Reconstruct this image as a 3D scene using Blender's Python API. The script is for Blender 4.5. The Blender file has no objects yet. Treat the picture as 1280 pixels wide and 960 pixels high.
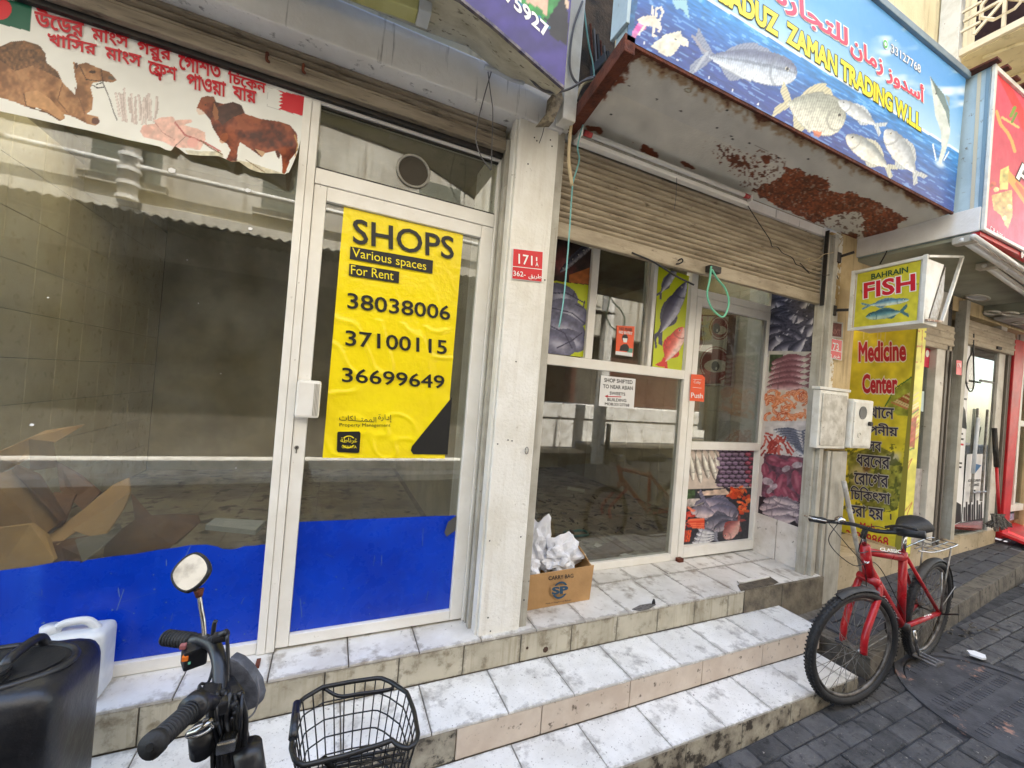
import bpy, bmesh, math, random
import numpy as np
from mathutils import Vector, Matrix, geometry as mgeo
random.seed(7)
SC = bpy.context.scene
COL = SC.collection
PI = math.pi
# ---------------------------------------------------------------- camera
H = 1.72                                    # eye height above the street
F = 505.65                                  # focal length in pixels of a 1280 wide frame
RM = np.array([[0.91169116, -0.40277697, 0.08117848], [0.07759515, -0.02523724, -0.99666548], [0.40348263, 0.91495016, 0.00824497]])
cam = bpy.data.cameras.new('camera'); camo = bpy.data.objects.new('camera', cam); COL.objects.link(camo)
cam.sensor_width = 36; cam.lens = F / 1280 * 36; cam.clip_start = .05; cam.clip_end = 300
camo.matrix_world = Matrix(((RM[0][0], -RM[1][0], -RM[2][0], 0), (RM[0][1], -RM[1][1], -RM[2][1], 0), (RM[0][2], -RM[1][2], -RM[2][2], H), (0, 0, 0, 1)))
SC.camera = camo
# ---------------------------------------------------------------- light
SUN_EL, SUN_AZ = 60, 8                       # the sun stands behind the shops (+Y), high
w = bpy.data.worlds.new('World'); SC.world = w; w.use_nodes = True
nt = w.node_tree; bg = nt.nodes['Background']; sky = nt.nodes.new('ShaderNodeTexSky')
sky.sky_type = 'NISHITA'; sky.sun_disc = False; sky.sun_elevation = math.radians(SUN_EL); sky.sun_rotation = math.radians(SUN_AZ)
sky.air_density = 1.3; sky.dust_density = 1.5
nt.links.new(sky.outputs[0], bg.inputs[0]); bg.inputs[1].default_value = .15
sl = bpy.data.lights.new('sun', 'SUN'); sl.energy = 4.5; sl.angle = math.radians(.6); sl.color = (1, .96, .91)
so = bpy.data.objects.new('sun', sl); COL.objects.link(so)
d = Vector((math.sin(math.radians(SUN_AZ)) * math.cos(math.radians(SUN_EL)), math.cos(math.radians(SUN_AZ)) * math.cos(math.radians(SUN_EL)), math.sin(math.radians(SUN_EL))))
so.rotation_euler = d.to_track_quat('Z', 'Y').to_euler(); so.location = (0, 10, 12)
SC.view_settings.view_transform = 'Standard'; SC.view_settings.look = 'None'
SC.view_settings.exposure = 2.8; SC.view_settings.gamma = 1
# ---------------------------------------------------------------- measuring helpers: a photo pixel's ray met with a real plane
CAM = np.array([0., 0., H])
def ray(u, v): return RM.T @ np.array([(u - 640) / F, (v - 480) / F, 1.])
def aY(u, v, Y): r = ray(u, v); return CAM + r * Y / r[1]
def aX(u, v, X): r = ray(u, v); return CAM + r * X / r[0]
def aZ(u, v, Z): r = ray(u, v); return CAM + r * (Z - H) / r[2]
def aP(u, v, pl, off=0):
    return (aY if pl[0] == 'Y' else aX if pl[0] == 'X' else aZ)(u, v, pl[1] - off)
def projv(P):
    Q = (P - CAM) @ RM.T
    return 640 + F * Q[..., 0] / Q[..., 2], 480 + F * Q[..., 1] / Q[..., 2]
def gz(x): return .05 * max(0., x - 1.7)     # the street climbs to the right
def pz(x): return gz(x) + .125               # pavement
# ---------------------------------------------------------------- materials
def lin(c):
    if max(c) <= 1.0 and not isinstance(c[0], int): return tuple(c[:3])
    return tuple(((x / 255 / 12.92) if x / 255 <= .04045 else ((x / 255 + .055) / 1.055) ** 2.4) for x in c[:3])
MATS = {}
def mat(name, c1, c2=None, sc=6, lo=.42, hi=.62, rough=.6, metal=0., bump=.15, bsc=90, spots=None, rand=0., stretch=(1, 1, 1), streak=None, vcol=False, spec=.5, edge=None):
    if name in MATS: return MATS[name]
    m = bpy.data.materials.new(name); m.use_nodes = True; N = m.node_tree.nodes; L = m.node_tree.links
    p = N['Principled BSDF']; p.inputs['Roughness'].default_value = rough; p.inputs['Metallic'].default_value = metal
    p.inputs['Specular IOR Level'].default_value = spec
    geo = N.new('ShaderNodeNewGeometry'); mp = N.new('ShaderNodeMapping'); mp.inputs['Scale'].default_value = stretch
    L.new(geo.outputs['Position'], mp.inputs['Vector'])
    def noise(s, det=6, r=.6, vec=None):
        n = N.new('ShaderNodeTexNoise'); n.inputs['Scale'].default_value = s; n.inputs['Detail'].default_value = det; n.inputs['Roughness'].default_value = r
        L.new(vec or mp.outputs[0], n.inputs['Vector']); return n.outputs['Fac']
    def ramp(f, a, b):
        r = N.new('ShaderNodeMapRange'); r.inputs['From Min'].default_value = a; r.inputs['From Max'].default_value = b
        L.new(f, r.inputs['Value']); return r.outputs[0]
    def mix(f, a, b, mode='MIX'):
        x = N.new('ShaderNodeMix'); x.data_type = 'RGBA'; x.blend_type = mode
        if isinstance(f, float): x.inputs[0].default_value = f
        else: L.new(f, x.inputs[0])
        for i, s in ((6, a), (7, b)):
            if isinstance(s, tuple): x.inputs[i].default_value = (*s, 1)
            else: L.new(s, x.inputs[i])
        return x.outputs[2]
    if vcol:
        a = N.new('ShaderNodeAttribute'); a.attribute_name = 'Col'; col = a.outputs['Color']
    else: col = lin(c1)
    if c2: col = mix(ramp(noise(sc), lo, hi), col, lin(c2))
    for s in (spots or []):
        col = mix(ramp(noise(s[1], 5, .65), s[2], s[3]), col, lin(s[0]))
    if streak:
        m2 = N.new('ShaderNodeMapping'); m2.inputs['Scale'].default_value = (1, 1, .07); L.new(geo.outputs['Position'], m2.inputs['Vector'])
        col = mix(ramp(noise(streak[1], 5, .6, m2.outputs[0]), streak[2], streak[3]), col, lin(streak[0]))
    if edge:                                  # grime worn into the joints of a tile
        tc = N.new('ShaderNodeTexCoord'); sx = N.new('ShaderNodeSeparateXYZ'); L.new(tc.outputs['Generated'], sx.inputs[0])
        def mth(op, a, b=None):
            q = N.new('ShaderNodeMath'); q.operation = op
            for i, v in enumerate((a, b)):
                if v is None: continue
                if isinstance(v, (int, float)): q.inputs[i].default_value = v
                else: L.new(v, q.inputs[i])
            return q.outputs[0]
        dx = mth('SUBTRACT', .5, mth('ABSOLUTE', mth('SUBTRACT', sx.outputs[0], .5))); dy = mth('SUBTRACT', .5, mth('ABSOLUTE', mth('SUBTRACT', sx.outputs[edge[1]], .5)))
        dd = mth('SUBTRACT', mth('MINIMUM', dx, dy), mth('MULTIPLY', mth('SUBTRACT', noise(17, 5, .7), .40), .36))
        em = ramp(dd, .012, -.03); col = mix(mth('MULTIPLY', em, .5), col, lin(edge[0]))
    if rand:
        oi = N.new('ShaderNodeObjectInfo'); hs = N.new('ShaderNodeHueSaturation')
        r = N.new('ShaderNodeMapRange'); r.inputs['To Min'].default_value = 1 - rand; r.inputs['To Max'].default_value = 1 + rand
        L.new(oi.outputs['Random'], r.inputs['Value']); L.new(r.outputs[0], hs.inputs['Value'])
        if isinstance(col, tuple): hs.inputs['Color'].default_value = (*col, 1)
        else: L.new(col, hs.inputs['Color'])
        col = hs.outputs[0]
    if isinstance(col, tuple): p.inputs['Base Color'].default_value = (*col, 1)
    else: L.new(col, p.inputs['Base Color'])
    if bump:
        b = N.new('ShaderNodeBump'); b.inputs['Strength'].default_value = bump; b.inputs['Distance'].default_value = .01
        L.new(noise(bsc, 4), b.inputs['Height']); L.new(b.outputs[0], p.inputs['Normal'])
        rr = N.new('ShaderNodeMapRange'); rr.inputs['To Min'].default_value = max(.03, rough - .12); rr.inputs['To Max'].default_value = min(1, rough + .12)
        L.new(noise(14), rr.inputs['Value']); L.new(rr.outputs[0], p.inputs['Roughness'])
    MATS[name] = m; return m
def glass(name, tint=(.86, .88, .84), refl=.05, dust=1.):
    m = bpy.data.materials.new(name); m.use_nodes = True; N = m.node_tree.nodes; L = m.node_tree.links
    N.remove(N['Principled BSDF']); out = N['Material Output']
    t = N.new('ShaderNodeBsdfTransparent'); g = N.new('ShaderNodeBsdfGlossy'); g.inputs['Roughness'].default_value = .015
    t.inputs[0].default_value = (*tint, 1)
    df = N.new('ShaderNodeBsdfDiffuse'); df.inputs[0].default_value = (.42, .40, .34, 1)
    f = N.new('ShaderNodeFresnel'); gb = N.new('ShaderNodeNewGeometry'); io = N.new('ShaderNodeMapRange'); io.inputs['To Min'].default_value = 1.55; io.inputs['To Max'].default_value = 1 / 1.55
    L.new(gb.outputs['Backfacing'], io.inputs['Value']); L.new(io.outputs[0], f.inputs[0])
    a = N.new('ShaderNodeMath'); a.operation = 'ADD'; a.inputs[1].default_value = refl; L.new(f.outputs[0], a.inputs[0])
    m0 = N.new('ShaderNodeMixShader'); n = N.new('ShaderNodeTexNoise'); n.inputs['Scale'].default_value = 5; n.inputs['Detail'].default_value = 6
    geo = N.new('ShaderNodeNewGeometry'); L.new(geo.outputs['Position'], n.inputs['Vector'])
    r = N.new('ShaderNodeMapRange'); r.inputs['From Min'].default_value = .35; r.inputs['From Max'].default_value = .8; r.inputs['To Min'].default_value = .03 * dust; r.inputs['To Max'].default_value = .13 * dust
    L.new(n.outputs['Fac'], r.inputs['Value']); L.new(r.outputs[0], m0.inputs[0]); L.new(t.outputs[0], m0.inputs[1]); L.new(df.outputs[0], m0.inputs[2])
    m1 = N.new('ShaderNodeMixShader'); L.new(a.outputs[0], m1.inputs[0]); L.new(m0.outputs[0], m1.inputs[1]); L.new(g.outputs[0], m1.inputs[2])
    L.new(m1.outputs[0], out.inputs[0]); MATS[name] = m; return m
def emit(name, c, s):
    m = bpy.data.materials.new(name); m.use_nodes = True; p = m.node_tree.nodes['Principled BSDF']
    p.inputs['Base Color'].default_value = (*lin(c), 1); p.inputs['Roughness'].default_value = .3; return m

ALU = mat('painted aluminium', (240, 237, 230), (228, 223, 212), 5, .4, .75, rough=.42, bump=.05, spots=[((150, 138, 120), 38, .68, .78), ((90, 80, 68), 120, .73, .78)])
ALUD = mat('weathered aluminium', (184, 180, 168), (160, 154, 140), 9, .4, .7, rough=.5, bump=.1, spots=[((110, 102, 88), 40, .64, .74)], streak=((146, 138, 122), 40, .5, .8))
PLAST = mat('painted plaster', (238, 235, 227), (222, 217, 204), 4, .4, .7, rough=.8, bump=.5, bsc=60, spots=[((150, 138, 118), 22, .66, .76), ((70, 60, 50), 130, .735, .78)], streak=((216, 209, 196), 30, .5, .8))
PEEL = mat('peeling painted pillar', (222, 219, 208), (208, 200, 180), 5, .4, .7, rough=.8, bump=.9, bsc=30, spots=[((176, 148, 96), 9, .52, .55), ((90, 78, 58), 26, .62, .68)])
OCH = mat('ochre wall', (206, 184, 140), (184, 160, 116), 6, .4, .7, rough=.85, bump=.4, bsc=50, streak=((150, 128, 92), 22, .5, .8))
CREAM = mat('cream wall', (232, 218, 178), (214, 198, 156), 2.5, .4, .7, rough=.85, bump=.3, bsc=40, streak=((170, 152, 116), 14, .55, .8))
GREYP = mat('grey painted beam', (232, 230, 227), (218, 214, 208), 4, .4, .7, rough=.75, bump=.3, bsc=40, streak=((100, 96, 90), 26, .6, .75))
SOFF = mat('grey canopy soffit', (200, 196, 178), (170, 164, 144), 7, .4, .65, rough=.8, bump=.6, bsc=35, spots=[((90, 78, 60), 24, .6, .7), ((40, 34, 28), 90, .7, .75)])
TREAD = mat('white step tile', (236, 234, 230), (214, 211, 205), 5, .4, .7, rough=.38, bump=.12, bsc=50, rand=.06, edge=((146, 140, 132), 1), spots=[((152, 148, 144), 9, .55, .72), ((112, 104, 96), 46, .63, .74), ((128, 118, 108), 90, .60, .72), ((70, 62, 54), 120, .71, .75)])
TREADP = mat('worn platform tile', (226, 223, 217), (200, 195, 186), 5, .4, .7, rough=.4, bump=.12, bsc=50, rand=.07, edge=((128, 118, 104), 1), spots=[((150, 140, 126), 8, .54, .70), ((104, 92, 78), 40, .65, .74), ((70, 62, 54), 120, .71, .75)])
RISER = mat('beige riser tile', (196, 188, 168), (170, 162, 142), 6, .4, .65, rough=.6, bump=.2, bsc=40, rand=.05, edge=((110, 102, 88), 2), spots=[((128, 116, 94), 12, .56, .70)], streak=((150, 138, 112), 22, .5, .75))
RISERP = mat('pinkish riser tile', (212, 197, 180), (196, 178, 160), 6, .4, .65, rough=.5, bump=.15, bsc=40, rand=.04, spots=[((104, 90, 74), 20, .59, .67)])
RISERD = mat('dirty riser tile', (170, 162, 144), (120, 112, 98), 9, .4, .6, rough=.7, bump=.4, bsc=40, rand=.1, spots=[((60, 54, 46), 18, .53, .62)])
CONC = mat('grimy concrete', (128, 118, 100), (84, 76, 64), 8, .4, .65, rough=.9, bump=.6, bsc=40)
GROUT = mat('dark grout', (120, 112, 100), (92, 84, 74), 20, rough=.9, bump=.3)
ASPH = mat('dark street bed', (66, 65, 66), (46, 45, 47), 14, rough=.9, bump=.7, bsc=60)
PAV = mat('charcoal paver', (84, 82, 82), (60, 59, 60), 7, .4, .65, rough=.72, bump=1., bsc=70, rand=.28, spots=[((118, 112, 106), 60, .64, .70), ((38, 37, 40), 16, .56, .66)])
PAVT = mat('charcoal pavement slab', (76, 76, 80), (60, 60, 64), 7, .4, .65, rough=.75, bump=.5, bsc=55, rand=.14, spots=[((112, 106, 98), 50, .64, .72)])
KERB = mat('kerb stone', (104, 98, 88), (80, 75, 68), 9, rough=.85, bump=.6, bsc=45, rand=.08, spots=[((56, 50, 44), 18, .58, .68)])
IRON = mat('cast iron', (76, 75, 78), (58, 57, 60), 10, rough=.7, bump=.5, bsc=60, metal=.1, spots=[((160, 120, 102), 6, .62, .68)])
SHUT = mat('dusty shutter', (172, 158, 134), (142, 128, 106), 7, .4, .65, rough=.55, bump=.2, bsc=60, rand=.05, stretch=(.5, 1, 2), spots=[((98, 84, 62), 20, .6, .72)])
SHUT1 = mat('dirty shutter', (150, 138, 120), (112, 100, 84), 7, .4, .65, rough=.55, bump=.2, bsc=60, rand=.08, stretch=(.4, 1, 3), spots=[((60, 50, 40), 18, .55, .7)])
DARK = mat('dark metal', (34, 32, 30), (52, 44, 38), 12, rough=.6, bump=.2)
BLK = mat('black rubber', (26, 26, 27), (36, 36, 38), 20, rough=.62, bump=.25, bsc=120)
BLKP = mat('black plastic', (24, 24, 27), (42, 43, 48), 5, .4, .75, rough=.36, bump=.25, bsc=26, spots=[((74, 74, 78), 60, .68, .76)])
WIREB = mat('black wire', (22, 22, 24), rough=.42, bump=0)
CHRO = mat('chrome', (200, 200, 200), (150, 146, 140), 30, rough=.22, metal=1., bump=.05)
STEEL = mat('dull steel', (150, 148, 144), (120, 112, 102), 20, rough=.4, metal=.8, bump=.1)
REDP = mat('red bicycle paint', (176, 26, 34), (150, 20, 28), 14, rough=.3, bump=.06, spots=[((70, 26, 24), 46, .66, .72), ((150, 140, 130), 90, .72, .77)])
WHITEP = mat('milky plastic', (206, 210, 214), (188, 194, 200), 7, rough=.35, bump=.1)
CARD = mat('brown cardboard', (186, 146, 98), (164, 126, 82), 5, .4, .7, rough=.85, bump=.15, bsc=70)
CARDD = mat('dark cardboard', (122, 84, 56), (98, 66, 44), 5, rough=.85, bump=.15)
BAGW = mat('white plastic bag', (232, 232, 236), (216, 218, 226), 9, rough=.45, bump=.35, bsc=26)
BLUEF = mat('blue window film', (8, 62, 196), (4, 50, 176), 3, rough=.28, streak=((40, 92, 214), 7, .56, .9), bump=.02, bsc=12, spots=[((60, 90, 180), 120, .72, .76)])
PRINT = mat('printed vinyl', (255, 255, 255), rough=.42, bump=.05, bsc=30, vcol=True)
SOFP = mat('rusting painted sheet', (255, 255, 255), rough=.65, bump=.35, bsc=70, vcol=True)
INK = mat('black ink', (26, 26, 26), rough=.45, bump=0)
YEL = mat('yellow poster vinyl', (252, 228, 4), (246, 220, 2), 4, rough=.34, bump=1., bsc=7)
YINK = mat('yellow ink', (246, 226, 30), rough=.45, bump=0)
WINK = mat('white ink', (238, 238, 236), rough=.45, bump=0)
RINK = mat('red ink', (196, 22, 40), rough=.45, bump=0)
PINK = mat('pink ink', (222, 60, 90), rough=.45, bump=0)
MINK = mat('maroon ink', (190, 36, 56), rough=.45, bump=0)
GINK = mat('dark green ink', (30, 74, 46), rough=.45, bump=0)
NINK = mat('navy ink', (44, 44, 72), rough=.45, bump=0)
LINK = mat('light grey ink', (186, 190, 190), rough=.45, bump=0)
REDS = mat('red sign enamel', (206, 26, 38), rough=.35, bump=.03)
REDF = mat('red painted frame', (196, 24, 32), (170, 20, 28), 5, rough=.4, bump=.05)
PAPER = mat('white paper', (232, 232, 232), rough=.7, bump=.1)
ORANGE = mat('orange sticker', (238, 92, 46), rough=.4, bump=0)
RUST = mat('rust', (104, 52, 32), (72, 34, 22), 18, rough=.9, bump=.9, bsc=60)
TUBE = mat('milky tube glass', (216, 214, 208), rough=.2, bump=0)
TUBER = mat('reddish tube end', (176, 60, 60), rough=.3, bump=0)
ROOMT = mat('interior wall tile', (212, 204, 184), (196, 186, 166), 3, rough=.3, bump=.04, rand=.03)
ROOMW = mat('interior plaster', (178, 170, 150), (156, 148, 128), 3, rough=.8, bump=.1)
FLOORD = mat('dirty floor tile', (164, 152, 134), (120, 106, 90), 3, .42, .6, rough=.5, bump=.2, rand=.08, spots=[((60, 48, 38), 7, .54, .62)])
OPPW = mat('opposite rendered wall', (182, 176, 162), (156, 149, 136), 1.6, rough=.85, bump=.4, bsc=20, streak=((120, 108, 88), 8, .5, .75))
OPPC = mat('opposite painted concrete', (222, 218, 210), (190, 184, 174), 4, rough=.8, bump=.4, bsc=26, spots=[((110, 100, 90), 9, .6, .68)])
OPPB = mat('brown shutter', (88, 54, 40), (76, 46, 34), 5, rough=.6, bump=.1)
OPPR = mat('opposite render with painted shade', (84, 78, 66), (64, 58, 50), 2, rough=.9, bump=.3, bsc=20)  # darker copy of the wall render, awning shade put into the colour
BLUEG = mat('pale blue painted sheet', (186, 206, 214), (168, 188, 196), 4, rough=.55, bump=.1, spots=[((120, 110, 96), 22, .62, .7)])
FRAMEW = mat('white enamelled frame', (224, 222, 214), (206, 202, 190), 9, rough=.45, bump=.05, spots=[((140, 96, 60), 40, .66, .72)])
MARB = mat('pale marble', (190, 184, 180), (160, 152, 150), 16, rough=.35, bump=.05)
TEAL = mat('teal cord', (120, 178, 176), rough=.55, bump=0)
GREENR = mat('green strap', (110, 190, 158), rough=.6, bump=0)
SANDC = mat('sand coloured hose', (196, 176, 138), rough=.55, bump=0)
GREYC = mat('grey cable', (96, 94, 96), rough=.6, bump=0)
MIRR = mat('mirror', (150, 152, 154), (84, 84, 84), 26, .45, .75, rough=.08, metal=1., bump=0)
ORNG = mat('orange plastic', (232, 120, 40), rough=.35, bump=0)
TRANS = glass('shop glass'); TRANS2 = glass('fish shop glass', (.74, .76, .72), .06, .35)
GL2 = glass('tinted shop glass', (.55, .6, .6), .10)
# ---------------------------------------------------------------- object helpers
def tag(o, label=None, cat=None, group=None, kind=None):
    if label: o['label'] = label
    if cat: o['category'] = cat
    if group: o['group'] = group
    if kind: o['kind'] = kind
    return o
def thing(name, loc, label, cat, group=None, kind=None):
    o = bpy.data.objects.new(name, None); COL.objects.link(o); o.location = loc; o.empty_display_size = .1
    return tag(o, label, cat, group, kind)
WL = {}
def wloc(o):
    v = Vector(o.location) if o.parent is None else Vector(WL.get(o.name, (0, 0, 0)))
    return v
def put(name, me, m, parent=None, smooth=False):
    """link mesh given in world coordinates; its origin goes to its own centre"""
    if me.vertices:
        co = np.empty(len(me.vertices) * 3); me.vertices.foreach_get('co', co); co = co.reshape(-1, 3)
        c = (co.min(0) + co.max(0)) / 2; c[2] = co[:, 2].min() if parent is None else c[2]
        me.vertices.foreach_set('co', (co - c).ravel())
    else: c = (0, 0, 0)
    o = bpy.data.objects.new(name, me); COL.objects.link(o)
    if m and not me.materials: me.materials.append(m)
    if smooth: me.polygons.foreach_set('use_smooth', [True] * len(me.polygons))
    WLo = Vector(c)
    if parent is not None:
        o.parent = parent; o.location = WLo - wloc(parent)
    else: o.location = WLo
    WL[o.name] = WLo
    me.update(); return o
def inst(src, parent, delta):
    """a copy of a part, moved by delta"""
    o = src.copy(); COL.objects.link(o); o.parent = parent; o.location = Vector(src.location) + Vector(delta)
    WL[o.name] = Vector(WL[src.name]) + Vector(delta); return o
class MB:
    def __init__(s): s.v = []; s.f = []; s.mi = []
    def add(s, vs, fs):
        n = len(s.v); s.v += [tuple(map(float, p)) for p in vs]; s.f += [tuple(i + n for i in f) for f in fs]; return s
    def box(s, x0, x1, y0, y1, z0, z1):
        return s.add([(x0, y0, z0), (x1, y0, z0), (x1, y1, z0), (x0, y1, z0), (x0, y0, z1), (x1, y0, z1), (x1, y1, z1), (x0, y1, z1)],
                     [(0, 3, 2, 1), (4, 5, 6, 7), (0, 1, 5, 4), (1, 2, 6, 5), (2, 3, 7, 6), (3, 0, 4, 7)])
    def hexa(s, b, t):   # 4 bottom and 4 top points
        return s.add(list(b) + list(t), [(0, 3, 2, 1), (4, 5, 6, 7), (0, 1, 5, 4), (1, 2, 6, 5), (2, 3, 7, 6), (3, 0, 4, 7)])
    def tube(s, pts, r, n=8, close=False, cap=True):
        P = [Vector(p) for p in pts]; m = len(P); rr = r if isinstance(r, (list, tuple)) else [r] * m; vs = []; up = None
        for i in range(m):
            if close: t = P[(i + 1) % m] - P[i - 1]
            else: t = P[min(i + 1, m - 1)] - P[max(i - 1, 0)]
            t = t.normalized() if t.length > 1e-9 else Vector((0, 0, 1))
            if up is None: up = t.orthogonal().normalized()
            up = (up - t * up.dot(t)); up = up.normalized() if up.length > 1e-6 else t.orthogonal().normalized()
            b = t.cross(up)
            for k in range(n):
                a = 2 * PI * k / n; vs.append(P[i] + rr[i] * (math.cos(a) * up + math.sin(a) * b))
        fs = []
        for i in range(m if close else m - 1):
            j = (i + 1) % m
            for k in range(n): fs.append((i * n + k, i * n + (k + 1) % n, j * n + (k + 1) % n, j * n + k))
        if cap and not close: fs += [tuple(range(n - 1, -1, -1)), tuple((m - 1) * n + k for k in range(n))]
        return s.add(vs, fs)
    def prism(s, pts, vec):   # closed polygon of 3d points pushed along vec
        n = len(pts); v = Vector(vec); P = [Vector(p) for p in pts]
        return s.add(P + [p + v for p in P], [tuple(range(n)), tuple(range(2 * n - 1, n - 1, -1))] + [(i, i + n, (i + 1) % n + n, (i + 1) % n) for i in range(n)])
    def disc(s, c, nrm, r, h, n=24, r2=None):
        nrm = Vector(nrm).normalized(); c = Vector(c); return s.tube([c, c + nrm * h], [r, r if r2 is None else r2], n)
    def me(s, name='m', bev=0, seg=2, ang=30):
        me = bpy.data.meshes.new(name); me.from_pydata(s.v, [], s.f)
        bm = bmesh.new(); bm.from_mesh(me); bmesh.ops.recalc_face_normals(bm, faces=bm.faces)
        if bev:
            ed = [e for e in bm.edges if len(e.link_faces) == 2 and e.calc_face_angle(0) > math.radians(ang)]
            bmesh.ops.bevel(bm, geom=ed, offset=bev, segments=seg, affect='EDGES', profile=.6, clamp_overlap=True)
        bm.to_mesh(me); bm.free(); return me
    def put(s, name, m, parent=None, bev=0, seg=2, smooth=False): return put(name, s.me(name, bev, seg), m, parent, smooth)
def B(name, x0, x1, y0, y1, z0, z1, m, parent=None, bev=.0):
    return MB().box(min(x0, x1), max(x0, x1), min(y0, y1), max(y0, y1), min(z0, z1), max(z0, z1)).put(name, m, parent, bev)
def spline(pts, n=10):
    P = [Vector(p) for p in pts]; Q = [P[0] * 2 - P[1]] + P + [P[-1] * 2 - P[-2]]; out = []
    for i in range(1, len(Q) - 2):
        for k in range(n):
            t = k / n; a, b, c, e = Q[i - 1], Q[i], Q[i + 1], Q[i + 2]
            out.append(.5 * ((2 * b) + (c - a) * t + (2 * a - 5 * b + 4 * c - e) * t * t + (3 * b - a - 3 * c + e) * t ** 3))
    out.append(P[-1]); return out
def cable(name, pts, r, m, label=None, cat='cable', parent=None, n=8, group=None):
    o = MB().tube(spline(pts, 8), r, n).put(name, m, parent, smooth=True)
    if label: tag(o, label, cat, group)
    return o
# ---------------------------------------------------------------- lettering
TCACHE = {}
def text2d(s, bold=0., res=3):
    k = (s, bold)
    if k in TCACHE: return TCACHE[k]
    c = bpy.data.curves.new('t', 'FONT'); c.body = s; c.size = 1; c.resolution_u = res; c.fill_mode = 'NONE'
    o = bpy.data.objects.new('t', c); COL.objects.link(o)
    dg = bpy.context.evaluated_depsgraph_get(); me = bpy.data.meshes.new_from_object(o.evaluated_get(dg))
    V = [v.co.xy.copy() for v in me.vertices]; E_ = [tuple(e.vertices) for e in me.edges]
    bpy.data.objects.remove(o); bpy.data.curves.remove(c); bpy.data.meshes.remove(me)
    nb = {}
    for a, b in E_: nb.setdefault(a, []).append(b); nb.setdefault(b, []).append(a)
    loops = []; seen = set()                     # contours, in the order the font draws them
    for st in sorted(nb):
        if st in seen: continue
        lp = [st]; seen.add(st); cur = min(nb[st])
        prev = st
        while cur != st and cur not in seen:
            lp.append(cur); seen.add(cur); nx = [q for q in nb[cur] if q != prev]; prev = cur; cur = nx[0] if nx else st
        if len(lp) > 2:
            loops.append(lp)
    # cdt with windings
    def area(lp): return sum(V[lp[i - 1]].x * V[lp[i]].y - V[lp[i]].x * V[lp[i - 1]].y for i in range(len(lp))) / 2
    osign = 1 if area(max(loops, key=lambda l: abs(area(l)))) > 0 else -1
    vs = []; es = []; segs = []
    for lp in loops:
        # keep drawing direction: indices rise along the contour
        if len(lp) > 3 and lp[1] > lp[-1] and lp[-1] == lp[0] + 1: lp = [lp[0]] + lp[:0:-1]
        n = len(vs); pts = [V[i].copy() for i in lp]
        if bold:
            pts = [q for i, q in enumerate(pts) if (q - pts[i - 1]).length > 1e-4]; lp = pts; L_ = len(pts); mv = []
            for i in range(L_):
                a_ = (pts[i] - pts[i - 1]).normalized(); b_ = (pts[(i + 1) % L_] - pts[i]).normalized(); na = Vector((a_.y, -a_.x)) * osign; nb_ = Vector((b_.y, -b_.x)) * osign
                s_ = na + nb_; k_ = max(.45, s_.length_squared / 2) if s_.length > 1e-3 else 1; mv.append(pts[i] + s_ / k_ * bold)
            pts = mv
        vs += pts
        es += [(n + i, n + (i + 1) % len(lp)) for i in range(len(lp))]
        segs += [(pts[i], pts[(i + 1) % len(pts)]) for i in range(len(pts))]
    r = mgeo.delaunay_2d_cdt(vs, es, [], 0, 1e-6)
    ov = np.array([tuple(v) for v in r[0]]); tr = np.array([f for f in r[2] if len(f) == 3])
    cen = ov[tr].mean(1); S = np.array([(a.x, a.y, b.x, b.y) for a, b in segs])
    x, y = cen[:, 0:1], cen[:, 1:2]; x0, y0, x1, y1 = S.T
    up = (y0 <= y) & (y1 > y); dn = (y0 > y) & (y1 <= y)
    with np.errstate(divide='ignore', invalid='ignore'): xi = x0 + (y - y0) * (x1 - x0) / (y1 - y0)
    wn = ((up & (xi > x)).sum(1) - (dn & (xi > x)).sum(1)); WS = osign
    TCACHE[k] = (ov, tr[(wn * WS) > 0]); return TCACHE[k]
def lettering(s, pl, bl, br, tl, m, parent, bold=0., off=.0015, name='lettering', xs=None):
    """fit the words into the area spanned by three points (photo pixels) on plane pl; bounding box of the glyphs"""
    ov, tr = text2d(s, bold); a, b = ov.min(0), ov.max(0)
    A = aP(*bl, pl, off); Bv = aP(*br, pl, off) - A; T = aP(*tl, pl, off) - A
    uv = (ov - a) / (b - a); P = A + uv[:, :1] * Bv + uv[:, 1:] * T
    me = bpy.data.meshes.new(name); me.from_pydata([tuple(p) for p in P], [], [tuple(int(i) for i in t) for t in tr])
    return put(name, me, m, parent)
def quadpx(name, pl, pts, m, parent, off=.0, thick=0.):
    P = [aP(u, v, pl, off) for u, v in pts]
    if thick: return MB().prism(P, (0, thick, 0) if pl[0] == 'Y' else (thick, 0, 0) if pl[0] == 'X' else (0, 0, thick)).put(name, m, parent)
    return MB().add(P, [tuple(range(len(P)))]).put(name, m, parent)
def polyline_px(name, pl, pts, r, m, parent=None, off=0, n=6):
    return MB().tube(spline([aP(u, v, pl, off) for u, v in pts], 5), r, n).put(name, m, parent, smooth=True)
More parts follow.
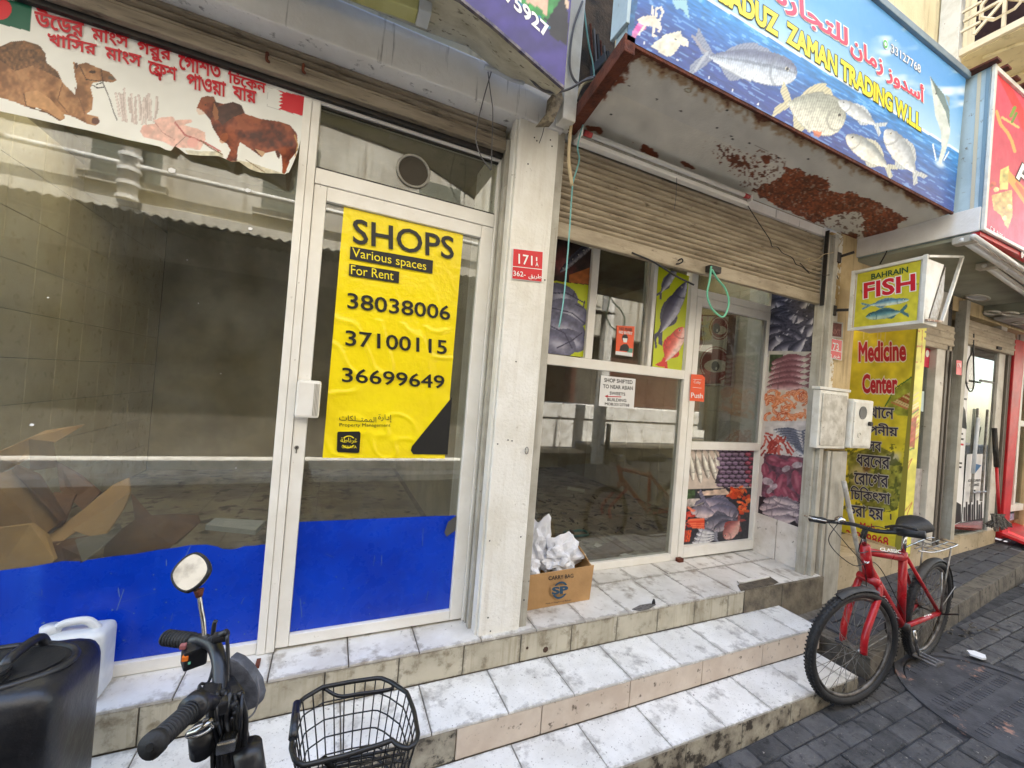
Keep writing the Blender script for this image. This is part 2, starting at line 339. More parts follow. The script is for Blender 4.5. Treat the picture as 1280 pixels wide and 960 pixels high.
# ---------------------------------------------------------------- printed pictures: fine meshes whose ink is a colour attribute
def vnoise(X, Y, s, seed=0, oct=3):
    out = 0; amp = 1; tot = 0
    for o in range(oct):
        rg = np.random.default_rng(seed + o * 17); G = rg.random((64, 64)); x = X / s * 2 ** o; y = Y / s * 2 ** o
        xi = np.floor(x).astype(int); yi = np.floor(y).astype(int); fx = x - xi; fy = y - yi; fx = fx * fx * (3 - 2 * fx); fy = fy * fy * (3 - 2 * fy)
        g = lambda i, j: G[(yi + j) % 64, (xi + i) % 64]
        out = out + amp * ((g(0, 0) * (1 - fx) + g(1, 0) * fx) * (1 - fy) + (g(0, 1) * (1 - fx) + g(1, 1) * fx) * fy); tot += amp; amp *= .5
    return out / tot
class Print:
    def __init__(s, P, base):
        s.P = P; s.x, s.y = projv(P); s.c = np.empty(P.shape); s.c[:] = base
    def fill(s, mask, c, a=1.):
        m = (mask * a)[..., None] if mask.dtype != bool else (mask.astype(float) * a)[..., None]
        s.c = s.c * (1 - m) + (np.array(c, float) if np.ndim(c) == 1 or isinstance(c, tuple) else c) * m
    def inpoly(s, pts):
        p = np.array(pts, float); r = np.zeros(s.x.shape, bool)
        for i in range(len(p)):
            x0, y0 = p[i - 1]; x1, y1 = p[i]
            if y0 == y1: continue
            c = ((y0 > s.y) != (y1 > s.y)) & (s.x < (x1 - x0) * (s.y - y0) / (y1 - y0) + x0); r ^= c
        return r
    def poly(s, pts, c, a=1., tex=0, seed=1, ts=5):
        m = s.inpoly(pts); col = np.array(c, float) * np.ones(s.c.shape)
        if tex: col = col * (1 + tex * (vnoise(s.x, s.y, ts, seed) - .5) * 2)[..., None]
        s.fill(m, col, a); return m
    def ell(s, cx, cy, rx, ry, c, ang=0, a=1., soft=0., tex=0):
        ca, sa = math.cos(ang), math.sin(ang); X = (s.x - cx) * ca + (s.y - cy) * sa; Y = -(s.x - cx) * sa + (s.y - cy) * ca
        d = np.hypot(X / rx, Y / ry); m = (d < 1).astype(float) if not soft else np.clip((1 - d) / soft, 0, 1)
        col = np.array(c, float) * np.ones(s.c.shape)
        if tex: col = col * (1 + tex * (vnoise(s.x, s.y, 4, 5) - .5) * 2)[..., None]
        s.fill(m, col, a)
    def line(s, pts, w_, c, a=1.):
        m = np.zeros(s.x.shape, bool)
        for (x0, y0), (x1, y1) in zip(pts, pts[1:]):
            L2 = (x1 - x0) ** 2 + (y1 - y0) ** 2 + 1e-9; t = np.clip(((s.x - x0) * (x1 - x0) + (s.y - y0) * (y1 - y0)) / L2, 0, 1)
            m |= np.hypot(s.x - x0 - t * (x1 - x0), s.y - y0 - t * (y1 - y0)) < w_ / 2
        s.fill(m, c, a)
    def fish(s, nose, tail, dep, back=(70, 80, 110), side=(170, 180, 200), belly=(235, 235, 235), up=1, eye=1., fin=None, finh=.3, line=0, fork=1., hump=.75, scales=0.):
        n = np.array(nose, float); t = np.array(tail, float); D = t - n; L = np.hypot(*D); D /= L; U = np.array([D[1], -D[0]]) * up
        if U[1] > 0 and up == 1 and abs(D[0]) > .3: U = -U
        if up == -1 and U[1] < 0 and abs(D[0]) > .3: U = -U
        a = ((s.x - n[0]) * D[0] + (s.y - n[1]) * D[1]) / L; b = ((s.x - n[0]) * U[0] + (s.y - n[1]) * U[1])
        q = np.clip(a / .82, 0, 1); hh = dep / 2 * (np.sin(PI * q ** hump) ** .75 * .94 + .10 * (q > .5) * (q < 1)) * (a > 0)
        hh = np.maximum(hh, dep * .06 * ((a > .7) & (a < .84)))
        body = (np.abs(b) < hh) & (a >= 0) & (a < .84)
        tl = (a >= .8) & (a <= 1) & (np.abs(b) < dep * .07 + (a - .8) / .2 * dep * .5 * fork) & ~((a > .9) & (np.abs(b) < (a - .9) / .1 * dep * .26 * fork))
        fc = fin or tuple(.5 * (p + q_) for p, q_ in zip(back, side))
        dors = (a > .28) & (a < .70) & (b > 0) & (b < hh + dep * finh * np.sin(PI * np.clip((a - .28) / .42, 0, 1)) ** .6 * .6)
        vent = (a > .50) & (a < .72) & (b < 0) & (-b < hh + dep * finh * .7 * np.sin(PI * np.clip((a - .5) / .22, 0, 1)))
        s.fill(tl | dors | vent, tuple(fc))
        ray_ = (np.sin((a * L + b * .6) * 1.6) > .4) & (tl | dors | vent); s.fill(ray_, tuple(.75 * p for p in fc), .6)
        k = np.clip(b / np.maximum(hh, 1e-3), -1, 1)
        kk = k[..., None]; bk, sd, bl = (np.array(v, float) for v in (back, side, belly))
        col = np.where(kk > .1, sd + (bk - sd) * np.clip((kk - .1) / .7, 0, 1), sd + (bl - sd) * np.clip((.1 - kk) / .6, 0, 1))
        col = col * (1 + .16 * (vnoise(s.x, s.y, 3.5, int(L) + 3) - .5) * 2)[..., None]
        if scales: col = col * (1 - scales * ((np.sin(a * L * 2.2) > .1) & (np.abs(k) < .85)))[..., None]
        if line:
            col = np.where((np.abs(k - .15) < .1)[..., None], col * .8, col)
        s.fill(body, col)
        s.fill(body & (np.abs(k) > .93), tuple(.6 * p for p in side), .5)
        ga = np.hypot((a - .12) * L, b * .8); s.fill(body & (np.abs(ga - .13 * L) < .010 * L + .3) & (a < .3), tuple(.68 * p for p in side), .55)
        if eye:
            er = max(.6, dep * .042) * eye; ed = np.hypot((a - .10) * L, b - dep * .10)
            s.fill(ed < er * 1.45, (206, 202, 186)); s.fill(ed < er, (20, 20, 24))
    def build(s, name, m, parent, back=None):
        ny, nx = s.x.shape; me = bpy.data.meshes.new(name); me.vertices.add(nx * ny); me.vertices.foreach_set('co', s.P.reshape(-1))
        i = np.arange(nx * ny).reshape(ny, nx); q = np.stack([i[1:, :-1], i[1:, 1:], i[:-1, 1:], i[:-1, :-1]], -1).reshape(-1, 4)
        me.loops.add(q.size); me.loops.foreach_set('vertex_index', q.ravel().astype(np.int32)); me.polygons.add(len(q)); me.polygons.foreach_set('loop_start', np.arange(0, q.size, 4, dtype=np.int32))
        me.polygons.foreach_set('loop_total', np.full(len(q), 4, dtype=np.int32)); me.update(calc_edges=True); me.validate()
        a = me.color_attributes.new('Col', 'FLOAT_COLOR', 'POINT'); c = np.clip(s.c, 0, 255) / 255; c = np.where(c <= .04045, c / 12.92, ((c + .055) / 1.055) ** 2.4)
        a.data.foreach_set('color', np.concatenate([c, np.ones((ny, nx, 1))], -1).ravel())
        o = put(name, me, m, parent)
        return o
def quadgrid(tl, tr, bl, br, nx, ny):
    a, b, c, e = (np.array(p, float) for p in (tl, tr, bl, br)); u = np.linspace(0, 1, nx)[None, :, None]; v = np.linspace(0, 1, ny)[:, None, None]
    return (a * (1 - u) + b * u) * (1 - v) + (c * (1 - u) + e * u) * v
# ================================================================ THE GROUND
street = MB()
xs = [-14, 1.7, 60]
for a, b in zip(xs, xs[1:]):
    street.add([(a, -2.62, gz(a) - .016), (b, -2.62, gz(b) - .016), (b, 1.55, gz(b) - .016), (a, 1.55, gz(a) - .016)], [(0, 1, 2, 3)])
street.add([(-60, -60, -.2), (60, -60, -.2), (60, 60, -.2), (-60, 60, -.2)], [(0, 1, 2, 3)])
street = tag(street.put('street', ASPH), kind='structure')
# pavers: the nearest ones one by one, the far ones joined
def paver_mesh(L, W, h, slope, bev=.006):
    m = MB().box(0, L, 0, W, -h, 0); m.v = [(x, y, z + slope * x) for x, y, z in m.v]; return m
MHC, MHR = (3.72, .92), .47
cnt = 0; far = MB(); src = None; src2 = None; cand = []
PL, PW = .205, .103
for j in range(-6, 15):
    for i in range(-4, 60):
        x = .4 + i * PL + (PL / 2 if j % 2 else 0); y = 1.352 - (j + 1) * PW
        if x < 1.7 < x + PL: continue
        if math.hypot(x + PL / 2 - MHC[0], y + PW / 2 - MHC[1]) < MHR + .035: continue
        if j < 0 and x < 3.5: continue
        if x > 2.95 and y > 1.47 + .07 * (x - 4.7) - PW: continue
        cand.append((x, y))
cand.sort(key=lambda p: abs(p[0] - 2.9) + abs(p[1] - 1.1) * .8)
slope = lambda x: .05 if x > 1.7 else 0
for k, (x, y) in enumerate(cand):
    dz = random.uniform(-.004, .004); z = gz(x) + dz - .004
    if x < 1.7 and k < 290: k = 400
    if k < 290:
        if src is None: src = paver_mesh(PL - .008, PW - .008, .05, .05); src.v = [(a + x, b + y, c + z) for a, b, c in src.v]; src = src.put('paver', PAV, street, bev=.006, seg=1); base = (x, y, z)
        else: inst(src, street, (x - base[0], y - base[1], z - base[2]))
    else:
        m = paver_mesh(PL - .008, PW - .008, .05, slope(x)); far.add([(a + x, b + y, c + z) for a, b, c in m.v], m.f)
for j in range(14, 40):
    for i in range(-30, 40):
        x = .4 + i * PL + (PL / 2 if j % 2 else 0); y = 1.352 - (j + 1) * PW
        if x < 1.7 < x + PL: continue
        z = gz(x) + random.uniform(-.003, .003) - .004; s = slope(x)
        far.add([(x, y, z), (x + PL - .008, y, z + s * PL), (x + PL - .008, y + PW - .008, z + s * PL), (x, y + PW - .008, z)], [(0, 1, 2, 3)])
tag(far.put('paving', PAV, street), kind='stuff')
# manhole cover with worn cast bars
mh = thing('manhole_cover', (MHC[0], MHC[1], gz(MHC[0])), 'round iron manhole cover with worn raised bars, sunk in the pavers by the bicycle', 'manhole cover')
def mz(x): return gz(x)
ring = MB(); cov = MB(); bars = MB(); n = 48
def circ(r, dz): return [(MHC[0] + r * math.cos(2 * PI * k / n), MHC[1] + r * math.sin(2 * PI * k / n), mz(MHC[0] + r * math.cos(2 * PI * k / n)) + dz) for k in range(n)]
ring.v = circ(MHR + .03, .004) + circ(MHR - .01, .004) + circ(MHR + .03, -.05) + circ(MHR - .01, -.05)
ring.f = [(k, (k + 1) % n, (k + 1) % n + n, k + n) for k in range(n)] + [(k, k + 2 * n, (k + 1) % n + 2 * n, (k + 1) % n) for k in range(n)] + [(k + n, (k + 1) % n + n, (k + 1) % n + 3 * n, k + 3 * n) for k in range(n)]
ring.put('cover_frame', IRON, mh)
cov.prism(circ(MHR - .018, -.004), (0, 0, -.03)).put('cover_plate', IRON, mh)
for j in range(-6, 7):
    for i in range(-12, 13):
        x = MHC[0] + i * .034 ; y = MHC[1] + j * .066
        if math.hypot(x - MHC[0], y - MHC[1]) > MHR - .05 or abs(j) in (1, 4, 5) or (i + 2 * j) % 9 == 0: continue
        z = mz(x) - .004; bars.box(x - .008, x + .008, y - .024, y + .024, z - .004, z + .003)
tag(bars.put('raised_bars', IRON, mh), kind='stuff')
# ---- pavement to the right with kerb stones and slabs
pav = MB()
def kY(x): return 1.47 + .07 * (x - 4.7)
X0 = 3.22
pts = [X0, 5, 7, 10, 14, 20]
for a, b in zip(pts, pts[1:]):
    pav.add([(a, kY(a) + .1, pz(a) - .02), (b, kY(b) + .1, pz(b) - .02), (b, 2.2, pz(b) - .02), (a, 2.2, pz(a) - .02), (a, kY(a) + .1, gz(a) - .1), (a, 2.2, gz(a) - .1)], [(0, 1, 2, 3), (0, 3, 5, 4)])
pavement = tag(pav.put('pavement', GROUT), kind='structure')
k0 = None; x = X0
while x < 13:
    L = .5; m = MB().hexa([(x, kY(x), gz(x) - .06), (x + L - .008, kY(x + L), gz(x + L) - .06), (x + L - .008, kY(x + L) + .12, gz(x + L) - .06), (x, kY(x) + .12, gz(x) - .06)],
                          [(x, kY(x) + .012, pz(x)), (x + L - .008, kY(x + L) + .012, pz(x + L)), (x + L - .008, kY(x + L) + .12, pz(x + L)), (x, kY(x) + .12, pz(x))])
    if k0 is None: k0 = m.put('kerb_stone', KERB, pavement, bev=.008); x00 = x
    else: inst(k0, pavement, (x - x00, .07 * (x - x00), .05 * (x - x00)))
    x += L
s0 = None; farp = MB()
for i in range(0, 56):
    for j in range(6):
        L, W = .2, .1; x = X0 + .02 + i * L + (.1 if j % 2 else 0); y = kY(x) + .127 + j * W; z = pz(x) + random.uniform(-.002, .003)
        if y > 2.0 or x > 13.5: continue
        if x < 3.63 and y + W > 1.895: continue
        if s0 is None: s0 = paver_mesh(L - .006, W - .006, .03, .05); s0.v = [(a + x, b + y, c + z) for a, b, c in s0.v]; s0 = s0.put('paving_slab', PAVT, pavement, bev=.004, seg=1); b0 = (x, y, z)
        elif i < 42: inst(s0, pavement, (x - b0[0], y - b0[1], z - b0[2]))
        else:
            m = paver_mesh(L - .006, W - .006, .03, .05); farp.add([(a + x, b + y, c + z) for a, b, c in m.v], m.f)
tag(farp.put('paving', PAVT, pavement), kind='stuff')
# ---- tiled steps in front of both shops
PZ, Z2, Z3 = .445, .289, .145
Y1, Y2, Y3 = 1.885, 1.603, 1.352
steps = thing('tiled_steps', (.5, 1.6, 0), 'three long steps of scuffed white tiles with beige risers, running below both shopfronts', 'steps')
MB().box(-4, 3.05, Y3 + .012, 2.2, -.1, Z3 - .008).box(-4, 3.12, Y2 + .012, 2.2, Z3 - .008, Z2 - .008).box(-4, 3.60, Y1 + .012, 5.9, Z2 - .008, PZ - .008).put('concrete_base', GROUT, steps)
B('rough_step_end', 3.12, 3.60, Y1 - .012, Y1 + .012, .10, PZ - .006, CONC, steps); B('rough_step_end', 2.72, 3.61, Y1 - .006, Y1 + .012, .27, PZ - .001, CONC, steps)
B('rough_step_end', 3.60, 3.62, Y1 - .01, 2.02, .1, PZ - .004, CONC, steps)
def row(name, m, x0, x1, pitch, phase, y0, y1, z0, z1, gap=.005, bev=.0025, parent=steps, lims=None):
    x = phase; src = None
    while x > x0: x -= pitch
    while x < x1:
        a = max(x, x0); b = min(x + pitch, x1)
        if b - a > .03:
            full = abs((b - a) - pitch) < 1e-6
            if full and src is not None: o = inst(src[0], parent, (a - src[1], 0, random.uniform(-.001, .001)))
            else:
                o = B(name, a + gap / 2, b - gap / 2, y0, y1, z0, z1, m, parent, bev)
                if full: src = (o, a)
        x += pitch
for (a, b, ph) in ((-3.4, 3.605, -.151),):
    row('tread_tile', TREADP, a, b, .31, ph, Y1, 2.225, PZ - .012, PZ)
    row('tread_tile', TREADP, .77, b, .31, ph + .03, 2.231, 2.52, PZ - .012, PZ)
row('tread_tile', TREAD, -3.4, 3.10, .342, .82, Y2, Y1 - .004, Z2 - .012, Z2)
row('tread_tile', TREAD, -3.4, 3.04, .349, .842, Y3, Y2 - .004, Z3 - .012, Z3)
row('riser_tile', RISER, -3.4, 2.72, .312, .69, Y1, Y1 + .012, Z2 + .001, PZ - .014)
row('riser_tile', RISERD, -3.4, .585, .342, .243, Y2, Y2 + .012, Z3 + .001, Z2 - .014)
row('riser_tile', RISERP, .585, 3.10, .51, .48, Y2, Y2 + .012, Z3 + .001, Z2 - .014)
row('riser_tile', RISERD, -3.4, 3.04, .385, .86, Y3, Y3 + .012, -.06, Z3 - .014)
for (u, v, r) in ((682, 812, .017), (659, 810, .008)):
    P = aY(u, v, Y1 - .001); MB().disc(P, (0, -1, 0), r, .003, 7, r * .8).put('stain', mat('brown stain', (74, 52, 38), rough=.8), steps)
# ================================================================ THE SHOP BUILDING
bld = thing('shop_building', (1, 3, 0), 'cream shop building with white painted pillars, two glazed shopfronts and roller shutters', 'building')
# pillar one, with its side channel
B('pillar', .769, 1.0, 1.915, 2.6, PZ - .004, 3.12, PLAST, bld, .006)
B('shutter_guide', 1.001, 1.05, 1.93, 1.975, PZ, 3.12, ALUD, bld, .004); B('shutter_guide', 1.02, 1.05, 1.977, 2.38, PZ, 3.12, ALUD, bld, .003)
B('shutter_guide', .738, .768, 1.99, 2.02, PZ, 3.02, ALUD, bld, .003); B('shutter_guide', .738, .768, 2.045, 2.06, PZ, 3.02, ALUD, bld, .003); B('pillar_foot', .755, .768, 1.93, 1.985, PZ, 3.1, PLAST, bld, .003)
nail = MB()
for u, v in ((668, 172), (671, 176), (688, 175), (690, 183), (635, 550), (640, 551), (622, 555), (612, 676), (651, 671), (660, 205), (655, 750), (613, 789), (610, 772), (681, 350), (645, 452)):
    P = aY(u, v, 1.914); nail.box(P[0] - .003, P[0] + .003, 1.912, 1.916, P[2] - .003, P[2] + .003)
tag(nail.put('nail_holes', DARK, bld), kind='stuff')
# beams, upper walls, roof, partitions, back wall
B('beam', -6, 1.02, 1.9, 2.35, 3.10, 3.30, GREYP, bld, .01)
B('beam_end', .93, 1.06, 1.905, 2.3, 3.121, 3.32, PLAST, bld, .01)
B('upper_wall', -6, 30, 1.95, 2.3, 3.33, 9.1, CREAM, bld); B('added_well_wall', -6, 3.9, 3.72, 3.9, 3.41, 6.3, mat('added light well white', (232, 230, 222), rough=.8), bld)  # the well behind is added, unseen: passes daylight down, blocks the sun
B('roof_slab', -6.2, 30.2, 1.85, 2.6, 9.1, 9.25, CREAM, bld)
B('beam', 1.05, 3.95, 1.995, 2.36, 3.15, 3.31, GREYP, bld)
B('void_shade_panel', .90, 1.32, 1.93, 1.948, 3.33, 4.6, mat('rough wall with painted shade', (92, 76, 60), (54, 48, 42), 9, rough=.9, bump=.5), bld)  # dark panel, shade of the void between the signs put into its colour
# interiors
inter = MB().box(-1.9, 1.0, 5.9, 6.0, 0, 3.4).box(.9, 1.0, 2.62, 5.9, .445, 3.4).box(-6, -1.9, 5.9, 6.0, 0, 3.4)
inter.put('back_wall', ROOMW, bld)
MB().box(1.0, 3.7, 6.0, 6.1, 0, 3.4).box(3.62, 3.72, 2.46, 6, .44, 3.4).put('back_wall', ROOMW, bld)
B('ceiling', -6, 3.9, 3.70, 6.1, 3.31, 3.4, ROOMW, bld); B('ceiling', -.5, 1.15, 2.361, 3.699, 3.31, 3.4, ROOMW, bld); B('ceiling', 1.151, 3.9, 3.0, 3.699, 3.31, 3.4, ROOMW, bld); B('ceiling', -6, 3.9, 2.31, 2.36, 3.31, 3.4, ROOMW, bld)  # hidden opening left below the added light well to brighten the rooms
B('ceiling_beam', -1.9, .9, 4.2, 4.4, 2.95, 3.305, ROOMW, bld)
# tiled left wall of the empty shop and of the fish shop
def tilewall(name, X, s, ya, yb, za, zb, t, m):
    src = None
    y = ya
    while y < yb - .01:
        z = za
        while z < zb - .01:
            if src is None: src = MB().box(min(X, X + s * .01), max(X, X + s * .01), y + .002, y + t - .002, z + .002, z + t - .002).put(name, m, bld, bev=.002, seg=1); bb = (y, z)
            else: inst(src, bld, (0, y - bb[0], z - bb[1]))
            z += t
        y += t
B('side_wall', -1.95, -1.87, 2.2, 5.9, .44, 3.3, GROUT, bld)
tilewall('wall_tile', -1.869, 1, 2.25, 5.85, .45, 3.15, .30, ROOMT)
tilewall('wall_tile', 3.618, -1, 2.48, 5.18, .45, 3.15, .30, ROOMT)
# floors
fl = None
for (xa, xb, ya, yb) in ((-1.85, .9, 2.25, 5.85), (1.06, 3.6, 2.53, 5.9)):
    x = xa
    while x < xb - .1:
        y = ya
        while y < yb - .1:
            if fl is None: fl = B('floor_tile', x + .002, x + .298, y + .002, y + .298, .437, .446, FLOORD, bld, .002); fb = (x, y)
            else: inst(fl, bld, (x - fb[0], y - fb[1], 0))
            y += .3
        x += .3
# pillar 173
B('pillar', 3.50, 3.66, 1.935, 1.961, .1, 3.15, PEEL, bld, .006); B('pillar_side', 3.661, 3.93, 1.95, 2.6, .1, 3.2, OCH, bld, .004)
B('pillar_batten', 3.665, 3.80, 1.90, 1.949, .2, 1.42, ALUD, bld, .01); B('pillar_batten', 3.81, 3.90, 1.915, 1.949, .2, 1.42, ALUD, bld, .01)
for a, b, c, e in ((3.49, 3.53, 1.90, 1.934), (3.535, 3.57, 1.915, 1.934), (3.60, 3.64, 1.90, 1.934)): B('shutter_guide', a, b, c, e, .15 if a > 3.59 else PZ, 3.12 if a < 3.59 else 1.42, ALUD, bld, .004)
B('shutter_guide', 3.462, 3.489, 1.93, 2.0, PZ, 3.12, ALUD, bld, .003)
# return wall of the fish shop entrance, tiled foot
B('return_wall', 3.535, 3.61, 1.962, 2.62, PZ - .004, 3.2, PLAST, bld)
for a, b in ((2.0, 2.20), (2.205, 2.40)): B('return_tile', 3.522, 3.534, a, b, PZ, .80, PRINT and mat('white wall tile', (226, 220, 212), (206, 198, 186), 6, rough=.3, bump=.03, spots=[((120, 110, 96), 20, .64, .7)]), bld, .002)
B('dark_trim', 3.505, 3.534, 1.9625, 1.995, PZ, 2.6, mat('dark trim', (66, 70, 74), rough=.4), bld, .002)
# ---------------- roller shutters
def shutter(x0, x1, Y, zb, zt, n, m, pitch):
    sh = B('roller_shutter', x0, x1, Y + .022, Y + .03, zb, zt, DARK, bld)
    m0 = MB(); k = 8; prof = []
    for i in range(k + 1):
        t = i / k; prof.append((-.014 * math.sin(PI * t), t * (pitch - .003)))
    for i in range(k):
        (a, b), (c, e) = prof[i], prof[i + 1]
        m0.add([(x0, Y + .016 + a, zb + b), (x1, Y + .016 + a, zb + b), (x1, Y + .016 + c, zb + e), (x0, Y + .016 + c, zb + e)], [(0, 1, 2, 3)])
    m0.add([(x0, Y + .02, zb), (x1, Y + .02, zb), (x1, Y + .016, zb), (x0, Y + .016, zb)], [(0, 1, 2, 3)])
    s = m0.put('slat', m, sh, smooth=True)
    for i in range(1, n): inst(s, sh, (0, random.uniform(-.001, .001), i * pitch))
    return sh
s1 = shutter(-3.5, .737, 2.01, 3.02, 3.2, 6, SHUT1, .030)
B('bottom_bar', -3.5, .737, 2.0, 2.035, 2.965, 3.018, SHUT1, s1, .004)
B('seal', -3.5, .737, 2.036, 2.06, 2.945, 2.975, DARK, s1)
for u, v in ((380, 82), (335, 68)):
    P = aY(u, v, 2.0); MB().tube(spline([P, P + [0, -.02, -.01], P + [.0, -.02, -.035], P + [.005, 0, -.03]], 4), .006, 6).put('hook', RUST, s1, smooth=True)
s2 = shutter(1.052, 3.461, 1.965, 2.66, 3.2, 16, SHUT, .0345)
B('bottom_bar', 1.052, 3.461, 1.962, 1.998, 2.572, 2.656, SHUT, s2, .006)
P = aY(889, 338, 1.955); hb = B('lock_box', P[0] - .05, P[0] + .05, 1.915, 1.961, P[2] - .022, P[2] + .022, DARK, s2, .006)
P = aY(847, 328, 1.955); MB().tube(spline([P + [0, 0, .012], P + [.012, -.02, .02], P + [.022, -.02, .005], P + [.004, -.01, -.01], P + [-.012, 0, -.012]], 4), .005, 6).put('hook', DARK, s2, smooth=True)
B('dark_edge', 3.452, 3.461, 1.93, 1.958, 2.56, 3.15, DARK, s2)
# ---------------- shopfront one: window, door, transom
sf = B('window_frame', -.2175, -.184, 2.06, 2.12, PZ + .002, 3.0, ALU, bld, .004)
B('mullion', -.183, -.149, 2.062, 2.12, PZ + .002, 3.0, ALU, bld, .004)
B('bottom_rail', -3.3, -.219, 2.07, 2.12, PZ + .002, .497, ALU, bld, .004)
B('top_rail', -3.3, .767, 2.064, 2.12, 2.935, 2.999, ALU, bld, .004)
B('top_rail', -3.3, .767, 2.05, 2.12, 3.001, 3.06, ALUD, bld)
win = B('window_pane', -3.3, -.219, 2.092, 2.098, .498, 2.934, TRANS, bld)
# blue film with a torn upper edge
edge = [(-3.3, .90), (-1.3, .895), (-1.06, .90), (-.98, .905), (-.89, .918), (-.84, .912), (-.84, .905), (-.82, .915), (-.75, .922), (-.68, .925), (-.6, .936), (-.54, .940), (-.5, .946), (-.44, .944), (-.40, .932), (-.38, .920), (-.35, .915), (-.33, .917), (-.30, .926), (-.26, .924), (-.235, .927), (-.2195, .926)]
MB().prism([(x, 2.0905, z) for x, z in edge] + [(-.2195, 2.0905, .499), (-3.3, 2.0905, .499)], (0, .001, 0)).put('blue_film', BLUEF, win)
bits = MB()
for u, v, s in ((215, 213, .012), (310, 238, .010), (313, 286, .008), (60, 372, .003), (248, 379, .002), (40, 531, .006), (234, 325, .002), (295, 585, .002), (276, 467, .002)):
    P = aY(u, v, 2.089); bits.add([P + [-s, 0, .4 * s], P + [-.3 * s, 0, .9 * s], P + [s, 0, .6 * s], P + [.9 * s, 0, -.5 * s], P + [-.2 * s, 0, -.9 * s], P + [-s, -.001, -.6 * s]], [(0, 1, 2, 3, 4, 5)])
tag(bits.put('paper_bits', PAPER, win), kind='stuff')
sc_ = MB(); rz_ = random.Random(31)
for i in range(26):
    x = rz_.uniform(-1.15, -.24) if i < 17 else rz_.uniform(-.08, .64); z = rz_.uniform(.53, .88); L = rz_.uniform(.01, .13); a = rz_.choice([PI / 2, PI / 2, 1.3, .4, 2.6]) + rz_.uniform(-.15, .15); w2 = rz_.uniform(.0004, .0012)
    sc_.add([(x - w2, 2.0895, z), (x + w2, 2.0895, z), (x + L * math.cos(a) + w2, 2.0895, z + L * math.sin(a) * .8), (x + L * math.cos(a) - w2, 2.0895, z + L * math.sin(a) * .8)], [(0, 1, 2, 3)])
for i in range(60):
    x = rz_.uniform(-1.15, -.24) if i < 36 else rz_.uniform(-.08, .64); z = rz_.uniform(.51, .72) if i % 3 else rz_.uniform(.52, .9); q2 = rz_.uniform(.001, .004); sc_.add([(x + q2 * math.cos(b), 2.0893, z + q2 * rz_.uniform(.6, 1.3) * math.sin(b)) for b in (0, 1.2, 2.5, 3.8, 5)], [(0, 1, 2, 3, 4)])
tag(sc_.put('scratches', mat('pale scuff', (92, 120, 176), rough=.8, bump=0), win), kind='stuff')
# door
door = B('door', -.147, -.094, 2.07, 2.115, .458, 2.572, ALU, bld, .004)
B('stile', .662, .728, 2.07, 2.115, .458, 2.572, ALU, door, .004)
B('door_rail', -.093, .661, 2.07, 2.115, 2.507, 2.572, ALU, door, .004); B('door_rail', -.093, .661, 2.07, 2.115, .458, .51, ALU, door, .004)
dg = B('door_pane', -.093, .661, 2.092, 2.098, .511, 2.506, TRANS, door)
MB().prism([(-.0925, 2.0905, .512), (.6605, 2.0905, .512), (.6605, 2.0905, .905), (.6605, 2.0905, 1.008), (.645, 2.0905, 1.012), (.62, 2.0905, 1.01), (.55, 2.0905, 1.013), (-.0925, 2.0905, 1.02)], (0, .001, 0)).put('blue_film', BLUEF, door)
MB().add([(.66, 2.088, .93), (.61, 2.075, .905), (.595, 2.07, .93), (.61, 2.072, .985), (.64, 2.078, 1.0), (.66, 2.088, 1.01)], [(0, 1, 2, 3, 4, 5)]).put('peeling_film', mat('film backing', (92, 90, 86), rough=.6), door)
h = B('door_handle', -.146, -.048, 2.025, 2.069, 1.508, 1.677, ALU, door, .012)
for i in range(4): B('grip_groove', -.075 + i * .006, -.0725 + i * .006, 2.0225, 2.0255, 1.52, 1.665, ALUD, door)
MB().disc((-.128, 2.069, 1.368), (0, -1, 0), .009, .004, 16).put('key_cylinder', STEEL, door); B('key_slot', -.131, -.125, 2.066, 2.07, 1.342, 1.368, STEEL, door, .002); MB().disc((-.128, 2.0648, 1.368), (0, -1, 0), .003, .001, 8).put('key_hole', INK, door)
B('door_jamb', .729, .766, 2.064, 2.12, PZ + .002, 2.934, ALU, bld, .004)
B('transom_bar', -.147, .728, 2.066, 2.12, 2.575, 2.645, ALU, bld, .004)
tw = B('transom_pane', -.147, .728, 2.092, 2.098, 2.646, 2.934, TRANS, bld)
B('transom_bead', -.147, .728, 2.075, 2.09, 2.646, 2.654, DARK, bld); B('transom_bead', -.147, .728, 2.075, 2.09, 2.926, 2.934, DARK, bld)
P = aY(517, 214, 2.088); MB().tube([P + np.array([.078 * math.cos(a), 0, .078 * math.sin(a)]) for a in np.linspace(0, 2 * PI, 33)[:-1]], .007, 6, close=True).put('fan_hole_ring', mat('clear plastic ring', (150, 146, 136), rough=.3), tw, smooth=True)
MB().disc(P + [0, .002, 0], (0, 1, 0), .073, .002, 32).put('fan_hole_shade', mat('painted hole shade', (66, 60, 50), rough=.8), tw)  # solid disc, the shade inside the cut-out is its colour
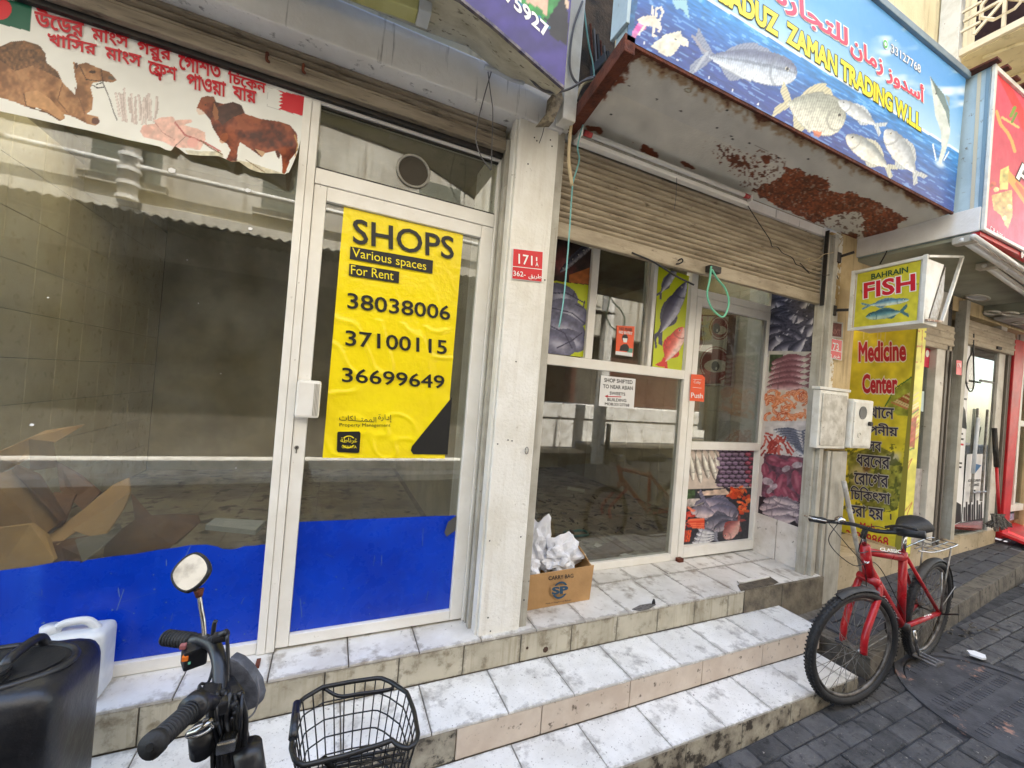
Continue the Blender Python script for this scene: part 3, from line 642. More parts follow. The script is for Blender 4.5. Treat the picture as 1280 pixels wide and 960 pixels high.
# ---------------- shopfront two (fish shop), set back
YW = 2.43
def F2(name, x0, x1, z0, z1, dy=0, m=ALU, parent=bld): return B(name, x0, x1, YW - .03 + dy, YW + .03, z0, z1, m, parent, .004)
F2('bottom_rail', 1.06, 2.552, PZ + .002, .50); F2('middle_rail', 1.06, 2.552, 1.895, 1.965)
F2('mullion', 1.60, 1.66, 1.966, 2.83); F2('mullion', 2.165, 2.20, 1.966, 2.83); F2('mullion', 2.118, 2.14, 1.966, 2.83, .01, ALUD)
F2('post', 2.553, 2.622, PZ + .002, 2.83); F2('top_rail', 1.06, 3.6, 2.831, 2.9)
pn2 = B('window_pane', 1.06, 2.552, YW - .003, YW + .003, .501, 1.894, TRANS2, bld)
B('window_pane', 1.661, 2.117, YW - .003, YW + .003, 1.966, 2.83, TRANS2, bld)
B('jamb', 3.572, 3.61, YW - .03, YW + .03, PZ + .002, 2.83, ALU, bld, .004)
F2('transom_bar', 2.623, 3.571, 2.575, 2.635); B('transom_pane', 2.623, 3.571, YW - .003, YW + .003, 2.636, 2.83, TRANS2, bld)
d2 = F2('door', 2.623, 2.68, .46, 2.57, -.006)
F2('stile', 3.50, 3.568, .46, 2.57, -.006, ALU, d2); F2('door_rail', 2.681, 3.499, 2.505, 2.57, -.006, ALU, d2); F2('door_rail', 2.681, 3.499, 1.335, 1.40, -.006, ALU, d2); F2('door_rail', 2.681, 3.499, .46, .545, -.006, ALU, d2)
B('door_pane', 2.681, 3.499, YW - .003, YW + .003, 1.401, 2.504, TRANS2, d2)
B('door_panel', 2.681, 3.499, YW - .001, YW + .006, .546, 1.334, PAPER, d2)
B('inner_edge', 3.482, 3.498, YW - .02, YW - .005, 1.405, 2.5, mat('grey seal', (150, 150, 146), rough=.5), d2)
for z in (.62, 1.55, 2.35): MB().tube([(3.571, YW - .045, z), (3.571, YW - .045, z + .07)], .008, 8).put('hinge', STEEL, d2)
B('door_stop', 2.60, 2.65, YW - .075, YW - .035, PZ, PZ + .03, RUST, d2, .005)
# ================================================================ SIGNS AND PRINTS
# ---- fish trading sign: box canopy over shop two
FY, FZ = 1.357, 3.178
fs = thing('fish_sign_canopy', (2.4, 1.65, FZ), 'long blue fish sign with yellow letters over the second shutter, underside blistered with rust', 'shop sign')
B('sign_box', .99, 3.84, FY + .012, 1.44, FZ + .022, 4.115, BLUEG, fs); B('top_sheet', 1.06, 3.86, 1.441, 1.94, FZ + .012, FZ + .05, STEEL, fs)
B('side_flange', .972, .989, FY - .004, 1.46, FZ + .06, 4.6, BLUEG, fs, .003)
top = MB().box(.98, 3.87, FY - .02, FY + .1, 4.117, 4.16).put('top_rail', mat('blue grey flashing', (130, 148, 158), (112, 126, 136), 5, rough=.5, bump=.1), fs, bev=.004)
pr = Print(quadgrid((.985, FY, 4.115), (3.85, FY, 4.115), (.985, FY, FZ - .004), (3.81, FY, FZ - .004), 420, 150), (120, 176, 224))
hz = pr.y - (8 + (pr.x - 900) * .608)                 # distance below the horizon of the picture
k = np.clip(-hz / 80, 0, 1)[..., None]; cl = vnoise(pr.x * .8, pr.y * 1.6, 26, 3)
pr.c = np.array([176, 212, 232.]) * (1 - k) + np.array([92, 160, 222.]) * k
pr.fill(np.clip((cl - .55) * 4, 0, 1) * (hz < -6) * np.clip((pr.x - 1060) / 60, 0, 1), (226, 236, 240))
wv = vnoise(pr.x * .35 + pr.y * .1, pr.y * 2.2 - pr.x * 1.2, 5, 9); kk = np.clip(hz / 75, 0, 1)[..., None]
sea = (np.array([52, 140, 206.]) * (1 - kk) + np.array([48, 70, 140.]) * kk) * (.72 + .62 * wv[..., None])
pr.fill(hz > 0, sea); pr.fill((wv > .68) & (hz > 0), (150, 196, 226), .5); pr.fill(np.abs(hz) < 1.8, (226, 240, 246))
pr.poly([(783, 0), (797, 0), (790, 48), (781, 56)], (36, 92, 140), tex=.3)
pr.poly([(840, 0), (858, 0), (862, 25), (852, 10), (845, 12)], (150, 196, 206)); 
g = lambda L: [(770 + a / 5.333, b / 5.333) for a, b in L]
pr.poly(g([(85, 295), (110, 215), (150, 150), (195, 155), (205, 190), (160, 220), (125, 255)]), (214, 120, 176), tex=.25)
pr.poly(g([(140, 130), (180, 108), (250, 100), (300, 150), (290, 190), (250, 180), (200, 170), (160, 160)]), (226, 216, 196), tex=.15)
for L in ([(270, 110), (265, 60), (300, 50), (315, 80), (290, 130)], [(245, 100), (243, 40)], [(255, 170), (245, 235), (268, 240)], [(285, 150), (300, 190), (285, 210)], [(200, 160), (150, 230)]): pr.line(g(L), 2.4, (232, 224, 206))
pr.ell(770 + 150 / 5.333, 190 / 5.333, 4, 3, (232, 70, 160), .8, .8)
pr.poly(g([(235, 310), (270, 270), (340, 228), (430, 205), (440, 240), (485, 275), (480, 310), (430, 300), (380, 370), (340, 380)]), (224, 220, 198), tex=.2)
pr.ell(770 + 398 / 5.333, 262 / 5.333, 1.2, .8, (60, 60, 60))
for a, b in ((190, 285), (155, 228), (412, 400), (620, 520), (778, 603), (948, 693), (40, 118)): pr.ell(770 + a / 5.333, b / 5.333, 1.2, 1.5, (226, 232, 236))
pr.fish((996, 93), (866, 66), 44, (104, 110, 134), (176, 188, 204), (214, 222, 230), fork=1.35, scales=.10, hump=.62, line=1)
pr.line([(866, 45), (878, 62), (884, 66)], 3.4, (150, 148, 156)); pr.line([(869, 88), (878, 74), (884, 66)], 3.4, (170, 176, 186))
pr.fish((1056, 152), (972, 124), 56, (150, 154, 142), (198, 200, 184), (226, 224, 206), fork=.75, scales=.14, hump=.66, fin=(206, 200, 166), finh=.34, eye=.7)
pr.poly([(1016, 163), (1028, 165), (1024, 172), (1018, 170)], (214, 110, 70), .8)
pr.fish((1048, 126), (1104, 162), 17, (150, 156, 160), (196, 202, 206), (224, 228, 226), fork=1.1, fin=(200, 210, 214))
pr.fish((1058, 169), (1119, 216), 25, (124, 132, 134), (206, 206, 196), (234, 230, 214), fork=.8, fin=(196, 196, 176))
pr.fish((1107, 162), (1151, 226), 27, (150, 158, 164), (200, 204, 206), (226, 226, 220), fork=.7, fin=(190, 196, 196))
pr.ell(1175, 205, 9, 6, (226, 234, 238), .6, .8, soft=.6); pr.line([(1170, 200), (1166, 180)], 1.6, (230, 238, 240)); pr.line([(1180, 200), (1186, 190)], 1.6, (230, 238, 240))
pr.poly([(1162, 94), (1170, 106), (1178, 118), (1186, 138), (1188, 165), (1182, 190), (1176, 206), (1173, 202), (1177, 184), (1176, 164), (1169, 144), (1166, 120)], (206, 214, 204), tex=.12)
pr.poly([(1162, 94), (1170, 106), (1180, 118), (1187, 138), (1187, 160), (1182, 140), (1172, 120)], (110, 130, 128), tex=.2); pr.ell(1170, 117, 1.1, 1.3, (30, 30, 30)); pr.poly([(1181, 118), (1187, 122), (1187, 134)], (150, 160, 150))
pr.poly([(1118, 50), (1120, 50), (1120, 52)], (240, 240, 240))
pr.build('printed_face', PRINT, fs)
FP = ('Y', FY)
def out2(s, bl, br, tl, m1, m2, par, b1=.0, b2=.03, pl=FP, off=.002):
    ov1, _ = text2d(s, b1); ov2, _ = text2d(s, b2); w1 = ov1.max(0) - ov1.min(0); w2 = ov2.max(0) - ov2.min(0); e = (w2 - w1) / w1 / 2
    bl, br, tl = (np.array(v, float) for v in (bl, br, tl)); dx, dy = br - bl, tl - bl
    bl2 = bl - dx * e[0] - dy * e[1]; lettering(s, pl, tuple(bl2), tuple(bl2 + dx * (1 + 2 * e[0])), tuple(bl2 + dy * (1 + 2 * e[1])), m2, par, b2, off, 'letter_outline')
    lettering(s, pl, tuple(bl), tuple(br), tuple(tl), m1, par, b1, off + .0012)
DKG = mat('dark olive ink', (60, 64, 30), rough=.45, bump=0)
out2('ZAMAN TRADING W.L.L', (983, 53), (1151, 165), (983, 25), YINK, DKG, fs, .045, .085)
out2('ASADUZ', (884, -8), (973, 47), (884, -40), YINK, DKG, fs, .045, .085)
out2('\uFEAF\uFEED\uFEAA\uFEB3\uFE83', (1108, 103), (1155, 134), (1108, 74), PINK, WINK, fs, .03, .07)
out2('\uFEE5\uFE8E\uFEE3\uFEAF', (1063, 70), (1104, 98), (1063, 42), PINK, WINK, fs, .03, .07)
out2('\uFE93\uFEAD\uFE8E\uFEA0\uFE98\uFEE0\uFEDF', (968, 8), (1060, 66), (968, -26), PINK, WINK, fs, .03, .07)
out2('33127768', (1114, 65), (1151, 92), (1114, 54), WINK, mat('blue ink', (70, 110, 170), rough=.4, bump=0), fs, .01, .04)
def discpx(name, pl, u, v, r, m, par, off, ring=0, n=24):
    P = aP(u, v, pl, off); ax = [(math.cos(2 * PI * k / n), math.sin(2 * PI * k / n)) for k in range(n)]
    f = (lambda a, b, R: P + np.array([a * R, 0, b * R])) if pl[0] == 'Y' else (lambda a, b, R: P + np.array([0, -a * R, b * R]))
    if ring: return MB().add([f(a, b, r) for a, b in ax] + [f(a, b, r - ring) for a, b in ax], [(k, (k + 1) % n, (k + 1) % n + n, k + n) for k in range(n)]).put(name, m, par)
    return MB().add([f(a, b, r) for a, b in ax], [tuple(range(n))]).put(name, m, par)
discpx('phone_emblem', FP, 1107, 55, .028, WINK, fs, .002); discpx('phone_emblem', FP, 1107, 55, .023, mat('green ink', (70, 190, 90), rough=.4, bump=0), fs, .003)
discpx('phone_emblem', FP, 1107, 55, .012, WINK, fs, .004)
# rusting underside
so_ = Print(quadgrid((.985, FY, FZ), (3.83, FY, FZ), (1.05, 1.955, FZ), (3.96, 1.955, FZ), 420, 110), (206, 204, 196))
X, Yv = so_.P[..., 0], so_.P[..., 1]; nz = vnoise(so_.x, so_.y, 7, 2, 5); nf = vnoise(so_.x, so_.y, 2.6, 4, 3); nb_ = vnoise(so_.x, so_.y, 26, 6, 4)
so_.fill((Yv > FY + .26).astype(float), (214, 210, 198), .7); so_.c *= (.9 + .2 * nb_)[..., None]
rustc = (np.array([112, 58, 34.]) * (.55 + .9 * nz[..., None]))
so_.fill(np.clip((.085 - (Yv - FY) + (nz - .5) * .13) * 30, 0, 1), (150, 112, 70), .7)
so_.fill(np.clip((.045 - (Yv - FY) + (nz - .5) * .12) * 60, 0, 1), rustc * .75)
so_.fill(np.clip((1.10 + .0 * Yv - X + (nz - .5) * .16) * 30, 0, 1), rustc * .8)
n2 = .55 * nb_ + .45 * nz
def blob(cx, cy, rx, ry, ang=0, thr=.5, hard=6, c=None, nn=nz):
    ca, sa = math.cos(ang), math.sin(ang); x = (so_.x - cx) * ca + (so_.y - cy) * sa; y = -(so_.x - cx) * sa + (so_.y - cy) * ca
    f = 1 - np.hypot(x / rx, y / ry); so_.fill(np.clip((f + (nn - .5) * 1.5 - (thr - .5)) * hard, 0, 1), rustc if c is None else c)
sx_, sy_ = so_.x.copy(), so_.y.copy(); q1 = vnoise(sx_, sy_, 5, 41, 4); q2 = vnoise(sx_, sy_, 5, 77, 4)
so_.x, so_.y = sx_ + (q1 - .5) * 13 + (nf - .5) * 5, sy_ + (q2 - .5) * 9
gr = lambda L: [(940 + a / 6.095, 180 + b / 6.095) for a, b in L]
rc = np.array([122, 64, 38.]) * (.45 + 1.1 * vnoise(sx_, sy_, 2.2, 55, 3)[..., None]) * (.75 + .5 * nb_[..., None])
mk1 = so_.inpoly(gr([(0, 350), (120, 300), (230, 240), (245, 185), (320, 180), (440, 230), (580, 265), (600, 325), (560, 360), (620, 370), (740, 365), (870, 405), (1010, 470), (1170, 560), (1100, 660), (950, 745), (870, 765), (855, 640), (820, 520), (700, 530), (560, 560), (520, 585), (610, 640), (400, 565), (200, 475), (40, 385)]))
mk2 = so_.inpoly(gr([(660, 665), (800, 690), (800, 735), (720, 715)]))
so_.x, so_.y = sx_, sy_
so_.fill(mk1 | mk2, rc); so_.fill((mk1) & (nf > .70), (196, 190, 176), .55)
hz_ = so_.inpoly(gr([(-60, 100), (60, 40), (260, 110), (240, 240), (60, 330), (-100, 330)])); so_.fill(hz_ & (nf > .62), (118, 84, 66), .8)
hz_ = so_.inpoly(gr([(540, 560), (820, 520), (870, 640), (900, 730), (660, 670)])); so_.fill(hz_ & (nf > .60), (110, 84, 66), .8)
blob(925, 203, 64, 24, .5, 1.12, 8, None, nf); blob(745, 162, 16, 5, .2, .7); blob(812, 190, 24, 6, .5, .8); blob(957, 199, 7, 6, 0, .6); blob(774, 100, 10, 8, .3, .8); blob(860, 207, 16, 4, .5, .8)

dl = np.abs(so_.y - (108 + (so_.x - 786) * .47)); so_.fill((dl < .55) & (so_.x > 785) & (so_.x < 960), (120, 114, 100), .6)
for u, v in ((786, 107), (821, 124), (851, 139), (896, 160), (914, 170), (916, 174), (937, 179), (764, 143), (909, 138), (973, 197), (1010, 199), (854, 248)): so_.ell(u, v, 1.7, 1.1, (22, 20, 18), .3)
so_.ell(860, 113, 4.6, 2.6, (140, 130, 100), .2); so_.ell(860, 113, 3.4, 1.8, (196, 192, 176), .2)
so_.build('underside', SOFP, fs)
MB().hexa([(.975, FY, 3.125), (1.03, FY, 3.125), (1.11, 1.93, 3.125), (1.045, 1.93, 3.125)], [(.975, FY, 3.20), (1.03, FY, 3.20), (1.11, 1.93, 3.20), (1.045, 1.93, 3.20)]).put('rusty_end_beam', RUST, fs, bev=.004)
B('front_lip', .99, 3.82, FY + .002, FY + .016, FZ - .018, FZ - .002, RUST, fs, .002)
B('back_trim', 1.05, 3.95, 1.956, 1.99, 3.11, 3.172, GREYP, fs, .003)
# strip lamp below it
tl = thing('strip_lamp', (1.8, 1.88, 3.1), 'twin fluorescent tube lamp under the rusty sign canopy, above the second shutter', 'lamp')
a, b = np.array((1.125, 1.87, 3.118)), np.array((2.44, 1.87, 3.118)); MB().tube([a, b], .014, 10).put('tube', TUBE, tl, smooth=True)
for c, e in ((a, a + (.05, 0, 0)), (b - (.05, 0, 0), b)): MB().tube([c, e], .0148, 10).put('tube_end', TUBER, tl, smooth=True)
B('lamp_tray', 1.10, 2.47, 1.888, 1.93, 3.075, 3.10, ALU, tl, .004); B('lamp_tray', 1.10, 2.47, 1.89, 1.95, 3.102, 3.15, ALUD, tl, .004)
for x in (1.105, 2.455): B('tube_holder', x - .008, x + .008, 1.855, 1.888, 3.09, 3.135, ALU, tl, .003)
# ---- purple sign over shop one, grey sagging soffit
ps = thing('purple_sign_canopy', (.2, 1.6, 3.2), 'purple shop sign with white phone number, on a grey canopy above the left door', 'shop sign')
def zb(x): return 3.0 + (.79 - x) * .37 - max(0, .3 - x) * .30 if x > -2 else 3.55
xsn = np.linspace(-2.6, .79, 30)
zbv = [3.0 + (.79 - x) * .36 if x > .35 else 3.158 + (.35 - x) * .06 for x in xsn]
P = np.array([[(x, 1.5, z + (4.3 - z) * t) for x, z in zip(xsn, zbv)] for t in np.linspace(1, 0, 26)])
# denser printed grid on the visible part
xs2 = np.linspace(-.3, .79, 170); z2v = np.interp(xs2, xsn, zbv); P = np.array([[(x, 1.5, z + (3.75 - z) * t) for x, z in zip(xs2, z2v)] for t in np.linspace(1, 0, 70)])
pp = Print(P, (62, 52, 120)); pp.c *= (.85 + .35 * vnoise(pp.x, pp.y, 14, 5))[..., None]
pz_ = lambda L: [(560 + a / 7.387, b / 7.387) for a, b in L]
pp.poly(pz_([(600, -60), (900, -80), (1060, -60), (1105, 100), (1110, 250), (1095, 420), (940, 330), (915, 200), (700, 40)]), (38, 36, 40), tex=.15)
pp.poly(pz_([(620, -40), (1060, -40), (915, 190), (870, 140), (760, 60)]), (60, 140, 70), tex=.3); pp.poly(pz_([(700, -40), (920, -40), (915, 150), (840, 70), (730, 20)]), (226, 182, 158), tex=.12)
pp.poly(pz_([(640, -20), (760, 60), (870, 130), (930, 245), (850, 165), (700, 50)]), (52, 150, 66), tex=.25)
pp.line(pz_([(620, 0), (700, 55), (850, 165), (935, 255)]), 1.2, (60, 130, 170)); pp.poly(pz_([(1060, -60), (1112, -60), (1112, 100), (1090, 50)]), (226, 196, 168))
pp.build('printed_face', PRINT, ps)
PY = ('Y', 1.5)
P1 = MB()
lettering('36775927', PY, (596, -32), (686, 51), (596, -53), WINK, ps, .03)
MB().add([(x, 1.508, z) for x, z in zip(xsn, zbv)] + [(x, 1.508, 4.4) for x in xsn[::-1]], [tuple(range(2 * len(xsn)))]).put('sign_backing', mat('purple sheet', (60, 52, 120), rough=.5), ps)
lip = MB()
for (x, z), (x2, z2) in zip(list(zip(xsn, zbv)), list(zip(xsn, zbv))[1:]): lip.hexa([(x, 1.498, z - .012), (x2, 1.498, z2 - .012), (x2, 1.512, z2 - .012), (x, 1.512, z - .012)], [(x, 1.498, z), (x2, 1.498, z2), (x2, 1.512, z2), (x, 1.512, z)])
lip.put('lower_lip', mat('sign lip', (54, 50, 84), (120, 112, 110), 20, rough=.5), ps)
bk = [(-2.6, 3.31), (-.1, 3.296), (.25, 3.302), (.45, 3.316), (.52, 3.30), (.60, 3.262), (.66, 3.240), (.76, 3.262), (.84, 3.255), (.93, 3.25)]
bx, bz = zip(*bk); nx = 60; P = []
for t in np.linspace(0, 1, 14):
    rowp = []
    for i, u in enumerate(np.linspace(0, 1, nx)):
        xf = -2.6 + u * (.79 + 2.6); xb = -2.6 + u * (.93 + 2.6); zf = np.interp(xf, xsn, zbv); zz = np.interp(xb, bx, bz)
        rowp.append((xf + (xb - xf) * t, 1.512 + (1.885 - 1.512) * t, zf + (zz - zf) * t - .02 * math.sin(PI * t) * (.5 + .5 * math.sin(u * 40 + t * 2)) * .5))
    P.append(rowp)
sp = Print(np.array(P), (150, 148, 132)); sp.build('tmp', SOFF, ps).name = 'canopy_underside'
MB().tube(spline([aY(u, v, 1.86) for u, v in ((606, 83), (622, 90), (640, 99), (655, 103))], 6), .012, 6).put('torn_edge', WHITEP, ps, smooth=True)
pl_ = MB()
for y in (1.57, 1.66, 1.75): pl_.tube([(-2.5, y, np.interp(.0, xsn, zbv) + .02), (.28, y + .02, 3.165 + (y - 1.5) * .35)], .003, 4)
pl_.put('seams', SOFF, ps)
tf = thing('covered_tube_lamp', (.0, 1.7, 3.15), 'yellowed tube lamp box with a white end cap under the purple sign canopy', 'lamp')
A, Bv = aY(400, -22, 1.66), aY(521, 22, 1.66); U = (Bv - A) / np.linalg.norm(Bv - A); wv_ = np.array([0, .05, 0]); dn = np.array([0, 0, .04])
def bar(name, a, b, hw, hh, m, par, bev=.006):
    return MB().hexa([a - (0, hw, 0), b - (0, hw, 0), b + (0, hw, 0), a + (0, hw, 0)], [a + (0, -hw, hh), b + (0, -hw, hh), b + (0, hw, hh), a + (0, hw, hh)]).put(name, m, par, bev=bev)
bar('lamp_cover', A - U * .8, Bv - U * .0, .035, .05, mat('yellowed plastic', (186, 186, 130), (170, 168, 110), 6, rough=.4, bump=.05), tf)
bar('end_cap', Bv - U * .0, Bv + U * .05, .042, .056, WHITEP, tf)
# ---- meat shop banner stuck on the window
mb = thing('meat_banner', (-.7, 2.07, 2.55), 'white banner with red lettering, camel and brown cow, curling off the left window', 'banner')
nx, ny = 620, 150; topx = np.linspace(-1.75, -.205, nx)
botp = [(-60, 122), (0, 139), (110, 163), (200, 184), (208, 188), (214, 189), (219, 183), (224, 186), (233, 193), (255, 197), (276, 200), (283, 203), (292, 207), (300, 205), (312, 212), (335, 219), (358, 226), (361, 224)]
bu, bv_ = zip(*botp); P = np.empty((ny, nx, 3))
for i, x in enumerate(topx):
    u0, v0 = projv(np.array([x, 2.062, 2.972]))
    lx = x * (1 - 0) ; zc = 2.972 - .003 * math.sin(x * 6)
    # bottom point of this column: where the column's foot meets the traced outline
    xb = x if x < -.45 else x - (x + .45) * .16
    lo, hi = 2.3, 2.8
    for _ in range(22):
        mid = (lo + hi) / 2; u, v = projv(np.array([xb, 2.062, mid]))
        if v > np.interp(u, bu, bv_): lo = mid
        else: hi = mid
    zbt = (lo + hi) / 2
    for j in range(ny):
        t = j / (ny - 1); curl = max(0, (x + .80)) * max(0, t - .62) ** 1.5 * .42 * (.6 + .5 * math.sin(x * 22)) if x > -.8 else 0
        P[j, i] = (x + (xb - x) * t ** 2, 2.062 - curl + .0012 * math.sin(x * 30 + t * 6), zc + (zbt - zc) * t)
bp = Print(P, (232, 232, 226)); g = lambda L: [(a / 3.2, b / 3.2) for a, b in L]
bp.c *= (.97 + .06 * vnoise(bp.x, bp.y, 30, 8))[..., None]
bp.poly(g([(-60, -14), (130, 14), (122, 126), (-60, 82)]), (0, 92, 68)); bp.ell(1, 11.5, 13.5, 13, (214, 36, 48))
cam_ = [(-60, 190), (0, 185), (40, 168), (100, 162), (160, 183), (182, 215), (186, 250), (230, 285), (250, 330), (300, 378), (308, 340), (300, 310), (292, 245), (312, 258), (345, 250), (385, 268), (440, 290), (468, 322), (450, 330), (415, 326), (372, 330), (362, 350), (372, 392), (366, 440), (345, 457), (392, 467), (400, 490), (380, 504), (348, 495), (300, 470), (255, 455), (260, 472), (240, 483), (200, 458), (150, 432), (100, 425), (60, 408), (-60, 372)]
m = bp.poly(g(cam_), (158, 112, 74), tex=.22, ts=4); sh_ = vnoise(bp.x, bp.y, 13, 12); bp.fill(m * np.clip((sh_ - .5) * 5, 0, 1), (190, 144, 100), .6); bp.fill(m * np.clip((.46 - sh_) * 5, 0, 1), (110, 74, 48), .7)
bp.poly(g([(-60, 200), (0, 188), (40, 168), (100, 162), (160, 183), (182, 215), (186, 250), (230, 290), (245, 318), (190, 290), (130, 262), (60, 285), (0, 240), (-60, 260)]), (112, 78, 50), tex=.5, ts=3)
bp.poly(g([(100, 370), (150, 360), (200, 395), (255, 455), (255, 475), (238, 482), (190, 440), (105, 420)]), (190, 144, 100), tex=.12); bp.line(g([(95, 375), (105, 425), (190, 452), (240, 482)]), 1.5, (96, 64, 42)); bp.line(g([(250, 335), (230, 400), (270, 450)]), 1.2, (112, 78, 52)); bp.line(g([(300, 350), (320, 400), (340, 455)]), 1.4, (120, 84, 58))
bp.ell(370 / 3.2, 288 / 3.2, 4.4, 2, (66, 44, 32)); bp.ell(445 / 3.2, 312 / 3.2, 4, 2.6, (100, 84, 70), .3); bp.line(g([(318, 262), (345, 318), (412, 326), (405, 280)]), 1.1, (70, 50, 40)); bp.ell(306 / 3.2, 262 / 3.2, 2, 4, (90, 60, 40))
bp.line(g([(370, 340), (390, 352), (418, 348), (412, 330), (385, 338)]), 1.3, (40, 36, 34)); bp.line(g([(420, 350), (440, 400), (455, 450), (468, 480)]), 1.2, (80, 74, 70)); bp.ell(382 / 3.2, 484 / 3.2, 5.2, 4.2, (96, 58, 44), .2)
rg = random.Random(3)
for i in range(15):
    x0 = 480 + i * 9.6 + rg.uniform(-4, 4); yb_ = 440 + rg.uniform(0, 44) + i * 1.5; x1 = 465 + i * 11 + rg.uniform(-8, 10); y1 = 350 + rg.uniform(0, 40) + i * 2.0
    c = rg.choice([(222, 210, 204), (206, 192, 186), (230, 220, 214)]); bp.line(g([(x0, yb_), ((x0 + x1) / 2 + rg.uniform(-8, 8), (yb_ + y1) / 2), (x1, y1)]), 3.0, (192, 178, 172)); bp.line(g([(x0, yb_), ((x0 + x1) / 2, (yb_ + y1) / 2), (x1, y1)]), 1.7, c)
m = bp.poly(g([(560, 525), (572, 500), (620, 495), (618, 480), (645, 470), (690, 466), (700, 480), (765, 478), (770, 488), (735, 500), (790, 515), (820, 530), (822, 560), (800, 600), (750, 592), (700, 590), (640, 562), (575, 548)]), (228, 186, 172), tex=.14)
bp.line(g([(700, 490), (740, 540), (820, 570), (880, 605)]), 2.2, (186, 110, 104)); bp.line(g([(620, 490), (650, 530), (700, 560)]), .9, (190, 140, 130)); bp.line(g([(740, 548), (700, 585)]), .9, (60, 50, 48)); bp.ell(590 / 3.2, 520 / 3.2, 7, 5, (214, 166, 154), .4, .6); bp.ell(770 / 3.2, 570 / 3.2, 7, 6, (232, 170, 160), .2, .8)
cow = [(785, 435), (805, 390), (832, 383), (856, 388), (864, 408), (895, 416), (930, 408), (966, 420), (980, 455), (1040, 475), (1110, 485), (1160, 500), (1188, 535), (1192, 600), (1160, 640), (1142, 692), (1126, 705), (1130, 670), (1126, 622), (1108, 602), (1062, 612), (1045, 628), (1010, 602), (960, 568), (950, 600), (948, 650), (918, 664), (905, 640), (922, 600), (908, 575), (882, 560), (850, 510), (842, 480), (820, 455), (795, 458)]
m = bp.poly(g(cow), (112, 50, 28), tex=.25, ts=4); sh_ = vnoise(bp.x, bp.y, 10, 21); bp.fill(m * np.clip((sh_ - .5) * 5, 0, 1), (164, 88, 52), .7); bp.fill(m * np.clip((.46 - sh_) * 5, 0, 1), (62, 28, 20), .8)
bp.poly(g([(866, 430), (900, 416), (930, 408), (966, 420), (978, 452), (930, 470), (890, 500), (862, 470)]), (72, 42, 34), tex=.3); bp.poly(g([(856, 410), (872, 440), (874, 476), (860, 482), (850, 450)]), (150, 96, 60)); bp.poly(g([(788, 432), (806, 440), (822, 456), (796, 460), (785, 442)]), (226, 206, 190)); bp.ell(822 / 3.2, 420 / 3.2, 1.2, 1., (20, 18, 18))
bp.ell(835 / 3.2, 398 / 3.2, 8, 4, (132, 76, 48), .1, .8); bp.line(g([(1178, 540), (1192, 580), (1180, 625)]), 1.2, (190, 150, 90)); bp.poly(g([(1100, 605), (1112, 600), (1122, 620), (1116, 636), (1108, 626)]), (84, 44, 30)); bp.poly(g([(1020, 595), (1062, 610), (1048, 628)]), (196, 160, 120)); bp.ell(932 / 3.2, 650 / 3.2, 3.4, 2.4, (150, 110, 80)); bp.ell(895 / 3.2, 552 / 3.2, 5, 7, (176, 100, 52), .5, .5)
bp.poly(g([(740, 600), (800, 605), (880, 605), (895, 625), (870, 645), (760, 625)]), (206, 200, 178), tex=.2); bp.poly(g([(945, 640), (1000, 650), (1120, 690), (1150, 700), (1150, 726), (1060, 700), (960, 668)]), (206, 198, 172), tex=.2); bp.line(g([(800, 560), (840, 590), (890, 618)]), 1.4, (120, 90, 60)); bp.line(g([(985, 640), (1060, 690)]), 1.1, (130, 104, 66))
z_ = [(1113, 362), (1224, 388), (1218, 466), (1113, 436), (1128, 428), (1113, 422), (1130, 414), (1114, 408), (1131, 400), (1115, 394), (1132, 387), (1116, 380), (1133, 374), (1120, 368)]
bp.poly(g(z_), (206, 26, 42))
bp.line(g([(1072, 350), (1226, 388), (1218, 468), (1068, 425), (1072, 350)]), .5, (190, 190, 186)); bp.line(g([(150, 5), (300, 80)]), .6, (160, 160, 156))
bp.build('printed_vinyl', PRINT, mb)
BY = ('Y', 2.060)
def benw(s, bl, br, tl): lettering(s, BY, bl, br, tl, RINK, mb, .028, .002)
q = lambda a, b: (a / 3.2, b / 3.2)
benw('\u0989\u09C7\u09A1\u09B0', q(137, 102), q(336, 150), q(137, 18)); benw('\u09AE\u09BE\u0982\u09B8', q(366, 162), q(516, 196), q(366, 106)); benw('\u0997\u09B0\u09C1\u09B0', q(548, 226), q(686, 262), q(548, 158))
benw('\u09C7\u0997\u09BE\u09B6\u09A4', q(713, 276), q(886, 318), q(713, 212)); benw('\u09BF\u099A\u09C7\u0995\u09A8', q(912, 330), q(1064, 374), q(912, 272))
benw('\u0996\u09BE\u09BF\u09B8\u09B0', q(190, 178), q(386, 222), q(190, 112)); benw('\u09AE\u09BE\u0982\u09B8', q(420, 236), q(566, 272), q(420, 180)); benw('\u09C7\u09AB\u09B6', q(592, 292), q(708, 324), q(592, 236))
polyline_px('lettering', BY, [q(618, 286), q(626, 300), q(636, 296), q(640, 320)], .0045, RINK, mb, .002, 4)
benw('\u09AA\u09BE\u0993\u09DF\u09BE', q(745, 350), q(904, 390), q(745, 286)); benw('\u09AF\u09BE\u09DF', q(930, 392), q(1026, 416), q(930, 336))
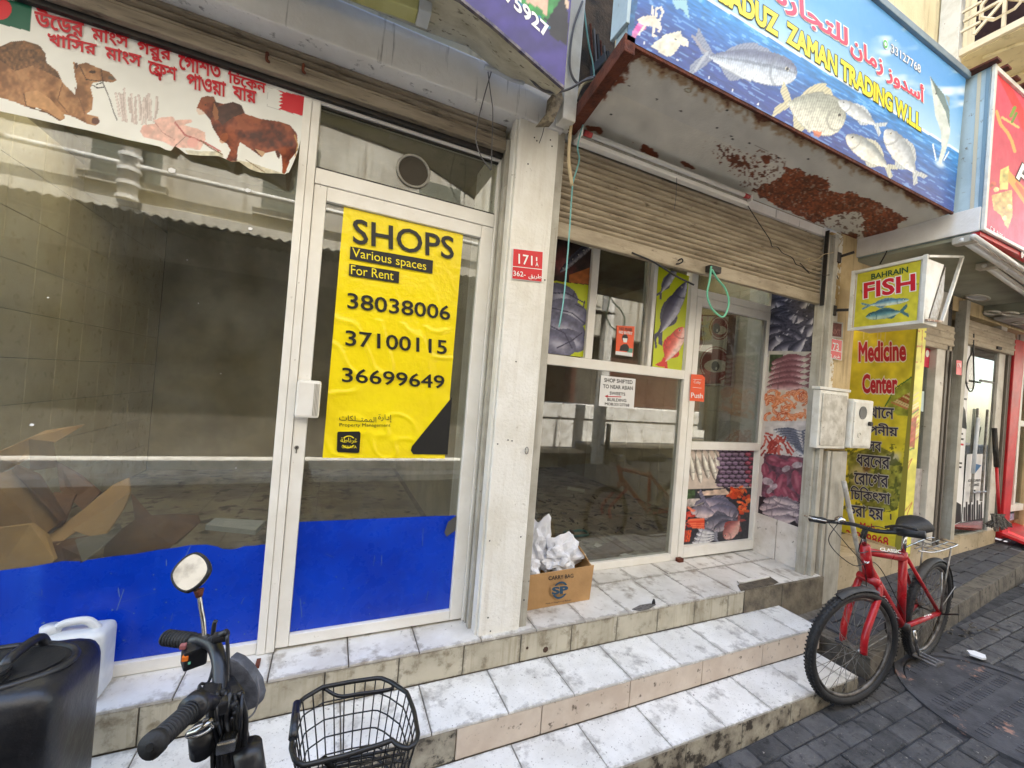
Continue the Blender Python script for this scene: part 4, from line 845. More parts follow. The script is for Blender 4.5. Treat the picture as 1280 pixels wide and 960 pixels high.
# ---- yellow SHOPS poster on the door
yp = thing('yellow_poster', (.27, 2.085, 1.3), 'yellow vinyl poster with black SHOPS lettering and phone numbers on the left glass door', 'poster')
P = np.array([[(x, 2.0865 - .030 * (max(0, .14 - abs(vnoise(np.array([x * 60. + z * 22]), np.array([z * 60. + 9]), 6.5, 3, 1)[0] - .5)) ** 1) * (.3 + 1.0 * (z < 2.0)), z) for x in np.linspace(-.018, .568, 120)] for z in np.linspace(2.505, 1.318, 220)])
Print(P, (250, 226, 4)).build('printed_vinyl', YEL, yp)
yp.children[0].data.polygons.foreach_set('use_smooth', [True] * len(yp.children[0].data.polygons))
YP = ('Y', 2.0815); z = lambda a, b: (350 + a / 2.593, 230 + b / 2.593)
def yl(s, bl, br, tl, m=INK, b=.0): lettering(s, YP, z(*bl), z(*br), z(*tl), m, yp, b, .0015)
yl('SHOPS', (236, 192), (564, 246), (236, 110), b=.012)
quadpx('black_strip', YP, [z(228, 202), z(496, 248), z(494, 291), z(226, 243)], INK, yp, .001); quadpx('black_strip', YP, [z(225, 258), z(387, 284), z(385, 322), z(223, 297)], INK, yp, .001)
yl('Various spaces', (234, 244), (474, 288), (234, 206), YINK); yl('For Rent', (230, 292), (368, 312), (230, 262), YINK)
yl('38038006', (218, 403), (552, 442), (218, 351), b=.012); yl('37100115', (212, 524), (541, 553), (212, 473), b=.012); yl('36699649', (201, 642), (533, 664), (201, 594), b=.012)
yl('\uFE95\uFE8E\uFEDC\uFEE0\u0640\u0640\uFE98\uFEE4\uFEE4\uFEDF\uFE8D', (192, 766), (312, 773), (192, 748)); yl('\uFE93\uFEAD\uFE8D\uFEA9\uFE87', (318, 770), (362, 773), (318, 745))
yl('Property Management', (193, 789), (358, 790), (193, 775))
quadpx('black_corner', YP, [z(558, 690), z(543, 877), z(432, 876), z(424, 864), z(428, 850)], INK, yp, .001)
quadpx('logo_plate', YP, [z(188, 803), z(257, 802), z(261, 808), z(257, 869), z(252, 872), z(188, 869), z(184, 862), z(186, 807)], INK, yp, .001)
discpx('logo_ring', YP, *z(222, 836), .031, YINK, yp, .0018, ring=.005)
quadpx('logo_band', YP, [z(190, 824), z(256, 824), z(255, 846), z(190, 846)], INK, yp, .0022)
lettering('\uFE94\uFEC3\uFE8E\uFEE7\uFEAE\uFECF', YP, z(196, 842), z(250, 842), z(196, 822), YINK, yp, .0, .003); yl('GRNATA', (200, 856), (248, 857), (200, 847), YINK)
# ---- address plates
def plate(name, Y, pts, label, l1, l2, split=.58):
    t = thing(name, tuple(aY(*pts[3], Y)), label, 'address plate', 'red house number plates'); pl = ('Y', Y)
    quadpx('plate', pl, pts, REDS, t, .004, .004); quadpx('rim', pl, [(pts[0][0] - .8, pts[0][1] - .8), (pts[1][0] + .8, pts[1][1] - .6), (pts[2][0] + .8, pts[2][1] + .8), (pts[3][0] - .8, pts[3][1] + .8)], PAPER, t, .002, .003)
    a = np.array(pts[0]) * (1 - split) + np.array(pts[3]) * split; b = np.array(pts[1]) * (1 - split) + np.array(pts[2]) * split
    quadpx('dividing_line', pl, [tuple(a), tuple(b), (b[0], b[1] + .8), (a[0], a[1] + .8)], WINK, t, .0055)
    for s, q1, q2, q3 in l1 + l2: lettering(s, pl, q1, q2, q3, WINK, t, .01, .006)
    return t
z7 = lambda a, b: (640 + a / 3.2, 260 + b / 3.2)
plate('address_plate', 1.911, [(642, 311), (678.5, 315), (677, 352), (640.5, 348)], 'red and white number plate reading 171 on the white pillar between the two shops',
      [('171', z7(26, 223), z7(82, 231), z7(26, 183)), ('1', z7(96, 212), z7(101, 213), z7(96, 196)), ('A', z7(94, 233), z7(106, 234), z7(94, 216))], [('362-', z7(5, 271), z7(54, 276), z7(5, 250)), ('\uFED6\uFEF3\uFEAE\uFEC3', z7(66, 284), z7(118, 288), z7(66, 262))])
z8 = lambda a, b: (820 + a / 3.2, 260 + b / 3.2)
plate('address_plate', 1.931, [z8(686, 520), z8(744, 531), z8(740, 607), z8(683, 595)], 'red and white number plate reading 173 on the peeling pillar', [('173', z8(698, 566), z8(731, 572), z8(698, 536))], [('362', z8(686, 597), z8(704, 600), z8(686, 582)), ('\uFED6\uFEF3\uFEAE\uFEC3', z8(708, 601), z8(736, 605), z8(708, 586))])
op = thing('old_plate', tuple(aY(1041, 420, 1.93)), 'faded brown plate with a pale rim above the 173 number plate', 'plate')
quadpx('plate', ('Y', 1.932), [z8(692, 449), z8(749, 459), z8(747, 524), z8(690, 517)], ALUD, op, .003, .003); quadpx('faded_face', ('Y', 1.932), [z8(698, 456), z8(743, 464), z8(741, 517), z8(695, 511)], mat('faded red', (120, 66, 56), (96, 50, 44), 40, rough=.7), op, .005)
lettering('NXT', ('Y', 1.932), z8(702, 505), z8(738, 508), z8(702, 484), mat('faded pink', (166, 110, 98), rough=.7, bump=0), op, .0, .007)
# ---- prints in the fish shop window
GY = YW - .004
def printed(name, label, cat, quad, nx, ny, base, fn, Y=GY, group=None):
    t = thing(name, tuple(aY(*quad[3], Y)), label, cat, group); P = [aY(u, v, Y) for u, v in quad]
    p = Print(quadgrid(P[0], P[1], P[3], P[2], nx, ny), base); fn(p); p.build('printed_face', PRINT, t); return t
LIME = (196, 206, 22)
def f1(p):
    p.c *= (.94 + .1 * vnoise(p.x, p.y, 20, 1))[..., None]
    g = lambda L: [(640 + a / 3.2, 260 + b / 3.2) for a, b in L]
    p.poly(g([(60, 60), (340, 130), (318, 310), (235, 300), (160, 290), (60, 290)]), (52, 36, 34), tex=.4, ts=5)
    for i, c in enumerate([(126, 60, 58), (150, 84, 80), (100, 46, 44)]): p.ell(640 + (185 + i * 22) / 3.2, 260 + (200 + i * 28) / 3.2, 20 - 3 * i, 9, c, -.9, .8, soft=.6, tex=.3)
    for i in range(5): p.fish((700 + i * 7, 340 - i * 6), (742 + i * 2, 302 - i * 2), 9, (40, 40, 54), (92, 92, 108), (150, 146, 150))
    p.poly(g([(228, 268), (312, 238), (316, 306), (228, 298)]), (170, 96, 44), tex=.2)
    for cx, cy, r in ((190, 350, 24), (225, 420, 27), (200, 480, 30), (232, 530, 22), (175, 540, 26)):
        p.ell(640 + cx / 3.2, 260 + cy / 3.2, r, r * .62, (92, 92, 118), .35, tex=.25); p.ell(640 + cx / 3.2 + 3, 260 + cy / 3.2 + 3, r * .82, r * .45, (150, 150, 172), .35, .9, soft=.7, tex=.2); p.ell(640 + cx / 3.2 + 4, 260 + cy / 3.2 + 2, r * .5, r * .2, (186, 186, 204), .35, .8, soft=.8)
    for L in ([(150, 340), (220, 340), (290, 380)], [(160, 400), (240, 420), (290, 460)], [(180, 560), (240, 530), (280, 500)], [(150, 470), (210, 500), (240, 560)], [(215, 340), (245, 355), (250, 335)], [(255, 385), (285, 400), (290, 372)]): p.line(g(L), 1.6, (58, 58, 84))
printed('fish_poster', 'lime green print of piled grey fish at the left end of the fish shop window', 'poster', [(691, 296), (740, 311), (735, 447), (680, 441)], 70, 150, LIME, f1, group='fish prints in the shop window')
def f2(p):
    p.c *= (.94 + .1 * vnoise(p.x, p.y, 20, 1))[..., None]
    p.fish((846, 334), (822, 372), 10, (60, 60, 84), (140, 140, 160), (200, 200, 210), up=1); p.fish((858, 352), (819, 428), 19, (58, 56, 82), (92, 92, 120), (190, 190, 206), fork=.9, hump=.9)
    p.line([(826, 410), (819, 424), (820, 434)], 2.6, (60, 58, 84)); p.fish((854, 409), (827, 460), 20, (206, 70, 60), (226, 120, 108), (240, 200, 190), fork=.8, fin=(214, 60, 56)); p.poly([(829, 446), (824, 458), (830, 459), (832, 449)], (214, 52, 48))
printed('fish_poster', 'narrow lime green print with dark fish above a red snapper by the shop door', 'poster', [(823, 333), (861.5, 345), (852, 463.5), (815.5, 458)], 60, 140, LIME, f2, group='fish prints in the shop window')
g6 = lambda L: [(850 + a / 6, 540 + b / 6) for a, b in L]
def f3(p):
    g = g6; p.c *= (.8 + .35 * vnoise(p.x, p.y, 5, 1))[..., None]
    p.poly(g([(0, 100), (600, 100), (540, 420), (-20, 430)]), (206, 190, 176), tex=.12)
    for i in range(6): p.fish(((40 + i * 45) / 6 + 850 + (i * 2.2), (395 - (i % 2) * 25 - i * 6) / 6 + 540), ((25 + i * 46) / 6 + 850 - 1, 118 / 6 + 540), 7.5, (96, 86, 76), (206, 200, 186), (236, 232, 220), fork=.5, eye=.6)
    p.poly(g([(290, 110), (560, 110), (545, 400), (330, 420), (262, 380), (300, 240)]), (58, 50, 60), tex=.3)
    for r in range(9):
        for c in range(6):
            cx = 300 + c * 48 + (r % 2) * 22; cy = 135 + r * 33
            if cx > 545 or (cy > 360 and cx < 300): continue
            cc = (150, 60, 80) if cx > 495 else (112, 92, 116); p.ell(850 + cx / 6, 540 + cy / 6, 4.4, 2.3, cc, .12, 1, tex=.4); p.ell(850 + cx / 6, 540 + cy / 6 - .7, 3, .9, (176, 160, 176) if cx < 495 else (196, 120, 140), .12, .7); p.ell(850 + cx / 6 + 3.4, 540 + cy / 6 + 1.2, 1.2, 1.2, (34, 28, 36), 0, .8)
    p.poly(g([(-20, 428), (540, 418), (510, 812), (-30, 850)]), (44, 44, 52), tex=.5, ts=2)
    p.poly(g([(-10, 430), (115, 432), (110, 500), (40, 540), (-20, 560)]), (60, 82, 48), tex=.6, ts=3)
    p.ell(850 + 90 / 6, 540 + 530 / 6, 15, 5, (176, 166, 160), -.1, 1, tex=.4)
    p.poly(g([(130, 450), (340, 425), (380, 470), (160, 480)]), (206, 180, 160), tex=.3)
    for L in (((130, 490), (430, 600), 20), ((170, 560), (440, 620), 18)): p.fish((850 + L[1][0] / 6, 540 + L[1][1] / 6), (850 + L[0][0] / 6, 540 + L[0][1] / 6), L[2], (92, 92, 118), (140, 132, 150), (186, 170, 180))
    p.fish(g([(80, 590)])[0], g([(300, 620)])[0], 16, (110, 106, 126), (168, 156, 168), (206, 186, 186)); p.fish(g([(185, 700)])[0], g([(440, 640)])[0], 20, (72, 74, 92), (124, 120, 136), (166, 156, 166)); p.fish(g([(250, 740)])[0], g([(430, 650)])[0], 12, (70, 70, 86), (120, 112, 126), (170, 160, 166))
    for i in range(4): p.fish(g([(90 + i * 16, 830 - i * 34)])[0], g([(285 - i * 2, 800 - i * 12)])[0], 8, (90, 92, 108), (176, 176, 186), (214, 214, 216))
    p.fish(g([(335, 800)])[0], g([(465, 640)])[0], 18, (150, 84, 84), (206, 140, 132), (226, 180, 170), fin=(160, 70, 66), fork=.6)
    rg = random.Random(5)
    for i in range(40): a = rg.uniform(370, 520); b = rg.uniform(410, 620) if a > 430 else rg.uniform(410, 490); p.ell(850 + a / 6, 540 + b / 6, rg.uniform(2, 4.6), rg.uniform(1.2, 2.4), rg.choice([(226, 92, 44), (206, 70, 30), (236, 122, 66)]), rg.uniform(-1, 1), 1, tex=.2)
    for i in range(26): a = rg.uniform(0, 110); b = rg.uniform(570, 710); p.ell(850 + a / 6, 540 + b / 6, rg.uniform(2, 5), rg.uniform(1.2, 2.2), rg.choice([(214, 84, 66), (196, 54, 40), (232, 130, 100)]), rg.uniform(-1, 1), 1, tex=.2)
    for i in range(9): p.line(g([(60 + 4 * i, 660 + i * 7), (180, 650 + i * 9)]), 1.5, rg.choice([(226, 74, 44), (240, 120, 80)])); 
    for i in range(6): p.line(g([(10 + i * 14, 740), (-10 + i * 15, 820)]), 2.0, rg.choice([(226, 84, 34), (190, 60, 30)]))
printed('fish_photo_panel', 'photo panel of fish and prawns filling the lower half of the fish shop door', 'poster', g6([(32, 118), (556, 122), (510, 805), (-14, 848)]), 130, 140, (196, 184, 170), f3)
# return wall print
XR = 3.5205
t = thing('fish_photo_panel', (XR, 2.2, .8), 'tall photo panel of fish, squid and prawns on the wall beside the door', 'poster')
P = quadgrid((XR, 2.398, 2.80), (XR, 2.0, 2.78), (XR, 2.398, .79), (XR, 2.0, .78), 70, 330); p = Print(P, (206, 196, 190))
g8 = lambda L: [(820 + a / 3.2, 260 + b / 3.2) for a, b in L]; rg = random.Random(9)
p.poly(g8([(460, 300), (650, 330), (630, 575), (455, 570)]), (58, 56, 66), tex=.4)
for i in range(30):
    x, y = rg.uniform(475, 615), 345 + i * 7.4; a = rg.uniform(-1.0, .6); L = 74
    p.fish(g8([(x - L * math.cos(a), y - L * math.sin(a))])[0], g8([(x + L * math.cos(a), y + L * math.sin(a))])[0], 15, (44, 44, 58), (116, 112, 128), (200, 196, 202), eye=.6)
p.poly(g8([(450, 572), (625, 574), (620, 740), (445, 720)]), (196, 190, 176), tex=.1); p.poly(g8([(455, 585), (510, 585), (490, 640), (452, 660)]), (70, 84, 52), tex=.5)
for i in range(6): p.fish(g8([(462 - i * 4, 622 + i * 19)])[0], g8([(628, 590 + i * 24)])[0], 12, (116, 70, 76), (166, 118, 122), (208, 174, 174), fork=.7)
p.poly(g8([(445, 722), (618, 738), (605, 890), (435, 880)]), (214, 196, 180), tex=.12)
for i in range(46):
    x, y = rg.uniform(455, 598), rg.uniform(742, 868); a0 = rg.uniform(0, 6); r = rg.uniform(16, 26)
    p.line(g8([(x + r * math.cos(a0 + t_), y + r * .8 * math.sin(a0 + t_)) for t_ in np.linspace(0, 2.6, 6)]), 3.1, rg.choice([(212, 112, 62), (226, 138, 88), (190, 84, 48), (206, 124, 84)])); p.line(g8([(x + r * math.cos(a0 + t_), y + r * .8 * math.sin(a0 + t_)) for t_ in np.linspace(0, 2.2, 5)]), .8, (240, 180, 146))
g5 = lambda L: [(820 + a / 4.365, 540 + b / 4.365) for a, b in L]
p.poly(g5([(595, -60), (840, -60), (822, 140), (590, 120)]), (206, 198, 196), tex=.12)
for i in range(9): p.fish(g5([(640 + i * 14, -10 + i * 12)])[0], g5([(822, 0 + i * 17)])[0], 7, (72, 76, 96), (150, 152, 166), (214, 212, 214))
for i in range(40): x, y = rg.uniform(590, 720), rg.uniform(5, 100); p.line(g5([(x, y), (x + rg.uniform(-30, 40), y + rg.uniform(10, 50))]), 2.4, rg.choice([(176, 70, 60), (196, 100, 88), (150, 50, 44)]))
p.poly(g5([(590, 115), (820, 140), (800, 390), (575, 360)]), (104, 70, 84), tex=.5, ts=4)
for (a, b, c, e, r) in ((600, 150, 740, 185, 7), (700, 230, 660, 350, 9), (640, 215, 620, 300, 7), (755, 210, 790, 340, 9), (590, 170, 600, 250, 6), (730, 320, 770, 380, 5), (680, 170, 600, 140, 7), (600, 330, 660, 380, 6), (720, 150, 800, 170, 6), (690, 290, 730, 370, 7)):
    A_, B_ = g5([(a, b)])[0], g5([(c, e)])[0]; an = math.atan2(B_[1] - A_[1], B_[0] - A_[0]); L = math.hypot(B_[1] - A_[1], B_[0] - A_[0]) / 2
    p.ell((A_[0] + B_[0]) / 2, (A_[1] + B_[1]) / 2, L, r * .8, (140, 70, 88), an, 1, tex=.3); p.ell((A_[0] + B_[0]) / 2 - 1, (A_[1] + B_[1]) / 2 - 1, L * .8, r * .35, (186, 116, 130), an, .8, soft=.7)
for (a, b, r) in ((610, 270, 9), (640, 300, 7), (710, 200, 7), (770, 180, 8), (620, 320, 6)): p.ell(*g5([(a, b)])[0], r * .8, r * .5, (176, 160, 166), rg.uniform(-1, 1), 1, tex=.35)
p.poly(g5([(565, 350), (800, 385), (785, 550), (555, 475)]), (40, 38, 44), tex=.3)
for (n_, t_, d_) in (((565, 415), (720, 395), 13), ((585, 375), (720, 370), 9), ((790, 455), (640, 385), 12), ((800, 420), (700, 375), 9), ((590, 465), (795, 480), 16), ((580, 440), (790, 430), 10), ((640, 360), (800, 405), 9)): p.fish(g5([n_])[0], g5([t_])[0], d_, (110, 100, 112), (170, 156, 162), (206, 190, 190), eye=.6)
p.build('printed_face', PRINT, t)
# ---- notices
def notice(name, label, cat, Y, quad, m, lines, th=.0012, extra=None):
    t = thing(name, tuple(aY(*quad[3], Y)), label, cat); pl = ('Y', Y); quadpx('sheet', pl, quad, m, t, .0015, .001)
    for s, a, b, c, mm, bo in lines: lettering(s, pl, a, b, c, mm, t, bo, .0025)
    if extra: extra(t, pl)
    return t
zz = lambda a, b: (660 + a / 3.84, 450 + b / 3.84)
def ex(t, pl): quadpx('arrow', pl, [zz(380, 173), zz(448, 175), zz(448, 179), zz(380, 177)], RINK, t, .003); quadpx('arrow_head', pl, [zz(368, 174), zz(384, 167), zz(382, 181)], RINK, t, .003)
notice('shop_notice', 'white paper notice reading SHOP SHIFTED stuck on the fish shop window', 'notice', YW - .006, [zz(351, 74), zz(517, 91), zz(507, 234), zz(339, 220)], PAPER,
       [('SHOP SHIFTED', zz(366, 105), zz(502, 116), zz(366, 86), INK, .02), ('TO NEAR ASIAN', zz(360, 135), zz(503, 145), zz(360, 116), INK, .02), ('SWEETS', zz(392, 166), zz(467, 172), zz(392, 151), INK, .02), ('BUILDING', zz(381, 197), zz(472, 202), zz(381, 182), INK, .02), ('MOB:33127768', zz(369, 217), zz(486, 224), zz(369, 203), INK, .02)], extra=ex)
def ex2(t, pl):
    quadpx('white_strip', pl, [z7(415, 572), z7(482, 580), z7(481, 595), z7(414, 586)], PAPER, t, .003); quadpx('green_patch', pl, [z7(462, 560), z7(484, 562), z7(482, 580), z7(460, 577)], mat('teal ink', (90, 150, 130), rough=.5, bump=0), t, .0028)
    discpx('figure_head', pl, *z7(452, 520), .028, INK, t, .003); quadpx('figure_body', pl, [z7(430, 570), z7(434, 552), z7(446, 544), z7(460, 544), z7(468, 556), z7(466, 574)], INK, t, .003); quadpx('face_mask', pl, [z7(443, 520), z7(462, 522), z7(459, 538), z7(446, 537)], WINK, t, .004)
notice('mask_sticker', 'small orange sticker with a masked figure on the dark fish shop pane', 'sticker', YW - .006, [z7(420, 470), z7(491, 474), z7(483, 595), z7(414, 586)], ORANGE,
       [('NO MASK', z7(430, 488), z7(482, 494), z7(430, 476), INK, .03), ('NO ENTRY', z7(428, 502), z7(482, 508), z7(428, 490), WINK, .03)], extra=ex2)
z6 = lambda a, b: (820 + a / 5.336, 380 + b / 5.336)
def ex3(t, pl):
    for a in ((248, 502, 302, 506), (246, 556, 302, 561)): polyline_px('logo_line', pl, [z6(a[0], a[1]), z6(a[2], a[3])], .002, WINK, t, .003, 4)
notice('push_sticker', 'orange Push sticker on the edge of the fish shop door', 'sticker', YW - .040, [z6(235, 468), z6(308, 473), z6(327, 492), z6(320, 652), z6(224, 645)], ORANGE,
       [('Push', z6(234, 625), z6(312, 630), z6(234, 590), WINK, .01), ('Cuby', z6(252, 534), z6(298, 538), z6(252, 510), WINK, .0)], extra=ex3)
# ---- Bahrain Fish light box hung from the pillar
XB = 3.60
lb = thing('fish_light_box', (XB + .1, 1.6, 2.35), 'small yellow green Bahrain Fish light box in a white frame, hung from the peeling pillar', 'shop sign')
MB().hexa([(XB + .006, 1.802, 2.375), (XB + .24, 1.802, 2.375), (XB + .24, 1.41, 2.385), (XB + .006, 1.41, 2.385)], [(XB + .006, 1.802, 2.815), (XB + .24, 1.802, 2.815), (XB + .24, 1.41, 2.83), (XB + .006, 1.41, 2.83)]).put('box', FRAMEW, lb, bev=.004)
g4 = lambda L: [(1030 + a / 4, 280 + b / 4) for a, b in L]
p = Print(quadgrid((XB, 1.79, 2.80), (XB, 1.425, 2.815), (XB, 1.79, 2.39), (XB, 1.425, 2.40), 90, 100), (206, 196, 52)); p.c *= (.86 + .25 * vnoise(p.x, p.y, 8, 6))[..., None]
p.fish(g4([(425, 378)])[0], g4([(188, 412)])[0], 8, (70, 110, 140), (140, 180, 186), (206, 216, 200), fork=1.1, finh=.5); p.fish(g4([(208, 465)])[0], g4([(420, 432)])[0], 12, (40, 84, 96), (96, 146, 150), (170, 190, 170), fork=1.4)
p.line(g4([(185, 330), (200, 360)]), .8, (90, 90, 40)); p.line(g4([(455, 300), (475, 300)]), .8, (90, 90, 40)); p.build('printed_face', PRINT, lb)
BX = ('X', XB)
lettering('BAHRAIN', BX, g4([(236, 278)])[0], g4([(421, 242)])[0], g4([(236, 250)])[0], GINK, lb, .03, .002)
out2('FISH', g4([(198, 375)])[0], g4([(457, 333)])[0], g4([(198, 295)])[0], RINK, WINK, lb, .03, .065, pl=BX)
for s, c in (((XB - .006, 1.815, 2.365), (XB - .006, 1.815, 2.83)), ((XB - .006, 1.40, 2.375), (XB - .006, 1.40, 2.845))): MB().box(XB - .012, XB + .004, s[1] - .012, s[1] + .012, s[2], c[2]).put('frame_bar', FRAMEW, lb, bev=.003)
for zz_ in (2.375, 2.815): MB().hexa([(XB - .012, 1.802, zz_ - .01), (XB + .004, 1.802, zz_ - .01), (XB + .004, 1.412, zz_), (XB - .012, 1.412, zz_)], [(XB - .012, 1.802, zz_ + .012), (XB + .004, 1.802, zz_ + .012), (XB + .004, 1.412, zz_ + .024), (XB - .012, 1.412, zz_ + .024)]).put('frame_bar', FRAMEW, lb, bev=.002)
a_, b_, c_, e_ = (aY(u, v, 1.395) for u, v in ((1160, 321), (1203, 321), (1177, 402), (1158, 400)))
MB().tube([a_ + [0, .0, .004], b_], .010, 4).put('loose_end_frame', FRAMEW, lb); MB().tube([b_, c_], .012, 4).put('loose_end_frame', FRAMEW, lb); MB().tube([c_, e_], .009, 4).put('loose_end_frame', mat('rusty white', (196, 180, 160), (120, 70, 44), 24, rough=.6), lb)
MB().prism([aY(u, v, 1.398) for u, v in ((1159, 323), (1180, 331), (1160, 398), (1156, 398))], (0, .012, 0)).put('end_sheet', FRAMEW, lb)
MB().prism([aY(u, v, 1.402) for u, v in ((1182, 333), (1179, 372), (1172, 398), (1162, 398))], (0, .006, 0)).put('bent_inner_sheet', STEEL, lb)
for u, v, u2, v2 in ((1046, 322, 1068, 313), (1040, 388, 1066, 385)):
    MB().tube([aY(u, v, 1.93), aX(u2, v2 + 2, XB + .02)], .011, 8).put('bracket_rod', DARK, lb, smooth=True); P = aY(u - 1, v, 1.925); MB().hexa(*[[(P[0] + a, P[1] + b, P[2] + c) for a, b in ((-.04, -.02), (.04, -.02), (.04, .015), (-.04, .015))] for c in (-.04, .04)]).put('bracket_plate', DARK, lb, bev=.005)
# ---- medicine banner on the reveal of the next shop
XM = 4.9
md = thing('medicine_banner', (XM, 2.2, .45), 'tall yellow green Medicine Center banner with maroon and Bengali lettering behind the bicycle', 'banner')
def pq(u, v): return aX(u, v, XM)
p = Print(quadgrid(pq(1060, 411), pq(1146, 406), pq(1046.5, 668), pq(1118, 688), 90, 270), (226, 216, 62)); p.c *= (.82 + .3 * vnoise(p.x, p.y, 12, 4))[..., None]
g3 = lambda L: [(1040 + a / 3.2, 400 + b / 3.2) for a, b in L]
p.poly(g3([(215, 340), (250, 280), (330, 220), (345, 230), (345, 390), (260, 380)]), (150, 160, 60), tex=.3)
for i in range(9): p.line(g3([(240 + 9 * i, 330 - i * 5), (300 + 5 * i, 355 - 6 * i)]), 1.8, rg.choice([(160, 60, 50), (196, 120, 90), (214, 190, 150)]))
p.line(g3([(210, 350), (250, 275), (345, 210)]), 1.6, (70, 120, 50)); p.poly(g3([(60, 540), (180, 500), (260, 540), (300, 620), (260, 760), (140, 760), (70, 680)]), (140, 144, 62), tex=.5)
p.ell(*g3([(110, 620)])[0], 16, 17, (206, 200, 150), .2, .9, soft=.5); p.ell(*g3([(230, 560)])[0], 20, 9, (206, 206, 196), -.5, .8, soft=.5); p.ell(*g3([(140, 590)])[0], 6, 8, (110, 70, 40), .5, .8, soft=.5); p.ell(*g3([(170, 700)])[0], 20, 10, (196, 190, 150), .1, .6, soft=.6)
mk = vnoise(p.x, p.y, 5, 33); p.fill((mk > .6) & (p.y > 555) & (p.y < 640), (66, 78, 36), .7)
for i in range(7): x = rg.uniform(1062, 1140); p.line([(x, 408), (x - 2, 408 + rg.uniform(5, 22))], .6, (226, 220, 160))
p.build('printed_face', PRINT, md)
MXp = ('X', XM)
def ml(s, bl, br, tl, m1, m2, b1=.015, b2=.06): out2(s, g3([bl])[0], g3([br])[0], g3([tl])[0], m1, m2, md, b1, b2, pl=MXp)
ml('Medicine', (106, 168), (297, 165), (106, 88), MINK, WINK, .04, .085); ml('Center', (121, 293), (262, 296), (121, 216), MINK, WINK, .04, .085)
ml('\u098F\u0996\u09BE\u09C7\u09A8', (112, 388), (248, 396), (112, 344), NINK, LINK); ml('\u09C7\u0997\u09BE\u09AA\u09A8\u09C0\u09DF', (84, 454), (264, 466), (84, 408), NINK, LINK); ml('\u09B8\u09AC', (142, 522), (198, 528), (142, 484), NINK, LINK)
ml('\u09A7\u09B0\u09C7\u09A8\u09B0', (98, 582), (232, 598), (98, 536), NINK, LINK); ml('\u09C7\u09B0\u09BE\u09C7\u0997\u09B0', (88, 656), (226, 672), (88, 606), NINK, LINK); ml('\u09BF\u099A\u09BF\u0995\u09CE\u09B8\u09BE', (74, 716), (234, 738), (74, 662), NINK, LINK); ml('\u0995\u09B0\u09BE \u09B9\u09DF', (56, 784), (206, 806), (56, 734), NINK, LINK)
quadpx('lettering', MXp, g3([(232, 775), (238, 776), (238, 800), (232, 799)]), NINK, md, .003)
lettering('Mob.-', MXp, g3([(112, 836)])[0], g3([(190, 848)])[0], g3([(112, 808)])[0], MINK, md, .02, .002); lettering('35319868', MXp, g3([(56, 874)])[0], g3([(226, 908)])[0], g3([(56, 838)])[0], MINK, md, .02, .002)
p = Print(quadgrid((XM, 1.925, 2.60), (XM + .155, 1.925, 2.60), (XM, 1.925, .47), (XM + .15, 1.925, .47), 20, 200), (232, 224, 100)); p.c *= (.85 + .25 * vnoise(p.x, p.y, 9, 14))[..., None]
g3r = lambda L: [(1030 + a / 4, 280 + b / 4) for a, b in L]
for L in ([(455, 535), (492, 535), (490, 610), (453, 610), (455, 535)], [(453, 615), (490, 612), (486, 690), (448, 690), (453, 615)]): p.line(g3r(L), .8, (200, 110, 50))
for i in range(14): y = 500 + i * 4.2; p.line([(1134 + rg.uniform(0, 6), y), (1148, y - rg.uniform(4, 16))], 1.5, rg.choice([(226, 206, 150), (206, 140, 100), (240, 226, 180)]))
p.poly([(1128, 530), (1146, 520), (1143, 560), (1128, 556)], (176, 60, 50), .7, tex=.4); p.line([(1130, 525), (1148, 512)], 1.5, (80, 130, 60)); p.line([(1128, 565), (1143, 560)], 1.5, (80, 130, 60))
for y in (585, 640, 660): p.line([(1130, y), (1140, y - 12), (1132, y + 8)], 1., (200, 120, 60))
p.build('printed_return', PRINT, md)
B('banner_board', XM + .004, XM + .16, 1.928, 2.6, .44, 2.66, mat('olive board', (150, 146, 60), rough=.6), md)
# ================================================================ NEIGHBOURING SHOPS TO THE RIGHT
nb = thing('neighbour_building', (6, 2.5, .3), 'row of small shops beyond the medicine banner with glass doors and a raised beige step', 'building')
nst = MB()
for a, b in ((3.94, 5.0), (5.0, 6.0), (6.0, 7.05)):
    nst.add([(a, 1.98, pz(a) - .1), (b, 1.98, pz(b) - .1), (b, 1.98, .50 + .012 * (b - 4)), (a, 1.98, .50 + .012 * (a - 4)), (b, 2.9, .50 + .012 * (b - 4)), (a, 2.9, .50 + .012 * (a - 4))], [(0, 1, 2, 3), (3, 2, 4, 5)])
nst.add([(7.05, 1.98, .3), (7.05, 2.9, .3), (7.05, 2.9, .53), (7.05, 1.98, .53)], [(0, 1, 2, 3)])
nst.put('front_step', GROUT, nb)
x = 3.95; st0 = None
while x < 7.0:
    z = .50 + .012 * (x - 4)
    MB().hexa([(x, 1.968, pz(x) - .02), (x + .44, 1.968, pz(x + .44) - .02), (x + .44, 1.979, pz(x + .44) - .02), (x, 1.979, pz(x) - .02)], [(x, 1.968, z), (x + .44, 1.968, z + .005), (x + .44, 1.979, z + .005), (x, 1.979, z)]).put('step_tile', mat('beige step tile', (190, 174, 146), (168, 152, 124), 6, rough=.5, bump=.1, rand=.05, spots=[((110, 98, 80), 18, .6, .7)]), nb)
    B('step_top_tile', x, x + .44, 1.968, 2.35, z + .004, z + .014, MATS['beige step tile'], nb, .002); x += .445
B('recess_wall', 3.93, 5.0, 2.60, 2.7, .1, 3.3, OCH, nb)
B('glass_wall', 5.06, 5.34, 2.0, 2.01, 1.25, 2.6, GL2, nb); B('marble_foot', 5.06, 5.34, 1.985, 2.02, .5, 1.249, MARB, nb, .003)
